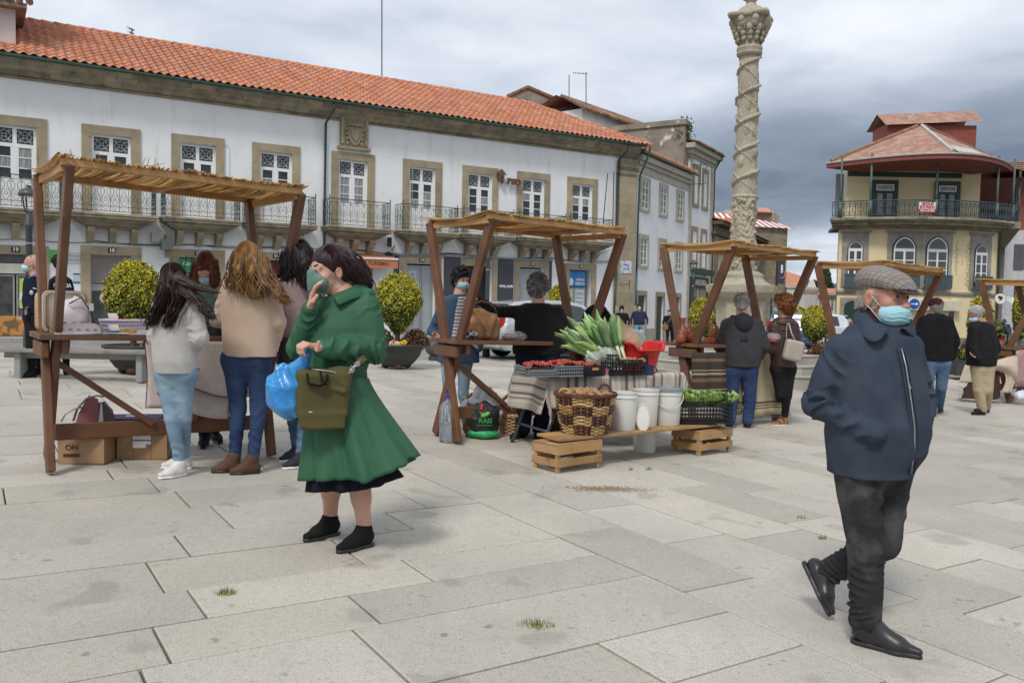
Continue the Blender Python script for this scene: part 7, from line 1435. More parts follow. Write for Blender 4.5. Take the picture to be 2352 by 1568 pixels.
t_=thing('beige_rug','beige wool rug with dark stripes near its hem hanging on the third stall','rug',tuple(P3(1.2,-.28,.9))); cloth_obj('cloth',lambda i,j:tuple(P3(.80+1.0*i,-.31+.02*math.sin(i*14)-.04*(1-j),.12+.86*j)),30,14,beige,t_); mb=MB()
for k in range(60): mb.tube([P3(.80+1.0*k/60,-.35,.12),P3(.80+1.0*k/60+random.uniform(-.01,.01),-.355,.085)],.003,3)
ob('fringe',mb,M('fringe',(.10,.08,.05),.9),t_,kind='stuff')
for z,nm in((.50,'left'),): 
 t_=thing('beige_rug','narrow beige cloth strip beside the dark rug on the third stall','rug',tuple(P3(.75,-.3,.9))); cloth_obj('cloth',lambda i,j:tuple(P3(.66+.14*i,-.32,.14+.80*j)),6,10,beige,t_)
clay=M('red_clay',(.27,.075,.035),.45,(.20,.05,.025),5); glzw=M('blue_white_glaze',(.55,.57,.60),.2,(.20,.25,.38),14,3.,.5,.6)
def pot(name,label,a,b_,prof,mat,cat='pottery',handle=None):
 c=P3(a,b_,SH); t_=thing(name,label,cat,tuple(c)); mb=MB(); mb.lathe(prof,c,20); ob('body',mb,mat,t_,smooth=True)
 if handle: mb=MB(); mb.tube([c+[handle[0]+handle[2]*math.sin(x),0,handle[1]+handle[2]*math.cos(x)] for x in np.linspace(0,PI,9)],.008,5); ob('handle',mb,mat,t_,smooth=True)
pot('clay_jug','tall red clay jug at the left end of the third stall',.02,.02,[(.04,0),(.055,.03),(.07,.10),(.06,.17),(.035,.21),(.03,.26),(.042,.30),(.04,.31)],clay,'jug',(.05,.2,.06)); pot('clay_figure','squat dark red clay pot at the far left of the third stall',-.08,-.05,[(.05,0),(.06,.03),(.05,.09),(.03,.12),(.035,.15)],clay,'pot'); pot('clay_pot','red clay pot with a handle behind the white vase',.16,.03,[(.04,0),(.07,.05),(.075,.11),(.05,.17),(.045,.19)],clay,'pot',(.06,.12,.05)); pot('white_vase','slender blue and white vase between the stall posts',.20,-.10,[(.03,0),(.045,.03),(.05,.09),(.025,.15),(.02,.19),(.035,.23),(.04,.24)],glzw,'vase')
c=P3(.62,-.02,SH); t_=thing('pottery_tray','low terracotta tray with a woven rim on the third stall','tray',tuple(c)); mb=MB(); mb.box(c+[0,0,.015],(.40,.24,.02),R3); ob('tray_floor',mb,clay,t_); mb=MB(); 
for a,b_,w_,d_ in((0,-.12,.42,.02),(0,.12,.42,.02),(-.2,0,.02,.24),(.2,0,.02,.24)): mb=MB(); mb.box(c+np.array([a,b_,.04])@R3.T,(w_,d_,.06),R3,b=.005); ob('tray_rim',mb,clay,t_)
c=P3(.62,.02,SH+.03); t_=thing('glass_carafe','amber glass carafe with a stopper standing in the tray','carafe',tuple(c)); mb=MB(); mb.lathe([(.05,0),(.065,.02),(.068,.14),(.05,.19),(.03,.21),(.03,.23),(.04,.235)],c,20); ob('glass',mb,M('amber_glass',(.32,.12,.05),.08,(.24,.08,.03),5,trans=.4),t_,smooth=True); mb=MB(); mb.lathe([(.015,.23),(.02,.25),(.022,.27),(.008,.29)],c,10); ob('stopper',mb,clay,t_,smooth=True)
q=G(1752,952); t_=thing('black_box','small black box with jars on the ground under the beige rug','box',(q.x,q.y+.1,gz(q.x,q.y))); mb=MB(); mb.box((q.x,q.y+.15,gz(q.x,q.y)+.09),(.42,.25,.18),R3,b=.008); ob('box',mb,black,t_); mb=MB(); mb.blob((q.x-.08,q.y-.02,gz(q.x,q.y)+.09),(.08,.05,.08),12,8); ob('jar',mb,M('jar_brown',(.20,.11,.06),.4),t_,smooth=True); mb=MB(); mb.box((q.x+.14,q.y-.03,gz(q.x,q.y)+.10),(.10,.01,.10)); ob('label',mb,wh,t_)
# == RIGHT EDGE: chair with blanket, produce
q=G(2262,925); g=q.z; D=q.y; sc_=D/1898
def PX_(x,y,dy=0): return np.array(at(x,y,D+dy))
brown=M('brown_canvas',(.055,.022,.02),.8,(.04,.016,.015),3); t_=thing('folding_lounger','folded lounger with a brown canvas back and pale tube frame','lounger',(q.x,q.y,g))
mb=MB(); pts=[(2206,916),(2238,846),(2250,832),(2265,828),(2283,834),(2296,852),(2298,912),(2285,918)]; mb.add([tuple(PX_(x,y,0)) for x,y in pts]+[tuple(PX_(x,y,.12)) for x,y in pts],[tuple(range(8)),tuple(range(15,7,-1))]+[(k,(k+1)%8,(k+1)%8+8,k+8) for k in range(8)]); ob('canvas_back',mb,brown,t_,auto=60)
mb=MB()
for dy in(0,.3): mb.tube([tuple(PX_(x,y,dy)) for x,y in((2222,875),(2212,890),(2201,908),(2203,916),(2240,918),(2300,920))],.012,6); mb.tube([tuple(PX_(x,y,dy)) for x,y in((2212,890),(2200,885))],.012,6)
ob('tube_frame',mb,M('pale_tube',(.55,.50,.44),.4),t_,smooth=True,kind='stuff'); mb=MB(); mb.add([tuple(PX_(x,y,.1)) for x,y in((2212,892),(2238,872),(2240,905),(2214,908))],[(0,1,2,3)]); ob('green_sling',mb,M('green_canvas',(.03,.10,.05),.8),t_)
t_=thing('cream_blanket','cream blanket thrown over the folded lounger','blanket',tuple(PX_(2300,835))); crm=M('cream_blanket_wool',(.55,.47,.37),.95,(.48,.40,.31),5,bs=14,bst=.5,bd=.02); 
f=lambda i,j:tuple(PX_(2243+95*i,822+8*math.sin(i*5)+(10+55*i*i)*j+10*max(0,i-.5),-.04-.12*math.sin(PI*j)+.02*math.sin(i*13)))
cloth_obj('cloth',f,24,10,crm,t_); cloth_obj('hanging_corner',lambda i,j:tuple(PX_(2304+22*i+6*math.sin(j*4),850+52*j,-.08+.02*math.sin(i*9))),8,10,crm,t_); cloth_obj('left_corner',lambda i,j:tuple(PX_(2216+22*i-14*j*(1-i),838+40*j,-.02)),6,8,crm,t_)
t_=thing('clear_bag','clear plastic bag of bottles at the right edge','plastic bag',tuple(PX_(2345,920))); ob('film',soft(PX_(2343,910,.0),(.11,.1,.10),70,.4),M('blue_white_film',(.55,.65,.72),.25,(.7,.72,.74),9),t_,smooth=True)
P5=s5['P']; c=P5(-.02,.0,SH); t_=thing('produce_basket','wicker basket of red tomatoes behind the end stall post','basket',tuple(c)); mb=MB(); mb.lathe([(.10,0),(.15,.12),(.16,.12)],c,16); ob('basket',mb,wick,t_); mb=MB(); mb.tube([c+[.15*math.cos(a),0,.12+.18*math.sin(a)] for a in np.linspace(0,PI,12)],.01,5); ob('handle',mb,wick,t_)
for k in range(12): mb=MB(); mb.blob(c+np.array([random.uniform(-.1,.1),random.uniform(-.08,.08),.14+random.random()*.03]),(.035,.035,.03),10,7); ob('tomato',mb,redT,t_,smooth=True)
leaves(260,lambda:tuple(c+[random.gauss(.02,.08),random.gauss(.1,.08),.28+random.gauss(0,.07)]),.06,flG,'leaves',thing('potted_greens','leafy green plant behind the tomato basket','plant',tuple(c+[0,.1,.1])))
t_=thing('pink_cloth','pale pink cloth hanging at the right edge stall','cloth',tuple(P5(.3,-.3,.9))); cloth_obj('cloth',lambda i,j:tuple(P5(-.0+1.2*i,-.32,.30+.66*j+.02*math.sin(i*9))),12,6,cm('pink_cloth',(.50,.30,.28)),t_)
tuf=M('grass_tuft',(.14,.19,.04),.8,(.20,.20,.06),9,isl=.4)
for k,(px,py,r_,n_,lb) in enumerate(((516,1363,.045,160,'grass tuft growing in a joint left of the centre'),(1232,1437,.07,170,'grass tuft growing in a joint at the bottom centre'),(1490,1078,.03,50,'small green scrap on the slabs by the left wooden crate'),(1449,1079,.02,30,'tiny green scrap on the slabs'),(1888,1237,.03,60,'grass in a joint behind the walking boots'),(1840,1190,.03,40,'grass tuft in a joint beside the walking man'))):
 q=G(px,py); t_=thing('grass_tuft',lb,'grass',tuple(q)); mb=MB()
 for j in range(n_): a=random.random()*6.3; rr_=r_*random.random(); x,y=q.x+rr_*math.cos(a)*1.2,q.y+rr_*math.sin(a)*.8; h_=.012+.02*random.random(); mb.add([(x-.0015,y,q.z),(x+.0015,y,q.z),(x+random.uniform(-.01,.01),y+random.uniform(-.01,.01),q.z+h_)],[(0,1,2)])
 ob('blades',mb,tuf,t_,kind='stuff')
dirtm=M('brown_dirt',(.20,.13,.06),.95,(.27,.19,.10),20)
q=G(1385,1123); t_=thing('spilled_soil','thin spill of brown soil on the slabs in front of the wooden crates','soil',tuple(q)); mb=MB()
for k in range(1500):
 a=random.gauss(0,.17)+.02; b_=random.gauss(0,.05); s_=.0035*random.uniform(.4,1.5); x,y=q.x+a,q.y+b_+.15*a; z=gz(x,y)+.003; mb.add([(x-s_,y,z),(x,y-s_,z),(x+s_,y,z),(x,y+s_,z),(x,y,z+s_*.8)],[(0,1,4),(1,2,4),(2,3,4),(3,0,4)])
ob('grains',mb,dirtm,t_,kind='stuff')
# == PEOPLE: smooth-union sculpting
A_=np.array
def nrm(v): v=A_(v,float); return v/(np.linalg.norm(v)+1e-9)
class SD:
 def __init__(s): s.p=[]
 def add(s,fn,lo,hi,k=.02,op=0): s.p.append((fn,A_(lo,float),A_(hi,float),k,op)); return s
 def cap(s,a,b,ra,rb=None,k=.02,op=0,flat=None,fold=None):
  a=A_(a,float); b=A_(b,float); rb=ra if rb is None else rb; ab=b-a; l2=ab@ab+1e-9; m=max(ra,rb)+(fold[0] if fold else 0)+k; ax=nrm(ab); u=nrm(np.cross(ax,[.3,.2,.9])); v=np.cross(ax,u)
  def f(x,y,z):
   X=x-a[0];Y=y-a[1];Z=z-a[2]; t=np.clip((X*ab[0]+Y*ab[1]+Z*ab[2])/l2,0,1); r=ra+(rb-ra)*t; X=X-t*ab[0];Y=Y-t*ab[1];Z=Z-t*ab[2]
   if flat is not None:
    w,q=flat; d=(X*w[0]+Y*w[1]+Z*w[2])*(1/q-1); X=X+d*w[0];Y=Y+d*w[1];Z=Z+d*w[2]
   if fold:
    am,n,sd,c0,c1=fold; th=np.arctan2(X*u[0]+Y*u[1]+Z*u[2],X*v[0]+Y*v[1]+Z*v[2]); w_=c0+(c1-c0)*t
    pa=2*PI*n*.55*t; g=np.sin(pa+1.7*np.sin(th+sd)+.8*np.sin(2*th+sd*2)); g2=np.sin(pa*1.45+2.6*np.sin(th+sd*1.7+2.)+sd); m1=np.clip(np.sin(th+sd*3+4*t),0,1)**.6; m2=np.clip(np.sin(th*1.+sd*5+2.5-5*t),0,1)**.6; r=r+am*w_*(m1*(.6-np.abs(g)*1.5)+m2*(.5-np.abs(g2)*1.3))
   return np.sqrt(X*X+Y*Y+Z*Z)-r
  return s.add(f,np.minimum(a,b)-m,np.maximum(a,b)+m,k,op)
 def ell(s,c,r,R=None,k=.02,op=0):
  c=A_(c,float); r=A_(r,float); R=np.eye(3) if R is None else A_(R); m=max(r)+k; mr=min(r)
  def f(x,y,z):
   X=x-c[0];Y=y-c[1];Z=z-c[2]; q=[(X*R[0,i]+Y*R[1,i]+Z*R[2,i])/r[i] for i in range(3)]; n=np.sqrt(q[0]**2+q[1]**2+q[2]**2)
   n2=np.sqrt((q[0]/r[0])**2+(q[1]/r[1])**2+(q[2]/r[2])**2)+1e-9; return n*(n-1)/n2
  return s.add(f,c-m,c+m,k,op)
 def box(s,c,h,R=None,rd=.01,k=.01,op=0):
  c=A_(c,float); h=A_(h,float)-rd; R=np.eye(3) if R is None else A_(R); m=np.linalg.norm(h)+rd+k
  def f(x,y,z):
   X=x-c[0];Y=y-c[1];Z=z-c[2]; q=[np.abs(X*R[0,i]+Y*R[1,i]+Z*R[2,i])-h[i] for i in range(3)]
   return np.sqrt(sum(np.maximum(a,0)**2 for a in q))+np.minimum(np.maximum(np.maximum(q[0],q[1]),q[2]),0)-rd
  return s.add(f,c-m,c+m,k,op)
 def loft(s,secs,k=.03,op=0,pleat=None,ex=2.2,cap=.01):
  S_=sorted(secs); z_=A_([q[0] for q in S_]); C=[A_([q[i] for q in S_]) for i in range(1,5)]; m=.03+k
  lo=[min(C[0]-C[2])-m,min(C[1]-C[3])-m,z_[0]-.01-k*.2]; hi=[max(C[0]+C[2])+m,max(C[1]+C[3])+m,z_[-1]+.01+k*.2]
  def f(x,y,z):
   zz=z.ravel(); cx,cy,rx,ry=[np.interp(zz,z_,q).reshape(z.shape) for q in C]; X=(x-cx);Y=(y-cy); a=np.abs(X/rx);b=np.abs(Y/ry); n=(a**ex+b**ex)**(1/ex)
   if pleat: th=np.arctan2(Y,X); w=np.clip((z_[-1]-z)/(z_[-1]-z_[0]),0,1)**1.2; n=n-pleat[0]*w*(np.sin(pleat[1]*th+pleat[2])+.5*np.sin(pleat[1]*1.7*th+pleat[2]*2))
   d=(n-1)*np.minimum(rx,ry)
   return np.maximum(d,np.maximum(z_[0]-z,z-z_[-1]))
  return s.add(f,lo,hi,k,op)
 def clip(s,p,n):
  p=A_(p,float); n=nrm(n); return s.add(lambda x,y,z:(p[0]-x)*n[0]+(p[1]-y)*n[1]+(p[2]-z)*n[2],[-1e3]*3,[1e3]*3,0,2)
 def mesh(s,h,org,disp=None,name='m'):
  lo=np.min([p[1] for p in s.p if p[4]==0],axis=0)-2*h; hi=np.max([p[2] for p in s.p if p[4]==0],axis=0)+2*h
  n=np.ceil((hi-lo)/h).astype(int)+1; ax=[(lo[i]+h*np.arange(n[i])).astype(np.float32) for i in range(3)]; D=np.full(n,1.,np.float32)
  for fn,a,b,k,op in s.p:
   i0=np.maximum(0,np.floor((a-lo)/h).astype(int)); i1=np.minimum(n,np.ceil((b-lo)/h).astype(int)+1)
   if (i1<=i0).any(): continue
   sl=tuple(slice(i0[i],i1[i]) for i in range(3)); d=fn(ax[0][sl[0]][:,None,None],ax[1][sl[1]][None,:,None],ax[2][sl[2]][None,None,:]).astype(np.float32); c=D[sl]
   if op==0: hh=np.maximum(k-np.abs(c-d),0)/max(k,1e-6); D[sl]=np.minimum(c,d)-hh*hh*k*.25
   elif op==1: hh=np.maximum(k-np.abs(c+d),0)/max(k,1e-6); D[sl]=np.maximum(c,-d)+hh*hh*k*.25
   else: D[sl]=np.maximum(c,d)
  I=D<0; cnt=np.zeros(n-1,np.int8)
  for dx in(0,1):
   for dy in(0,1):
    for dz in(0,1): cnt+=I[dx:n[0]-1+dx,dy:n[1]-1+dy,dz:n[2]-1+dz]
  act=np.argwhere((cnt>0)&(cnt<8)); idx=np.full(n-1,-1,np.int32); idx[tuple(act.T)]=np.arange(len(act))
  cor=[(dx,dy,dz) for dx in(0,1) for dy in(0,1) for dz in(0,1)]; val=[D[act[:,0]+c[0],act[:,1]+c[1],act[:,2]+c[2]] for c in cor]
  P=np.zeros((len(act),3)); W=np.zeros(len(act))
  for i in range(8):
   for j in range(i+1,8):
    df=A_(cor[j])-A_(cor[i])
    if np.abs(df).sum()!=1: continue
    va,vb=val[i],val[j]; m=(va<0)!=(vb<0); t=np.where(m,va/np.where(m,va-vb,1),0); P[m]+=(A_(cor[i])+t[:,None]*df)[m]; W+=m
  V_=(act+P/W[:,None])*h+lo; Q=[]
  for a in range(3):
   b,c=(a+1)%3,(a+2)%3; sa=[slice(None)]*3; sb=[slice(None)]*3; sa[a]=slice(0,n[a]-1); sb[a]=slice(1,n[a]); e=I[tuple(sa)]!=I[tuple(sb)]; g=np.argwhere(e); g=g[(g[:,b]>0)&(g[:,c]>0)&(g[:,b]<n[b]-1)&(g[:,c]<n[c]-1)]
   def at_(ob_,oc): q=g.copy(); q[:,b]-=ob_; q[:,c]-=oc; return idx[tuple(q.T)]
   f=np.stack([at_(1,1),at_(0,1),at_(0,0),at_(1,0)],1); fl=~I[tuple(g.T)]; f[fl]=f[fl][:,::-1]; Q.append(f)
  Q=np.concatenate(Q); Q=Q[(Q>=0).all(1)]
  if disp:
   fnv=np.cross(V_[Q[:,2]]-V_[Q[:,0]],V_[Q[:,3]]-V_[Q[:,1]]); nn=np.zeros_like(V_)
   for i in range(4): np.add.at(nn,Q[:,i],fnv)
   nn/=np.linalg.norm(nn,axis=1)[:,None]+1e-12; V_=V_+nn*disp(V_)[:,None]
  me=bpy.data.meshes.new(name); V_=V_-A_(org); me.vertices.add(len(V_)); me.vertices.foreach_set('co',V_.astype(np.float32).ravel()); me.loops.add(4*len(Q)); me.loops.foreach_set('vertex_index',Q.ravel().astype(np.int32)); me.polygons.add(len(Q)); me.polygons.foreach_set('loop_start',np.arange(len(Q),dtype=np.int32)*4); me.polygons.foreach_set('loop_total',np.full(len(Q),4,np.int32)); me.update(calc_edges=True); me.validate(); me.shade_smooth(); return me
def wr(amp,fr=16.,sd=0.,an=(1,1,.45)):
 def f(V_):
  x,y,z=V_[:,0]*an[0],V_[:,1]*an[1],V_[:,2]*an[2]; g=np.sin(fr*(x+.7*z)+2.*np.sin(fr*.45*(y-z)+sd)+sd*3); g2=np.sin(fr*1.9*(z*1.3-x*.5+y*.6)+1.5*np.sin(fr*.8*x+sd)); m=.5+.5*np.sin(fr*.28*(x-y+1.7*z)+sd*5); return amp*((1-np.abs(g))*1.3-.5+.35*g2)*m
 return f
skinA=M('skin_fair',(.58,.335,.25),.5,(.50,.26,.19),9,sss=.12,bs=120,bst=.15,bd=.002); skinO=M('skin_ruddy',(.52,.27,.19),.55,(.42,.18,.13),11,sss=.12,bs=70,bst=.4,bd=.003); eyew=M('eye_white',(.36,.31,.28),.3); eyed=M('eye_dark',(.03,.02,.015),.15)
maskB=M('surgical_blue',(.33,.60,.68),.8,(.40,.66,.72),6,bs=200,bst=.2,bd=.001,wave=(24.,.6,'Z',.6)); maskG=M('mask_green',(.10,.20,.16),.8,(.12,.23,.19),6,bs=200,bst=.2,bd=.001); strapW=M('mask_strap',(.7,.72,.72),.6)
def fab(n,c,c2=None,r=.85,**k): 
 k.setdefault('spec',.18)
 k.setdefault('bs',160); k.setdefault('bst',.35); k.setdefault('bd',.002); return M(n,c,r,c2 or tuple(x*.72 for x in c),k.pop('ns',7.),6.,**k)
denim=fab('denim_mid',(.055,.105,.19),(.12,.18,.27),ns=5); denimL=fab('denim_light',(.15,.25,.36),(.28,.38,.47),ns=5); denimD=fab('denim_dark',(.018,.035,.09),(.04,.065,.14),ns=5); denimB=fab('denim_blackgrey',(.024,.025,.027),(.10,.10,.10),ns=5,lo=.45,hi=.72); blkC=fab('black_cloth',(.011,.011,.013),(.017,.017,.019)); navyC=fab('navy_cloth',(.014,.018,.034),(.02,.026,.048))
def hmat(n,c,c2): return M(n,c,.5,c2,12,4,spec=.3,stretch=(1,1,.25),bs=90,bst=.5,bd=.006,isl=.35)
def hand(sd,w,d,pn,side,sc=1.,curl=.35,spread=.12,k=.006,th=None):
 """w wrist, d hand direction, pn palm normal, side +1 thumb along +s"""
 d=nrm(d); pn=nrm(A_(pn)-d*(A_(pn)@d)); s=np.cross(d,pn)*side; w=A_(w,float)
 R=A_([d,s,pn]).T; sd.box(w+d*.050*sc,A_([.046,.038,.013])*sc,R,.011*sc,.02); sd.cap(w-d*.02,w+d*.02,.026*sc,.027*sc,.02,flat=(pn,.75))
 for i,(o,l) in enumerate(((.031,.070),(.011,.080),(-.010,.075),(-.030,.060))):
  p=w+d*.088*sc+s*o*sc; a=0; dd=nrm(d+s*o*spread*12)
  for j,f in enumerate((.45,.32,.26)):
   a+=curl*(.8,1.2,.9)[j]; q=p+(dd*math.cos(a)+pn*math.sin(a))*l*f*sc; sd.cap(p,q,.0095*sc*(1-.08*j),.009*sc*(1-.1*j),k); p=q
 t0=w+d*.025*sc+s*.030*sc; t1=t0+(d*.6+s*.75+pn*.25)*.042*sc; t2=t1+(d*.85+s*.15+pn*.45)*.035*sc if th is None else t1+nrm(th)*.04*sc; sd.cap(t0,t1,.014*sc,.011*sc,.01); sd.cap(t1,t2,.0105*sc,.009*sc,k)
def headrot(yaw,pitch,tilt=0):
 y=rad(yaw); p=rad(pitch); f=A_([math.sin(y)*math.cos(p),-math.cos(y)*math.cos(p),-math.sin(p)]); s=nrm(np.cross(f,[0,0,1])); u=np.cross(s,f); c,t=math.cos(rad(tilt)),math.sin(rad(tilt)); return A_([s*c+u*t,f,u*c-s*t]).T
class Person:
 def __init__(s,label,D,hd,yaw=0,pitch=0,tilt=0,hs=1.,h=None,skin=None,base=None,old=0):
  s.D=D; s.h=h or max(.005,.00125*D); b=base or s.J(hd[0],0); g=gz(b[0],D); s.org=(float(b[0]),D,g); s.t=thing('person',label,'person',s.org); s.sk=skin or skinA; s.b=SD(); s.hs=hs
  s.hc=s.J(*hd); s.R=headrot(yaw,pitch,tilt); B=s.b; X=s.X; q=hs; k=.018*q; s.old=old
  for c,r in(((0,-.012,.036),(.076,.097,.085)),((0,.022,-.022),(.062,.072,.082)),((0,.035,-.070),(.047,.05,.042))): B.ell(X(*c),A_(r)*q,s.R,k*1.5)
  for sx in(-1,1):
   B.ell(X(sx*.034,.058,-.028),A_([.027,.027,.026])*q,s.R,.015); B.ell(X(sx*.030,.094,.006),A_([.015,.011,.009])*q,s.R,.012,1); B.ell(X(sx*.078,-.008,-.012),A_([.009,.020,.033])*q*(1+.15*old),s.R,.008); B.ell(X(sx*.087,-.002,-.010),A_([.006,.009,.018])*q,s.R,.004,1); B.ell(X(sx*.014,.104,-.038),A_([.009,.010,.008])*q,s.R,.008)
   B.ell(X(sx*.030,.080,.005),A_([.0115,.0115,.0105])*q,s.R,.004); B.cap(X(sx*.017,.0915,.0125),X(sx*.043,.0835,.0105),.0052*q,.005*q,.006); B.cap(X(sx*.018,.0905,-.0035),X(sx*.042,.083,-.003),.0048*q,.0045*q,.006)
  B.cap(X(0,.090,.008),X(0,.114,-.032),.0095*q,(.0135+.002*old)*q,.012); B.cap(X(-.042,.076,.026),X(.042,.076,.026),.011*q,None,.014); B.ell(X(0,.090,-.066),A_([.023,.010,.006])*q,s.R,.008); B.ell(X(0,.091,-.054),A_([.020,.009,.005])*q,s.R,.008); B.ell(X(0,.074,-.098),A_([.02,.018,.016])*q,s.R,.02)
 def J(s,px,py,dy=0): return A_(at(px,py,s.D+dy))
 def X(s,x,y,z): return s.hc+s.R@(A_([x,y,z],float)*s.hs)
 def P(s,name,sd,mat,h=None,disp=None,label=None): return ob(name,sd.mesh(h or s.h,s.org,disp,name),mat,s.t,label=label)
 def T(s,name,mb,mat,**k): return ob(name,mb,mat,s.t,smooth=True,**k)
 def eyes(s):
  for sx in(-1,1):
   mb=MB(); mb.blob(s.X(sx*.030,.0835,.0045),A_([.0118]*3)*s.hs,12,8); e=s.T('eye',mb,eyew); mb=MB(); mb.blob(s.X(sx*.030+.001,.0905,.0045),A_([.0076,.0068,.0072])*s.hs,10,6); ob('iris',mb,eyed,e,smooth=True)
 def torso(s,neck,shA,shB,pel,r=1.):
  B=s.b; s.nk=s.J(*neck); s.sA=s.J(*shA); s.sB=s.J(*shB); s.pl=s.J(*pel); ch=(s.sA+s.sB)/2; B.cap(s.X(0,-.02,-.06),s.nk,.052*s.hs,.056*s.hs,.03); B.cap(s.nk,ch-A_([0,0,.05]),.06,.09,.05); B.cap(s.sA,s.sB,.045,.045,.06); B.cap(ch-A_([0,0,.10]),s.pl,.10*r,.085*r,.06,flat=((0,1,0),.8))
 def arm(s,S0,el,wr_,hd=None,pn=(0,0,-1),side=1,curl=.35,col=None,spread=.12,th=None,hsz=1.):
  B=s.b; e=s.J(*el); w=s.J(*wr_); B.cap(S0,e,.044,.036,.03); B.cap(e,w,.036,.025,.02)
  if hd is not None: hand(B,w,s.J(*hd)-w if len(hd)==3 else hd,pn,side,hsz*s.hs*.98,curl,spread,th=th)
  return e,w
 def sleeve(s,sd,S0,e,w,r=(.066,.055,.044),fold=.010,sd_=1.,k=.03,end=.0):
  w2=w+nrm(w-e)*end; sd.cap(S0,e,r[0],r[1],k,fold=(fold,2.6,sd_,.25,1.)); sd.cap(e,w2,r[1],r[2],k*.6,fold=(fold,3.2,sd_+2,1.,.35)); return sd
 def legs(s,hips,kn,ank,r=(.088,.060,.042),br=(.075,.05,.035)):
  L_=[]
  for h_,k_,a_ in zip(hips,kn,ank): s.b.cap(h_,k_,br[0],br[1],.03); s.b.cap(k_,a_,br[1],br[2],.02); L_.append((h_,k_,a_))
  return L_
 def trousers(s,L_,r,mat,pel=None,pr=.115,fold=.008,name='trousers',cut=.0,top=None,nf=3.4):
  sd=SD()
  for i,(a,b,c) in enumerate(L_):
   e=c+nrm(b-c)*cut; sd.cap(a,b,r[0],r[1],.035,fold=(fold*.7,3,i+1.,.3,1.)); sd.cap(b,e,r[1],r[2],.02,fold=(fold,nf,i+3.,.6,1.)); 
  if pel is not None: hw=abs(L_[0][0][0]-L_[1][0][0])*.36; sd.cap(pel+A_([-hw,0,.02]),pel+A_([hw,0,.02]),pr*.9,pr*.9,.05,flat=((0,1,0),.9))
  return s.P(name,sd,mat,disp=wr(.0025,22.,L_[0][0][0]*3))
 def shoe(s,heel,toe,n=(0,0,1),r=.040,hh=.05,mat=None,smat=None,heelh=.0,ank=None,top=.0,name='shoe',point=1.,collar=.045):
  d=nrm(toe-heel); n=nrm(A_(n)-d*(A_(n)@d)); L_=np.linalg.norm(toe-heel); sd=SD(); sw=np.cross(d,n); st=.016; hp=heel+d*r*.8
  sd.cap(hp+n*(st+heelh+.022),heel+d*(L_*.62)+n*(st+.020),r*.86,r*1.0,.02,flat=(n,.95)); sd.cap(heel+d*(L_*.62)+n*(st+.018),toe-d*.030+n*(st+.012),r*.98,.026*point,.02,flat=(n,.8))
  a=ank if ank is not None else hp+n*.10; sd.cap(hp+d*.03+n*.05,a+(A_(a)-hp)*top,.042,collar,.03); sd.cap(a+d*.01,heel+d*L_*.6+n*.035,collar*.8,r*.75,.03); sd.clip(heel+n*st,n); o=s.P(name,sd,mat,max(.004,s.h*.7),disp=wr(.0012,40,1.))
  sd=SD(); sd.cap(hp,heel+d*(L_*.62),r*.88,r*1.0,.02,flat=(n,1.5)); sd.cap(heel+d*(L_*.62),toe-d*.030,r*1.0,.027*point,.02,flat=(n,1.5)); 
  if heelh: sd.cap(hp+n*.01,hp+d*.03+n*.01,r*.9,r*.9,.01,flat=(n,3.))
  sd.clip(heel+n*.001,n); sd.clip(heel+n*(st+.004+heelh*.0),-n); so=ob('sole',sd.mesh(max(.004,s.h*.7),s.org,None,'sole'),smat or black,o); return o
 def mask(s,mat=None,ffp=False,dz=0):
  sd=SD(); X=lambda x,y,z:s.X(x,y,z+dz*(y>.03)); q=s.hs
  if ffp: sd.cap(X(0,.105,-.005),X(0,.110,-.085),.022*q,.020*q,.02); sd.ell(X(0,.062,-.050),A_([.064,.050,.060])*q,s.R,.03); sd.clip(X(0,.045,0),s.R@A_([0,1,0]))
  else: sd.ell(X(0,.050,-.052),A_([.069,.072,.056])*q,s.R,.02); sd.cap(X(0,.095,-.022),X(0,.108,-.034),.014*q,.017*q,.02); sd.clip(X(0,.040,0),s.R@A_([0,1,0])); sd.clip(s.X(0,0,-.0225+dz*1.3),s.R@A_([0,.12,-1]))
  o=s.P('face_mask',sd,mat or maskB,max(.003,s.h*.6)); mb=MB()
  for sx in(-1,1):
   for z0,z1 in((-.030,.012),(-.085,-.035)): mb.tube([X(sx*.060,.050,z0),X(sx*.080,.012,(z0+z1)/2+.006),X(sx*.085,-.012,z1)],.0018*q if s.D<6 else .0028,5)
  ob('ear_loops',mb,strapW if not ffp else maskG,o,smooth=True,kind='stuff'); return o
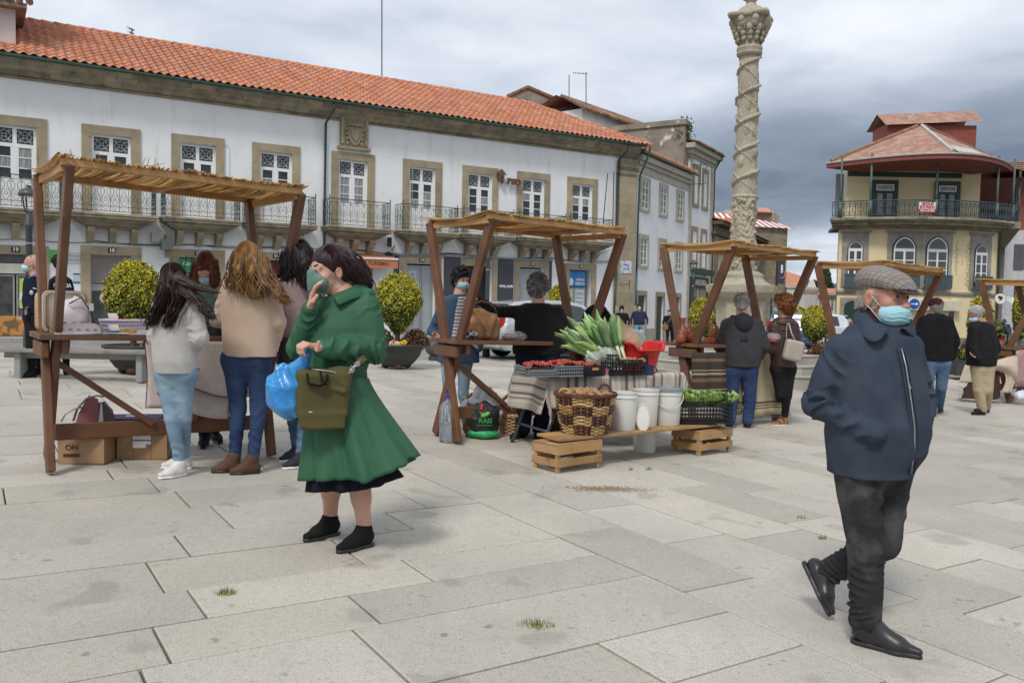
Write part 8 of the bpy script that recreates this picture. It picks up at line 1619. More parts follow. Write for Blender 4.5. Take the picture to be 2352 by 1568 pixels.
 def hair(s,mat,kind='short',guides=(),n=260,r=.0022,bulk=1.,cut=True,noise=.006,front=.050,fr=60.,lo=-.05):
  sd=SD(); X=s.X; q=s.hs; sd.ell(X(0,-.018,.040),A_([.086*bulk,.106*bulk,.092*bulk])*q,s.R,.02); sd.ell(X(0,-.055,lo+.02),A_([.068*bulk,.05*bulk,.06])*q,s.R,.03)
  if cut: sd.ell(X(0,.095,-.040),A_([.080,.072,.088])*q,s.R,.015,1)
  rr=random.Random(int(s.D*100)); st=MB()
  for g in guides:
   pts=[s.J(*p) for p in g[0]]; w0,w1=g[1]
   for i in range(len(pts)-1): f0=i/(len(pts)-1); f1=(i+1)/(len(pts)-1); sd.cap(pts[i],pts[i+1],w0+(w1-w0)*f0,w0+(w1-w0)*f1,.03)
   for k in range(int(n/len(guides))):
    o1=A_([rr.gauss(0,1),rr.gauss(0,1),rr.gauss(0,.3)]); ph=rr.random()*6; am=g[2] if len(g)>2 else .006; L_=[]; m=9
    for j in range(m):
     f=j/(m-1)*(len(pts)-1)*rr.choice((.999,.999,1.)); i=min(int(f),len(pts)-2); p=pts[i]+(pts[i+1]-pts[i])*(f-i); ff=f/(len(pts)-1); w=(w0+(w1-w0)*ff)
     L_.append(p+o1*w*.62*(1+.5*ff)+A_([math.sin(ph+ff*11),math.cos(ph*2+ff*9),0])*am*(.3+ff))
    last=pts[-1]-pts[-2]; L_.append(L_[-1]+nrm(last)*rr.uniform(.01,.05)+A_([rr.gauss(0,.008),0,rr.gauss(0,.006)])); st.tube(L_,[r*1.6]*(len(L_)-2)+[r,r*.4],3,cap=False)
  if kind in('long','short'):
   for k in range(420 if s.D<9 else 120):
    az=rr.uniform(-2.75,2.75)-PI/2; L_=[]; e0=rr.uniform(.02,.5); e1=rr.uniform(1.25,2.05) if kind=='long' else e0+rr.uniform(.4,.8)
    for j in range(7):
     t=e0+(e1-e0)*j/6; v=(math.sin(t)*math.cos(az+.25*t),math.sin(t)*math.sin(az+.25*t),math.cos(t))
     if v[1]>.42 and v[2]<.45: break
     L_.append(X(v[0]*.087*bulk,-.018+v[1]*.107*bulk,.040+v[2]*.093*bulk+.0015*rr.random()))
    if len(L_)>2: st.tube(L_,[r*1.2]*(len(L_)-1)+[r*.4],3,cap=False)
  if kind=='curly':
   sd.ell(X(0,-.06,-.055),A_([.070*bulk,.05*bulk,.055])*q,s.R,.03)
   for k in range(n):
    v=nrm([rr.gauss(0,1),rr.gauss(0,1),rr.gauss(0,1)]); 
    if v[1]>.45 and v[2]<.35: continue
    if v[2]<(-.95 if v[1]<-.1 else -.5): continue
    p=X(v[0]*.088*bulk,-.018+v[1]*.108*bulk,.02+v[2]*.112*bulk); sd.ell(p,A_([1,1,1])*rr.uniform(.014,.026)*q,None,.006)
    st.tube([p+A_(spiral(0,0,.022*q,rr.random()*6,1.3,0,7)[j])@A_([[1,0,0],[0,1,0],[0,0,1]])+nrm(p-s.hc)*.012+A_([0,.006*j*rr.choice((-1,1)),0]) for j in range(8)],.0035 if s.D<8 else .005,3,cap=False)
  if kind=='short':
   for k in range(n):
    v=nrm([rr.gauss(0,1),rr.gauss(0,1),rr.gauss(0,1)]); 
    if (v[1]>.35 and v[2]<.5) or v[2]<-.35: continue
    p=X(v[0]*.087*bulk,-.018+v[1]*.107*bulk,.040+v[2]*.093*bulk); dr=nrm(s.R@A_([v[0]*.2,-.5,-.6])+A_([rr.gauss(0,.2),rr.gauss(0,.2),0])); st.tube([p,p+dr*.02+nrm(p-s.hc)*.003,p+dr*.04],[r*1.5,r*1.3,r*.5],3,cap=False)
  o=s.P('hair',sd,mat,max(.004,s.h*.7),disp=lambda V_:noise*np.sin(fr*V_[:,0]+3*np.sin(17*V_[:,2]))*np.sin(fr*.8*V_[:,1]+2*np.sin(13*V_[:,2])))
  if st.n: ob('hair_strands',st,mat,o,kind='stuff')
  return o
 def done(s,h=None): s.P('body',s.b,s.sk,h)
def secs(p,rows):
 out=[]
 for r in rows:
  y,a,b,ry=r[:4]; dy=r[4] if len(r)>4 else 0; l=p.J(a,y,dy); q=p.J(b,y,dy); out.append((float(l[2]+q[2])/2,float(l[0]+q[0])/2,p.D+dy,float(q[0]-l[0])/2,ry))
 return out
def ft(hx,hy,tx,ty):
 a=A_(G(hx,hy)); b=A_(G(tx,ty)); return a,b
def foot(a,b,L_=.27):
 d=b-a; l=np.linalg.norm(d); 
 return a,a+d/l*min(max(l,.235),L_+.02)
def simple_person(label,D,hd,yaw,top,arms,leg,tops,tm,hairm,hairk='short',pitch=0,hs=1.,mask=None,skin=None,sr=(.066,.055,.044),tr=(.088,.060,.045),shoem=None,solem=None,neck=None,fold=.010,hg=(),hn=260,bulk=1.,disp=.004,pr=.115,bodyn='jacket',kn=1,hcut=True,trn='trousers',shoe=True,pelv=None,ex=2.2,ankle=.09,hr=.0025,cuff=.0,cut=0.):
 p=Person(label,D,hd,yaw,pitch,0,hs,skin=skin); nk=neck or (hd[0],hd[1]+50*7/D,0)
 rows=secs(p,top); zt=rows[0]; shA,shB=arms[0][0],arms[1][0]; hip=leg['hip']; p.torso(nk,shA,shB,((hip[0][0]+hip[1][0])/2,hip[0][1],0)); sd=SD(); sd.loft(rows,.04,ex=ex); 
 for i,(sh_,el,wr_,hdv,pn,side,curl) in enumerate(arms):
  S0=p.sA if i==0 else p.sB; e,w=p.arm(S0,el,wr_,hdv,pn,side,curl); p.sleeve(sd,S0,e,w,sr,fold,sd_=i*2.+D,end=cuff)
 bo=p.P(bodyn,sd,tops,disp=wr(disp,17.,D)); K=[]
 for i in(0,1):
  h_=p.J(*hip[i]); k_=p.J(*leg['knee'][i]); a,b=foot(*ft(*leg['foot'][i])); an=a+nrm(b-a)*.055+A_([0,0,ankle]); K.append((h_,k_,an)); 
  if shoe: p.shoe(a,b,mat=shoem or blkC,smat=solem or black,ank=an+A_([0,0,.0]))
 p.legs([k[0] for k in K],[k[1] for k in K],[k[2] for k in K],br=(.055,.040,.028)); p.trousers(K,tr,tm,p.pl,pr,name=trn,cut=cut); p.hair(hairm,hairk,hg,hn,r=hr,bulk=bulk,cut=hcut)
 if mask: p.mask(mask if mask is not True else None)
 p.done(); return p,K
D=3.62; p=Person('elderly man in a navy jacket and checked flat cap walking with hands in his pockets',D,(2030,682,0),25,3,2,1.05,h=.005,skin=skinO,old=1); B=p.b
p.torso((2008,752,.02),(1930,806,-.02),(2082,800,.03),(2000,1060,0),1.15); rows=secs(p,[(736,1978,2062,.075),(752,1952,2082,.10),(775,1928,2098,.13),(830,1916,2110,.155),(900,1908,2122,.175),(970,1903,2128,.185),(1030,1902,2118,.175),(1070,1904,2094,.16),(1088,1906,2088,.158)])
jk=M('navy_twill',(.030,.042,.066),.85,(.048,.062,.088),5,6,spec=.2,bs=220,bst=.3,bd=.0015,spk=[(3.,(.065,.078,.10),.60,.45)]); sd=SD(); sd.loft(rows,.04,ex=2.3)
e,w=p.arm(p.sA,(1880,925,.02),(1992,990,-.15)); p.sleeve(sd,p.sA,e,w,(.076,.066,.050),.027,1.3,end=.03); e2,w2=p.arm(p.sB,(2120,925,.06),(2108,1000,-.06)); p.sleeve(sd,p.sB,e2,w2,(.070,.060,.048),.018,4.1)
jb=p.P('jacket',sd,jk,.006,disp=lambda V_:wr(.011,10.,2.)(V_)+wr(.0045,25.,4.)(V_))
def ribbon(par,name,pts,w,mat,th=.003,nrm_=(0,-1,0)):
 mb=MB(); 
 for a,b in zip(pts[:-1],pts[1:]): mb.beam(a,b,w,th,upd=nrm_)
 return ob(name,mb,mat,par)
def surf_pt(p,rows,px,py,off=.004):
 for it in range(60):
  dy=-.30+it*.006; q=p.J(px,py,dy); z=q[2]; R_=sorted(rows); zz=[r[0] for r in R_]; cx,cy,rx,ry=[np.interp(z,zz,[r[i] for r in R_]) for i in range(1,5)]
  if (abs((q[0]-cx)/rx)**2.3+abs((q[1]-cy)/ry)**2.3)<1.0: return q+A_([0,-off,0])
 return p.J(px,py,-.12)
zp=[surf_pt(p,rows,x,y,.011) for x,y in((2068,800),(2078,840),(2083,875),(2090,920),(2098,980),(2098,1030),(2090,1085))]; mb=MB(); mb.tube(zp,.0035,5); z_=ob('zip',mb,alu,jb,smooth=True); mb=MB(); mb.tube([zp[2],zp[2]+A_([.01,-.006,-.03])],.003,5); ob('zip_pull',mb,alu,z_)
for q_ in(-1,1): mb=MB(); mb.tube([z+A_([q_*.014,.001,0]) for z in zp],.004,5); ob('placket_fold',mb,jk,jb,smooth=True)
mb=MB(); mb.tube([surf_pt(p,rows,x,y,.002) for x,y in((2018,1000),(2030,970),(2033,930),(2025,928))],.003,4); ob('pocket_welt',mb,jk,jb,smooth=True); mb=MB(); mb.tube([surf_pt(p,rows,x,y,.001) for x,y in((1912,1068),(1960,1080),(2020,1085),(2085,1080))],.0025,4); ob('hem_seam',mb,jk,jb,smooth=True)
for px,py in((1902,1072),(1911,1074),(1983,1012)): mb=MB(); mb.blob(surf_pt(p,rows,px,py,.006) if py>1050 else w+A_([-.02,-.055,-.01]),(.008,.004,.008),8,6); ob('stud',mb,M('dark_stud',(.02,.025,.03),.3),jb)
def leaf_collar(p,name,outer,inner,mat,th=.006):
 n=len(outer); mb=MB(); m=4; V_=[]
 for j in range(m+1):
  for a,b in zip(outer,inner): q=p.J(*b)+(p.J(*a)-p.J(*b))*(j/m); q=q+A_([0,-.012*math.sin(PI*j/m),.010*math.sin(PI*j/m)]); V_.append(q)
 mb.add(V_,[(j*n+i,j*n+i+1,(j+1)*n+i+1,(j+1)*n+i) for j in range(m) for i in range(n-1)]); o=ob(name,mb,mat,p.t,smooth=True); md=o.modifiers.new('s','SOLIDIFY'); md.thickness=th; sb=o.modifiers.new('u','SUBSURF'); sb.levels=1; sb.render_levels=1; return o
leaf_collar(p,'collar',[(1960,722,.10),(1962,752,-.02),(1985,780,-.11),(2010,791,-.16),(2030,778,-.18),(2034,762,-.185)],[(1982,700,.09),(1988,716,.0),(2004,738,-.07),(2020,750,-.10),(2035,757,-.12),(2045,758,-.14)],jk,.008)
leaf_collar(p,'collar',[(2098,735,.05),(2108,762,-.03),(2104,780,-.10),(2094,770,-.13),(2080,758,-.14)],[(2070,722,.04),(2078,735,-.02),(2080,745,-.06),(2074,750,-.09),(2064,755,-.12)],jk,.008)
sd=SD(); sd.cap(p.J(2006,735,.02),p.J(2012,760,.0),.070,.078,.02); sd.cap(p.J(2040,765,-.08),p.J(2072,830,-.10),.022,.022,.03); p.P('scarf_and_shirt',sd,fab('maroon_knit',(.05,.022,.028),(.02,.018,.022),ns=20),.006)
sd=SD(); X=p.X; sd.ell(X(0,.004,.069),A_([.093,.122,.053])*1.05,p.R@A_([[1,0,0],[0,.97,.22],[0,-.22,.97]]),.02); sd.ell(X(0,-.045,.060),A_([.090,.085,.058])*1.05,p.R,.03); sd.ell(X(0,.085,.045),A_([.066,.052,.020])*1.05,p.R@A_([[1,0,0],[0,.95,.30],[0,-.30,.95]]),.02); sd.clip(X(0,.0,.028),p.R@A_([0,-.04,1])); 
def chk(nt,col,vec):
 sp=nt.nodes.new('ShaderNodeSeparateXYZ'); L(nt,vec,sp.inputs[0]); c=col
 for i,(ca,sa,zc,fq,cc,am) in enumerate(((.91,.42,1.2,90.,(.06,.045,.04),.75),(.42,-.91,-.3,125.,(.06,.045,.04),.75),(.91,.42,1.2,30.,(.05,.03,.03),.4),(.42,-.91,-.3,41.7,(.05,.03,.03),.4))):
  q=math_(nt,'MULTIPLY_ADD',sp.outputs[0],ca*fq*PI,math_(nt,'MULTIPLY_ADD',sp.outputs[1],sa*fq*PI,math_(nt,'MULTIPLY',sp.outputs[2],zc*fq*PI))); v=math_(nt,'ABSOLUTE',math_(nt,'SINE',q)); m=ramp_(nt,v,[(.0,am),(.18,am),(.5,0.)]); c=mix_(nt,m,c,cc)
 return c
capm=M('checked_tweed',(.36,.32,.29),.9,(.28,.245,.225),30,bs=240,bst=.4,bd=.001,extra=chk); cp=p.P('flat_cap',sd,capm,.0045,disp=wr(.002,26,1.)); sd=SD(); sd.ell(X(0,.104,.032),A_([.062,.048,.007])*1.05,p.R@A_([[1,0,0],[0,.96,.28],[0,-.28,.96]]),.01); ob('peak',sd.mesh(.004,p.org,None,'peak'),M('peak_dark',(.05,.042,.04),.8),cp)
hw_=M('white_hair',(.50,.46,.41),.6,(.36,.32,.28),20,isl=.2,bs=80,bst=.5,bd=.003); mb=MB(); rr=random.Random(3)
for k in range(420):
 sx=rr.choice((-1,1,1)); a=rr.uniform(-.095,.035); z=rr.uniform(-.045,.032); xx=.070*math.sqrt(max(.05,1-(a/.115)**2)); q=X(sx*xx*1.04,a,z); dr=p.R@A_([sx*.15,-.75,-.6+rr.gauss(0,.2)]); mb.tube([q,q+dr*.010,q+dr*.022],[.0016,.0014,.0005],3,cap=False)
ob('hair',mb,hw_,p.t); mb=MB()
for sx in(-1,1):
 for k in range(26): q=X(sx*(.014+.034*k/26),.092-.018*(k/26)**2,.027+rr.gauss(0,.002)); mb.tube([q,q+p.R@A_([sx*.010,.004,rr.gauss(.001,.003)])],[.0016,.0005],3,cap=False)
ob('eyebrows',mb,hw_,p.t); mb=MB()
for (x0,x1,z,y) in((-.022,.022,.048,.088),(-.028,.028,.040,.090)): mb.tube([X(x0+(x1-x0)*t,y-.008*(2*t-1)**2,z) for t in np.linspace(0,1,7)],.0014,4)
ob('forehead_lines',mb,skinO,p.t,smooth=True,kind='stuff'); p.eyes()
mk=p.mask(dz=-.016); mb=MB()
for z,am in((-.061,.004),(-.078,.003),(-.092,.003)): mb.tube([X(.066*math.sin(a),.052+.071*math.cos(a)*math.sqrt(max(0,1-((z+.068)/.06)**2)),z+am*math.sin(a*5)) for a in np.linspace(-1.3,1.3,15)],.0022,5)
ob('pleats',mb,maskB,mk,smooth=True,kind='stuff')
hA=p.J(1968,1075,-.02); kA=p.J(1990,1262,-.10); aF,bF=ft(1956,1472,2080,1504); anA=aF+nrm(bF-aF)*.05+A_([0,0,.11]); hB=p.J(2045,1075,.05); kB=p.J(2030,1245,.05); heelB=A_(at(1862,1322,3.86)); toeB=A_(at(1909,1420,3.74)); toeB[2]=max(toeB[2],gz(toeB[0],toeB[1])+.012); anB=A_(at(1896,1318,3.84))
p.legs([hA,hB],[kA,kB],[anA,anB]); sd=SD(); lg=[(hA,kA,anA,(.100,.076,.068),1.),(hB,kB,anB,(.096,.072,.062),2.4)]
for a,b,c,r,s_ in lg: sd.cap(a,b,r[0],r[1],.04,fold=(.009,2.5,s_,.4,1.)); sd.cap(b,c+(c-b)*(-.02),r[1],r[2],.025,fold=(.0095,7.,s_+1,.3,1.))
sd.cap(p.J(1985,1062,0),p.J(2028,1062,0),.108,.105,.06); p.P('jeans',sd,denimB,.006,disp=wr(.003,24,5.)); boot=M('black_leather',(.014,.014,.015),.38,(.025,.025,.026),6,bs=50,bst=.2,bd=.002)
p.shoe(aF,aF+nrm(bF-aF)*.290,r=.040,mat=boot,heelh=.012,ank=anA,point=.75,collar=.052,name='boot'); dB=nrm(toeB-heelB); nB=nrm(A_([.72,-.2,.62])-dB*(A_([.72,-.2,.62])@dB)); p.shoe(toeB-dB*.275-nB*.01,toeB-nB*.01,n=nB,r=.040,mat=boot,heelh=.012,ank=anB,point=.75,collar=.052,name='boot'); p.done(.005)
D=4.5; p=Person('woman in a long green coat with maroon hair and a green mask, phoning',D,(757,622,-.02),-47,6,0,1.06,h=.0055); B=p.b; X=p.X
p.torso((792,684,.0),(728,712,.06),(838,706,-.02),(775,900,0),1.2); gr=M('green_gabardine',(.024,.108,.050),.7,(.016,.082,.038),2.5,5,bs=260,bst=.2,bd=.001,spk=[(1.6,(.036,.145,.07),.6,.5)]); sd=SD()
rows=secs(p,[(676,762,826,.075),(690,735,846,.105),(712,718,862,.13),(750,708,866,.155),(790,704,862,.165),(825,706,850,.155),(850,708,842,.15),(880,706,846,.155)]); sd.loft(rows,.04,ex=2.2)
e,w=p.arm(p.sA,(688,800,-.05),(712,712,-.16),(722,655,-.17),(.8,.1,.1),-1,.30,th=(.5,.2,.8)); p.sleeve(sd,p.sA,e,w,(.078,.068,.050),.018,1.3); e2,w2=p.arm(p.sB,(858,800,-.05),(738,800,-.26),(712,793,-.30),(.1,.2,-.9),1,.95,th=(.2,0,.9)); p.sleeve(sd,p.sB,e2,w2,(.088,.078,.054),.024,4.4,end=-.01)
coat=p.P('coat',sd,gr,.006,disp=lambda V_:wr(.008,11.,7.)(V_)+wr(.004,26.,1.)(V_))
def skirt(name,y0,topx,hem,mat,ry0,ry1,pl,par,nu=96,nv=26,ph=0.,pw=1.35,th=.004,dc=0):
 """hem(e) -> (px,py) of the hem for e in -1 (left) .. 1 (right)"""
 V_=[]
 for j in range(nv+1):
  t=j/nv
  for i in range(nu):
   a=2*PI*i/nu; ex=math.cos(a); x0=(topx[0]+topx[1])/2+(topx[1]-topx[0])/2*ex; hx,hy=hem(ex); f=t**pw; ry=ry0+(ry1-ry0)*t; q=p.J(x0+(hx-x0)*f,y0+(hy-y0)*t,dc+ry*math.sin(a)); pls=pl*t*(math.sin(9*a+ph+1.5*t)+.6*math.sin(16*a+ph*2-2*t)+.5*math.sin(4*a)+.35*math.sin(27*a+3*t)); V_.append(q+A_([math.cos(a)*pls*.6,math.sin(a)*pls,0]))
 mb=MB(); mb.add(V_,[(j*nu+i,j*nu+(i+1)%nu,(j+1)*nu+(i+1)%nu,(j+1)*nu+i) for j in range(nv) for i in range(nu)]); o=ob(name,mb,mat,par,smooth=True); md=o.modifiers.new('s','SOLIDIFY'); md.thickness=th; return o
sk=skirt('coat_skirt',868,(704,846),lambda e:(826+(136 if e>0 else 136)*e,1108-(4 if e<0 else 0)-62*max(0,e)**1.5-0*e),gr,.155,.24,.023,p.t,ph=1.,pw=1.25); us=skirt('underskirt',960,(722,850),lambda e:(800+(95 if e<0 else 125)*e,1130-36*max(0,e)**1.5),fab('navy_skirt',(.008,.009,.020)),.13,.17,.016,p.t,ph=3.)
leaf_collar(p,'collar',[(850,660,.04),(846,680,-.05),(802,688,-.13),(775,706,-.16)],[(822,648,.03),(812,656,-.04),(785,668,-.09),(758,674,-.12)],gr,.006); leaf_collar(p,'collar',[(720,668,.10),(712,690,.03),(728,712,-.06),(745,720,-.12)],[(742,662,.08),(738,676,.02),(744,690,-.05),(752,700,-.09)],gr,.006)
mb=MB(); mb.beam(p.J(832,668,-.04),p.J(862,672,-.03),.045,.006,upd=(-.1,-.8,.6),bev=.002); mb.beam(p.J(852,668,-.06),p.J(858,676,-.055),.02,.010,upd=(-.1,-.8,.6)); ob('epaulette',mb,gr,coat); mb=MB(); pk=[surf_pt(p,rows,x,y,.003) for x,y in((752,706),(742,740),(734,775),(726,810),(722,850),(722,876))]; mb.tube(pk,.004,5); ob('placket',mb,gr,coat,smooth=True)
hm=M('maroon_hair',(.016,.006,.007),.45,(.034,.009,.012),14,spec=.3,isl=.3,bs=80,bst=.4,bd=.004,stretch=(1,1,.3)); p.hair(hm,'long',guides=[([(788,592,.02),(808,614,.06),(824,638,.08),(842,662,.09)],(.055,.018),.005),([(775,580,.05),(798,592,.10),(820,622,.12),(832,650,.12)],(.052,.024),.005),([(760,573,0),(790,590,-.03),(808,612,-.02),(822,640,.0)],(.030,.022),.004)],n=520,r=.0016,front=.05,noise=.002,fr=90)
p.mask(maskG,True); p.eyes(); mb=MB()
for sx in(-1,1): mb.tube([X(sx*(.014+.034*t),.094-.02*t*t,.029+.006*math.sin(t*2.5)) for t in np.linspace(0,1,6)],.003,5)
ob('eyebrows',mb,hm,p.t,smooth=True); mb=MB(); mb.blob(X(.083,.0,-.050),(.007,.007,.009),8,6); ob('earring',mb,M('pearl',(.6,.6,.58),.2),p.t,smooth=True)
K=[]
for (hx,kx,f,dy) in((745,748,(777,1225,696,1245),0),(806,820,(855,1250,776,1270),0)):
 a,b=ft(*f); b=a+nrm(b-a)*.255; an=a+nrm(b-a)*.06+A_([0,0,.12]); K.append((p.J(hx,905,0),p.J(kx,1085,0)*A_([1,0,1])+A_([0,an[1]*.6+D*.4,0]),an)); p.shoe(a,b,r=.040,mat=fab('black_knit_shoe',(.012,.012,.013),wave=(40.,.4,'X',.8)),heelh=.020,ank=an-A_([0,0,.02]),collar=.044,name='shoe')
p.legs([k[0] for k in K],[k[1] for k in K],[k[2] for k in K],br=(.085,.058,.040)); 
for k in K: B.cap(k[1]+(k[2]-k[1])*.12,k[1]+(k[2]-k[1])*.5,.060,.052,.03)
p.done(.0055)
ol=fab('olive_canvas',(.100,.088,.035),(.080,.070,.028),bs=240,ns=3); bagc=p.J(745,905,-.22); t_=thing('olive_bag','olive green canvas shoulder bag with black handles on the hip of the woman in green','shoulder bag',tuple(bagc)); sd=SD(); pp=lambda x,y,dy=-.23:p.J(x,y,dy)
sd.box((pp(742,905)),(.135,.060,.130),rz(.25),.035,.02); sd.box(pp(742,962),(.118,.064,.05),rz(.25),.02,.02); sd.box(pp(742,858),(.140,.030,.022),rz(.25),.01,.03); sd.cap(pp(700,875,-.29),pp(790,900,-.27),.006,.006,.02); sd.cap(pp(690,952,-.29),pp(795,950,-.26),.005,.005,.012); ob('bag',sd.mesh(.005,tuple(bagc),lambda V_:wr(.008,11,3)(V_)+wr(.003,24,1)(V_),'bag'),ol,t_); mb=MB(); mb.tube([pp(692,853,-.26),pp(720,848,-.285),pp(760,853,-.29),pp(798,862,-.24)],.0035,5); ob('zip',mb,alu,t_,smooth=True)
mb=MB(); mb.tube([pp(706,858,-.30),pp(708,880,-.315),pp(735,886,-.32),pp(748,878,-.315),pp(752,860,-.30)],.020,6,flat=.35); mb.tube([pp(735,850,-.30),pp(740,880,-.31),pp(752,884,-.31)],.011,5,flat=.4); ob('handle',mb,blkC,t_,smooth=True); mb=MB(); mb.beam(pp(706,945,-.305),pp(717,946,-.305),.004,.004); ob('tag',mb,wh,t_); mb=MB(); mb.tube([pp(798,862,-.24),pp(806,850,-.24),pp(818,838,-.22),pp(828,826,-.18)],.007,6); mb.tube([pp(808,848,-.245)+A_([.012*math.cos(a),0,.016*math.sin(a)]) for a in np.linspace(0,2*PI,11)],.0028,5); mb.tube([pp(820,836,-.225)+A_([.014*math.cos(a),0,.010*math.sin(a)]) for a in np.linspace(0,2*PI,11)],.0028,5); ob('strap_clip',mb,alu,t_,smooth=True); mb=MB(); mb.beam(pp(822,832,-.20),pp(838,820,-.16),.034,.004,upd=(0,-1,0)); ob('strap',mb,ol,t_)
bl=M('blue_bag_film',(.035,.27,.62),.25,(.025,.22,.55),4,bs=7,bst=.7,bd=.03,coat=.2); bc=p.J(655,890,-.24); t_=thing('blue_plastic_bag','shiny blue plastic carrier bag hanging from the hand of the woman in green','carrier bag',tuple(bc)); sd=SD(); sd.ell(p.J(655,905,-.22),(.108,.085,.115),None,.04); sd.ell(p.J(668,930,-.22),(.085,.075,.075),None,.04)
for a,b,r0,r1 in(((708,800,-.27),(688,850,-.24),.012,.05),((706,812,-.27),(672,880,-.22),.015,.075),((650,838,-.24),(640,870,-.23),.02,.055),((700,830,-.26),(690,880,-.24),.02,.05)): sd.cap(p.J(*a),p.J(*b),r0,r1,.03)
ob('bag',sd.mesh(.0055,tuple(bc),lambda V_:.006*(1-1.9*np.abs(np.sin(19*(V_[:,0]+V_[:,2]*.35)+2.2*np.sin(7*V_[:,2]+11*V_[:,0]))))+.004*(1-1.9*np.abs(np.sin(34*(V_[:,0]*.6-V_[:,2]*.9)+2*np.sin(13*V_[:,0])))),'bag'),bl,t_)
down=lambda:None
hBr=hmat('dark_brown_hair',(.022,.012,.010),(.04,.02,.014)); hRd=hmat('copper_hair',(.17,.045,.018),(.10,.026,.012)); hCu=hmat('curly_ombre_hair',(.13,.065,.028),(.27,.15,.065)); hBk=hmat('black_hair',(.012,.010,.010),(.022,.018,.017)); hGy=hmat('grey_curls',(.22,.21,.20),(.10,.095,.09)); hWh=hmat('white_short_hair',(.52,.50,.47),(.42,.40,.37)); hAu=hmat('auburn_curls',(.16,.055,.018),(.24,.095,.03)); hSg=hmat('short_grey_hair',(.30,.29,.27),(.20,.19,.18))
knit=M('pale_grey_knit',(.48,.465,.44),.95,(.42,.405,.38),9,6,bs=140,bst=.7,bd=.004,sheen=.2); p,K=simple_person('girl with long dark windblown hair in a pale grey sweater and light jeans',6.0,(398,645,0),168,[(682,380,424,.07),(694,366,440,.10),(725,356,448,.125),(780,352,450,.14),(830,354,452,.145),(856,362,450,.13)],
[((372,702,.0),(358,775,.06),(382,800,.22),(.3,.9,-.1),(0,0,-1),1,.5),((440,702,-.02),(460,775,-.05),(440,808,.12),(-.5,.9,-.1),(0,0,-1),-1,.5)],dict(hip=((384,860,0),(424,860,0)),knee=((396,960,0),(422,958,.05)),foot=((428,1090,380,1098),(441,1077,402,1076))),knit,denimL,hBr,'long',pitch=25,hs=.96,sr=(.068,.062,.046),tr=(.080,.055,.040),shoem=M('white_leather',(.66,.64,.60),.5,(.58,.55,.52),5),solem=white,neck=(400,682,0),hg=[([(395,625,.0),(388,665,-.10),(372,700,-.12),(352,738,-.12)],(.055,.022),.008),([(405,640,0),(412,680,-.09),(398,715,-.13),(390,742,-.13)],(.050,.020),.008),([(415,640,-.06),(440,655,-.10),(462,660,-.12),(485,668,-.14)],(.035,.014),.012),([(420,660,-.06),(445,682,-.12),(468,702,-.12),(480,722,-.12)],(.035,.012),.014)],hn=620,disp=.004,bodyn='sweater',trn='jeans',cut=.03)
teal=fab('teal_grey_knit',(.13,.18,.18)); p,K=simple_person('red haired woman in a grey green top looking down behind the first stall',7.05,(473,622,0),8,[(664,452,496,.07),(678,446,508,.10),(710,446,520,.125),(760,448,520,.13),(820,448,518,.14),(846,450,514,.13)],
[((455,686,0),(444,755,-.02),(464,800,-.16),(.4,-.6,-.2),(0,0,-1),-1,.5),((508,686,0),(528,755,.0),(505,790,-.14),(-.5,-.6,-.2),(0,0,-1),1,.5)],dict(hip=((466,855,0),(500,855,0)),knee=((464,935,-.02),(498,935,0)),foot=((471,1018,463,1038),(488,1008,508,1020))),teal,blkC,hRd,'long',pitch=32,hs=1.0,mask=True,neck=(474,662,.02),hg=[([(462,600,-.03),(450,630,-.05),(450,660,-.05)],(.036,.022),.006),([(486,600,-.03),(494,630,-.05),(492,655,-.05)],(.036,.020),.006),([(474,594,0),(470,640,.08),(470,670,.08)],(.07,.05),.006)],hn=420,tr=(.095,.068,.05),bodyn='top',kn=1)
t_=thing('beige_cardigan','beige cardigan over the shoulder of the red haired woman','cardigan',p.org); sd=SD(); sd.cap(p.J(508,672,-.01),p.J(528,755,0),.075,.065,.03,fold=(.01,3,1.,.5,1.)); sd.cap(p.J(512,690,-.02),p.J(520,810,-.02),.06,.06,.04,fold=(.01,3,1.,.5,1.)); ob('knit',sd.mesh(.009,p.org,None,'knit'),fab('camel_knit',(.36,.26,.18)),t_)
bc=p.J(484,785,-.30); t_=thing('black_handbag','large black leather handbag held in front of the red haired woman','handbag',tuple(bc)); sd=SD(); sd.box(bc+[0,0,-.01],(.098,.06,.175),None,.04,.03); ob('bag',sd.mesh(.008,tuple(bc),wr(.006,18,2),'bag'),M('black_bag_leather',(.014,.014,.015),.35,(.02,.02,.022),5),t_); mb=MB(); mb.tube([bc+[-.05,-.05,.15],bc+[-.04,-.06,.24],bc+[0,-.06,.27],bc+[.04,-.06,.24],bc+[.05,-.05,.15]],.009,6); ob('handle',mb,black,t_,smooth=True); mb=MB(); mb.blob(bc+[.0,-.065,.05],(.02,.01,.02),8,6); ob('clasp',mb,alu,t_)
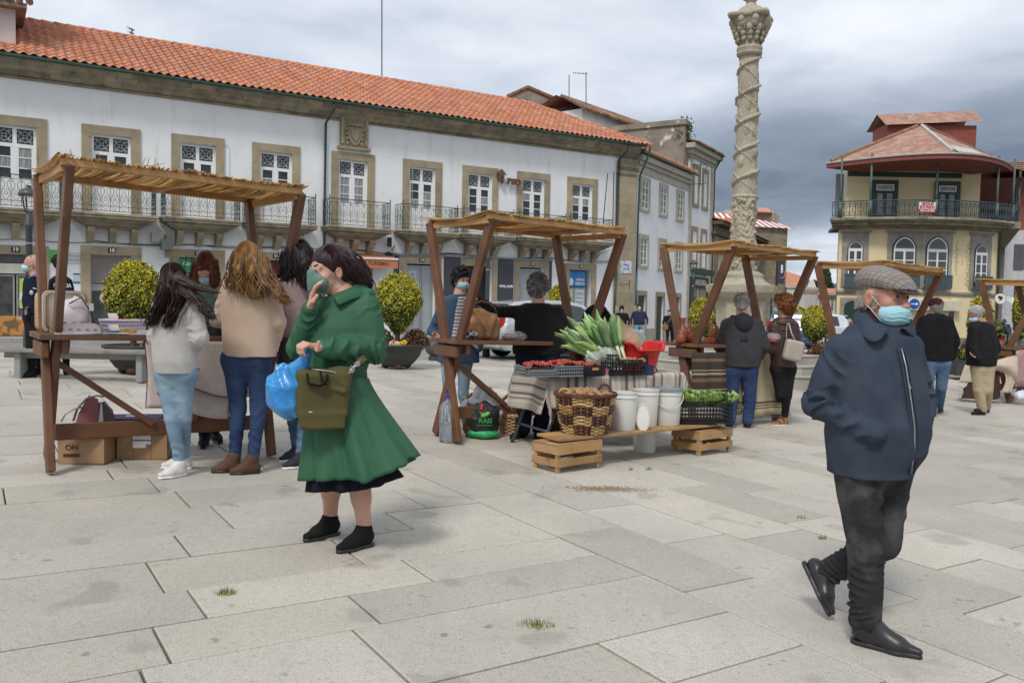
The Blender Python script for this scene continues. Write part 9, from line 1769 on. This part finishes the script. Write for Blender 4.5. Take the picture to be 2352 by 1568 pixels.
bei=fab('beige_fine_knit',(.50,.375,.285),(.44,.325,.245),ns=4,sheen=.2); p,K=simple_person('woman with long curly light brown hair in a beige cardigan and dark jeans',6.35,(568,598,0),185,[(630,548,596,.07),(643,522,622,.10),(680,510,630,.125),(730,510,630,.135),(790,512,632,.14),(818,515,634,.14)],
[((532,655,.0),(500,735,.05),(520,745,.28),(.5,.8,.0),(0,0,-1),1,.5),((616,655,0),(640,740,.04),(628,800,.12),(-.2,.6,-.6),(0,0,-1),-1,.5)],dict(hip=((540,830,0),(594,830,0)),knee=((547,935,0),(594,935,0)),foot=((556,1081,522,1083),(598,1085,566,1087))),bei,denimD,hCu,'long',pitch=15,hs=1.04,sr=(.066,.056,.044),tr=(.094,.064,.046),shoem=M('brown_suede_boot',(.095,.045,.025),.8,(.07,.032,.018),6),neck=(570,635,0),hg=[([(565,575,.0),(550,620,-.10),(544,655,-.12)],(.06,.040),.014),([(575,575,0),(578,630,-.10),(585,672,-.12)],(.062,.050),.016),([(590,590,-.04),(606,630,-.10),(628,662,-.12),(650,688,-.12)],(.045,.018),.02)],hn=760,bodyn='cardigan',trn='jeans',pr=.14,ankle=.12,cut=.02)
mau=fab('mauve_blouse',(.33,.245,.245),ns=4); p,K=simple_person('black haired woman in a loose mauve blouse half hidden behind the woman in green',6.8,(684,590,0),215,[(636,660,712,.07),(652,645,728,.11),(700,636,730,.14),(760,640,728,.15),(820,650,722,.14)],
[((660,668,0),(632,740,.06),(640,775,.26),(-.1,.8,-.1),(0,0,-1),1,.5),((716,668,0),(728,750,.0),(715,800,.1),(0,.5,-.5),(0,0,-1),-1,.5)],dict(hip=((664,830,0),(704,830,0)),knee=((672,935,0),(702,935,0)),foot=((694,1050,642,1062),(706,1070,654,1077))),mau,denim,hBk,'long',pitch=10,hs=1.04,sr=(.078,.075,.055),tr=(.10,.066,.05),shoem=M('black_canvas_shoe',(.02,.022,.028),.8),solem=white,neck=(686,630,0),hg=[([(690,570,.0),(700,610,-.10),(706,650,-.10)],(.075,.05),.012),([(665,580,-.02),(660,615,-.06),(664,640,-.05)],(.05,.03),.01)],hn=420,bodyn='blouse',trn='jeans'); mb=MB(); mb.tube([p.J(698,650,-.12),p.J(706,690,-.15),p.J(704,740,-.14),p.J(668,780,-.15)],.010,5,flat=.5); mb2=mb; bc=p.J(666,815,-.16); t_=thing('black_tote','black tote bag on the shoulder of the mauve blouse woman','tote bag',tuple(bc)); ob('strap',mb,black,t_,smooth=True); sd=SD(); sd.box(bc,(.085,.05,.14),None,.02,.02); ob('bag',sd.mesh(.009,tuple(bc),None,'bag'),MATS['black_bag_leather'],t_)
pol=fab('police_navy',(.012,.016,.032)); p,K=simple_person('policeman with a shaved head and blue mask at the left edge of the picture',11.9,(73,607,0),-62,[(634,62,90,.09),(642,58,98,.12),(670,57,99,.14),(705,58,98,.14),(720,60,97,.13)],
[((66,648,-.02),(60,690,-.05),(62,725,-.12),(-.3,-.2,-.9),(1,0,0),1,.5),((94,648,.0),(99,690,.02),(92,725,-.05),(-.2,-.2,-.9),(1,0,0),-1,.5)],dict(hip=((70,730,0),(88,730,0)),knee=((70,795,-.02),(90,793,0)),foot=((84,866,52,868),(98,860,74,862))),pol,blkC,hmat('shaved_grey',(.42,.30,.25),(.46,.30,.24)),'short',hs=1.04,mask=True,hn=10,bulk=.93,neck=(80,635,0),bodyn='jacket',skin=skinO,pr=.13)
mb=MB(); mb.tube([p.J(66,638,-.1),p.J(74,634,-.12),p.J(86,628,-.08)],.02,5,flat=.5); p.T('blue_collar',mb,M('police_blue',(.12,.30,.55),.8)); mb=MB(); mb.blob(p.J(72,672,-.15),(.03,.012,.035),8,6); p.T('badge',mb,M('badge_silver',(.45,.47,.5),.3)); mb=MB(); mb.beam(p.J(76,661,-.15),p.J(84,664,-.14),.02,.01); p.T('name_tape',mb,wh)
p,K=simple_person('second policeman turned away, mostly hidden behind the stall posts',12.3,(139,604,0),160,[(634,126,152,.09),(642,118,160,.12),(670,114,166,.14),(705,116,168,.14),(722,118,166,.13)],
[((124,648,0),(116,690,.05),(120,725,.12),(0,.3,-.9),(1,0,0),1,.5),((156,648,0),(166,690,.02),(162,725,.1),(0,.3,-.9),(1,0,0),-1,.5)],dict(hip=((132,730,0),(150,730,0)),knee=((132,795,0),(150,795,0)),foot=((130,862,126,856),(152,862,156,856))),pol,blkC,hBk,'short',hs=1.0,neck=(139,634,0),pr=.13); put_text('POLÍCIA',.085,tuple(p.J(143,656,-.155)),(1,0,0),(0,0,1),wh,'lettering',p.t,w=.26)
sd=SD(); q=lambda x,y,z:lbc+A_([x,y,z])@R2.T; sd.box(q(0,0,.10),(.19,.075,.11),R2,.05,.03); sd.box(q(-.02,0,.22),(.135,.05,.08),R2@A_([[.96,0,.25],[0,1,0],[-.25,0,.96]]),.03,.05); sd.cap(q(-.15,-.05,.30),q(.02,-.09,.08),.02,.03,.04); sd.cap(q(.12,-.05,.24),q(.0,-.09,.05),.018,.03,.04); ob('bag',sd.mesh(.009,tuple(lbc),wr(.012,16,2.),'bag'),tan,lbt)
dj=fab('denim_jacket',(.035,.062,.115),(.055,.09,.15),ns=4); p,K=simple_person('curly haired person in a blue denim jacket and striped shirt behind the second stall',9.3,(1060,642,0),32,[(676,1036,1082,.08),(688,1016,1094,.11),(730,1008,1098,.13),(790,1006,1100,.14),(832,1004,1102,.14)],
[((1022,695,-.01),(992,760,.06),(1014,782,-.10),(.6,-.4,-.4),(0,-1,0),1,.6),((1092,695,0),(1106,760,.0),(1100,800,-.1),(0,-.4,-.8),(-1,0,0),-1,.5)],dict(hip=((1030,830,0),(1068,830,0)),knee=((1030,905,-.05),(1064,905,.0)),foot=((1036,978,1046,992),(1066,974,1082,982))),dj,denimL,hBk,'curly',pitch=12,hs=.98,mask=True,neck=(1056,676,0),hn=240,bulk=1.08,trn='jeans')
def hstripe(nt,col,vec):
 sp=nt.nodes.new('ShaderNodeSeparateXYZ'); L(nt,vec,sp.inputs[0]); v=math_(nt,'FRACT',math_(nt,'MULTIPLY',sp.outputs[2],26.)); return mix_(nt,ramp_(nt,v,[(.0,0.),(.66,0.),(.70,1.)],'CONSTANT'),col,(.02,.025,.05))
sd=SD(); sd.loft(secs(p,[(682,1046,1080,.085,-.03),(720,1040,1078,.12,-.03),(780,1030,1074,.13,-.03),(826,1022,1066,.13,-.03)]),.02); p.P('striped_shirt',sd,M('striped_jersey',(.58,.56,.55),.9,(.52,.5,.5),5,extra=hstripe))
p,K=simple_person('grey curly haired woman in a black jacket, reaching to the stall post',8.75,(1236,660,0),172,[(696,1208,1262,.08),(706,1188,1286,.12),(740,1182,1296,.14),(780,1180,1298,.145),(802,1176,1298,.15),(814,1178,1290,.15)],
[((1200,716,0),(1142,716,.0),(1100,690,-.02),(1080,688,-.03),(0,-.25,-.9),1,.12),((1280,716,0),(1304,765,.05),(1296,800,.24),(-.2,.8,-.3),(0,0,-1),-1,.5)],dict(hip=((1208,820,0),(1262,820,0)),knee=((1208,905,0),(1256,905,0)),foot=((1206,1003,1172,1010),(1240,1000,1232,1012))),fab('black_velvet',(.010,.010,.011),sheen=.1),fab('dark_navy_jeans',(.012,.016,.035)),hGy,'curly',hs=1.02,neck=(1236,696,0),hn=330,bulk=1.06,hcut=True,tr=(.115,.078,.085),pr=.14,sr=(.072,.060,.046))
cam_=fab('camel_coat',(.43,.29,.185),(.35,.23,.14),ns=5,sheen=.2); D=9.3; p=Person('dark curly haired person in a camel coat bending down behind the leeks',D,(1372,738,-.10),-70,62,0,1.02); p.torso((1402,738,-.02),(1396,752,-.16),(1412,742,.14),(1466,835,.05)); sd=SD(); 
for i,(a,b,r0,r1) in enumerate((((1406,748,-.02),(1440,790,.0),.125,.15),((1440,790,.0),(1468,860,.05),.15,.16))): sd.cap(p.J(*a),p.J(*b),r0,r1,.06,fold=(.010,2.5,i+1.,.6,1.))
e,w=p.arm(p.sA,(1388,815,-.25),(1372,850,-.30),(-.3,-.2,-.9),(-1,0,0),1,.6); p.sleeve(sd,p.sA,e,w); e,w=p.arm(p.sB,(1400,812,.16),(1380,845,.10),(-.3,-.2,-.9),(-1,0,0),-1,.6); p.sleeve(sd,p.sB,e,w); p.P('coat',sd,cam_,disp=wr(.005,17,2.)); K=[]
for dx,dy in((-10,-.08),(14,.10)): a,b=foot(*ft(1472+dx,985+dy*-60,1450+dx,990+dy*-60)); K.append((p.J(1468+dx*.5,850,dy),p.J(1455+dx,915,dy),a+A_([0,0,.09]))); p.shoe(a,b,mat=blkC,ank=a+nrm(b-a)*.05+A_([0,0,.09]))
p.legs([k[0] for k in K],[k[1] for k in K],[k[2] for k in K]); p.trousers(K,(.10,.07,.06),denimD,p.pl); p.hair(hBk,'curly',n=420,bulk=1.22); p.done()
p,K=simple_person('grey haired man in a dark grey hooded jacket and jeans, seen from behind',10.25,(1703,697,0),170,[(724,1684,1724,.09),(735,1664,1744,.13),(770,1656,1752,.15),(815,1656,1750,.155),(842,1660,1744,.155)],
[((1670,745,0),(1652,795,.05),(1664,825,.10),(.3,.5,-.7),(0,0,-1),1,.5),((1738,745,0),(1758,795,.02),(1742,822,.12),(-.4,.5,-.6),(0,0,-1),-1,.5)],dict(hip=((1680,850,0),(1722,850,0)),knee=((1682,915,0),(1722,915,0)),foot=((1676,984,1670,972),(1717,983,1714,971))),fab('charcoal_shell',(.050,.047,.050),(.038,.036,.040),ns=4,r=.6),denimD,hSg,'short',hs=1.02,neck=(1704,722,0),hn=300,pr=.14,sr=(.078,.068,.054),tr=(.105,.078,.07),trn='jeans'); sd=SD(); sd.ell(p.J(1708,742,-.10),(.12,.085,.13),None,.03); sd.cap(p.J(1682,728,-.02),p.J(1704,780,-.13),.03,.035,.03); sd.cap(p.J(1730,728,-.02),p.J(1712,780,-.13),.03,.035,.03); p.P('hood',sd,fab('slate_hood',(.030,.034,.044)),disp=wr(.006,20,1.))
puf=M('brown_puffer',(.055,.022,.017),.5,(.04,.016,.013),5,6,bs=60,bst=.2,bd=.003); p,K=simple_person('woman with auburn curls in a brown puffer jacket and black leggings',10.5,(1799,703,0),-128,[(728,1784,1818,.08),(740,1772,1828,.12),(780,1768,1828,.14),(815,1770,1828,.145),(842,1772,1826,.14)],
[((1778,750,-.02),(1772,800,-.05),(1752,800,-.06),(-.8,.2,.1),(0,0,1),1,.3),((1822,750,0),(1830,795,.0),(1800,808,.1),(-.6,.5,0),(0,0,1),-1,.4)],dict(hip=((1788,848,0),(1810,848,0)),knee=((1792,905,0),(1808,905,0)),foot=((1799,955,1756,963),(1808,976,1768,978))),puf,blkC,hAu,'curly',hs=1.02,mask=True,neck=(1800,730,0),hn=300,bulk=1.12,tr=(.098,.062,.042),sr=(.075,.068,.052),pr=.13,shoem=M('orange_black_trainer',(.05,.03,.02),.6,(.35,.14,.03),14,2.,.5,.55),solem=white,disp=.0)
sd=SD(); 
for k in range(7): y=742+15*k; l=p.J(1796,y,0); sd.ell(p.J(1799,y,0),(.155,.145,.036),None,.012)
p.P('quilting',sd,puf,.011); t_=thing('cream_handbag','cream leather handbag on the shoulder of the brown puffer woman','handbag',tuple(p.J(1822,805,-.2))); bc=p.J(1823,808,-.20); sd=SD(); sd.box(bc,(.125,.05,.13),rz(.2)@A_([[.97,0,.2],[0,1,0],[-.2,0,.97]]),.04,.02); ob('bag',sd.mesh(.011,tuple(bc),wr(.006,15,1.),'bag'),M('cream_leather',(.42,.37,.31),.5,(.36,.31,.26),4),t_); mb=MB(); mb.tube([p.J(1812,742,-.14),p.J(1818,765,-.20),p.J(1828,785,-.20)],.012,5,flat=.4); mb.tube([p.J(1808,742,-.14),p.J(1806,770,-.20),p.J(1808,795,-.21)],.012,5,flat=.4); ob('strap',mb,MATS['cream_leather'],t_,smooth=True)
bc=p.J(1776,775,-.12); t_=thing('strawberry_bag','clear plastic bag of strawberries held by the brown puffer woman','plastic bag',tuple(bc)); ob('film',soft(bc,(.095,.07,.06),80,.3),clear,t_,smooth=True)
for k in range(14): mb=MB(); mb.blob(bc+A_([random.uniform(-.06,.06),random.uniform(-.05,.04),random.uniform(-.045,.0)]),(.02,.02,.02),8,6); ob('strawberry',mb,berry.materials[0],t_,smooth=True)
p,K=simple_person('man in a maroon beanie, black quilted jacket and blue jeans walking away',12.35,(2149,706,0),178,[(720,2134,2166,.09),(730,2116,2182,.13),(765,2110,2190,.15),(805,2112,2188,.15),(828,2114,2184,.15)],
[((2122,738,0),(2104,785,.02),(2108,820,.06),(.2,.2,-.9),(1,0,0),1,.5),((2176,738,0),(2194,785,.02),(2186,820,.06),(-.2,.2,-.9),(1,0,0),-1,.5)],dict(hip=((2134,835,0),(2166,835,0)),knee=((2132,890,0),(2162,890,.05)),foot=((2146,957,2134,952),(2154,948,2166,944))),fab('black_quilt',(.011,.011,.013),wave=(14.,.5,'DIAGONAL',1.)),denim,hSg,'short',hs=1.05,neck=(2150,722,0),hn=120,tr=(.11,.076,.068),pr=.145,sr=(.085,.072,.055),trn='jeans',shoem=M('brown_shoe',(.08,.04,.025),.6)); sd=SD(); sd.ell(p.X(0,-.01,.055),A_([.103,.124,.090]),p.R,.02); sd.clip(p.X(0,0,.015),p.R@A_([0,.1,1])); p.P('beanie',sd,fab('maroon_felt',(.05,.014,.018)))
p,K=simple_person('white haired man with glasses in a black jacket and beige trousers',12.9,(2240,722,0),-70,[(738,2234,2264,.09),(747,2226,2280,.12),(780,2222,2288,.15),(815,2220,2290,.155),(840,2222,2286,.15)],
[((2238,755,-.08),(2236,800,-.12),(2246,822,-.16),(-.3,-.3,-.8),(1,0,0),1,.5),((2272,755,.08),(2288,800,.10),(2276,822,.0),(-.3,-.3,-.8),(1,0,0),-1,.5)],dict(hip=((2246,845,0),(2268,845,0)),knee=((2248,895,0),(2268,895,0)),foot=((2262,953,2220,953),(2272,946,2236,945))),blkC,fab('beige_chino',(.46,.375,.26),(.40,.32,.22)),hWh,'short',pitch=22,hs=1.03,mask=True,neck=(2256,742,0),hn=420,tr=(.105,.082,.072),pr=.14,sr=(.088,.076,.058),skin=skinO,bulk=1.05)
mb=MB(); 
for sx in(-1,1): mb.tube([p.X(sx*.03+.022*math.cos(a),.105,.002+.016*math.sin(a)) for a in np.linspace(0,2*PI,11)],.0025,4); mb.tube([p.X(sx*.052,.100,.006),p.X(sx*.082,.0,.008)],.0025,4)
p.T('glasses',mb,black)
def far_person(label,D,x,yt,yb,yaw,top,leg,hairm,kind,bag=None,mask=True,w=1.,bulk=1.05,hg=()):
 H_=yb-yt; y=lambda f:yt+H_*f; s_=H_/95.; W_=15*w*s_
 p,K=simple_person(label,D,(x,y(.075),0),yaw,[(y(.16),x-6*s_,x+6*s_,.08),(y(.185),x-W_*.85,x+W_*.85,.11),(y(.30),x-W_*.9,x+W_*.9,.13),(y(.42),x-W_*.85,x+W_*.85,.13),(y(.52),x-W_*.9,x+W_*.9,.13)],
 [((x-W_*.85,y(.21),0),(x-W_*1.25,y(.37),.02),(x-W_*1.15,y(.50),-.06),(0,-.2,-.9),(1,0,0),1,.4),((x+W_*.85,y(.21),0),(x+W_*1.25,y(.37),.02),(x+W_*1.25,y(.50),-.06),(0,-.2,-.9),(-1,0,0),-1,.4)],
 dict(hip=((x-6*s_,y(.53),0),(x+6*s_,y(.53),0)),knee=((x-6*s_,y(.75),-.05),(x+7*s_,y(.75),.05)),foot=((x-7*s_,y(.995),x-8*s_,y(1.01)),(x+7*s_,y(.985),x+8*s_,y(1.0)))),top,leg,hairm,kind,hs=.98*H_*D/1898/1.7,mask=mask,hn=60,tr=(.10,.072,.055),neck=(x,y(.15),0),bulk=bulk,hg=hg,ankle=.08,hr=.012)
 return p
p=far_person('distant dark haired woman in black with a mask by the stone pilaster',36.,1428,704,788,0,blkC,blkC,hBk,'curly',bulk=1.35)
p=far_person('far man in a navy sweater and light jeans walking towards the viewer',36.6,1468,699,790,5,navyC,denimL,hBr,'short',w=1.05)
p=far_person('far woman in dark clothes with a brown crossbody bag and blue mask',38.2,1538,712,787,-8,blkC,blkC,hBr,'short'); bc=p.J(1528,752,-.2); t_=thing('crossbody_bag','small brown crossbody bag on the far woman in dark clothes','bag',tuple(bc)); mb=MB(); mb.box(bc,(.28,.1,.24),b=.03); ob('bag',mb,tan,t_); mb=MB(); mb.tube([bc,p.J(1538,735,-.2),p.J(1545,724,-.1)],.02,4); ob('strap',mb,tan,t_)
p=far_person('far man in a blue sweater and cap behind the market at the right edge',33.,2306,733,800,175,fab('royal_sweater',(.025,.05,.14)),navyC,hmat('blue_cap_felt',(.05,.12,.22),(.04,.10,.18)),'short',mask=False,w=1.1)
bpy.context.view_layer.update()
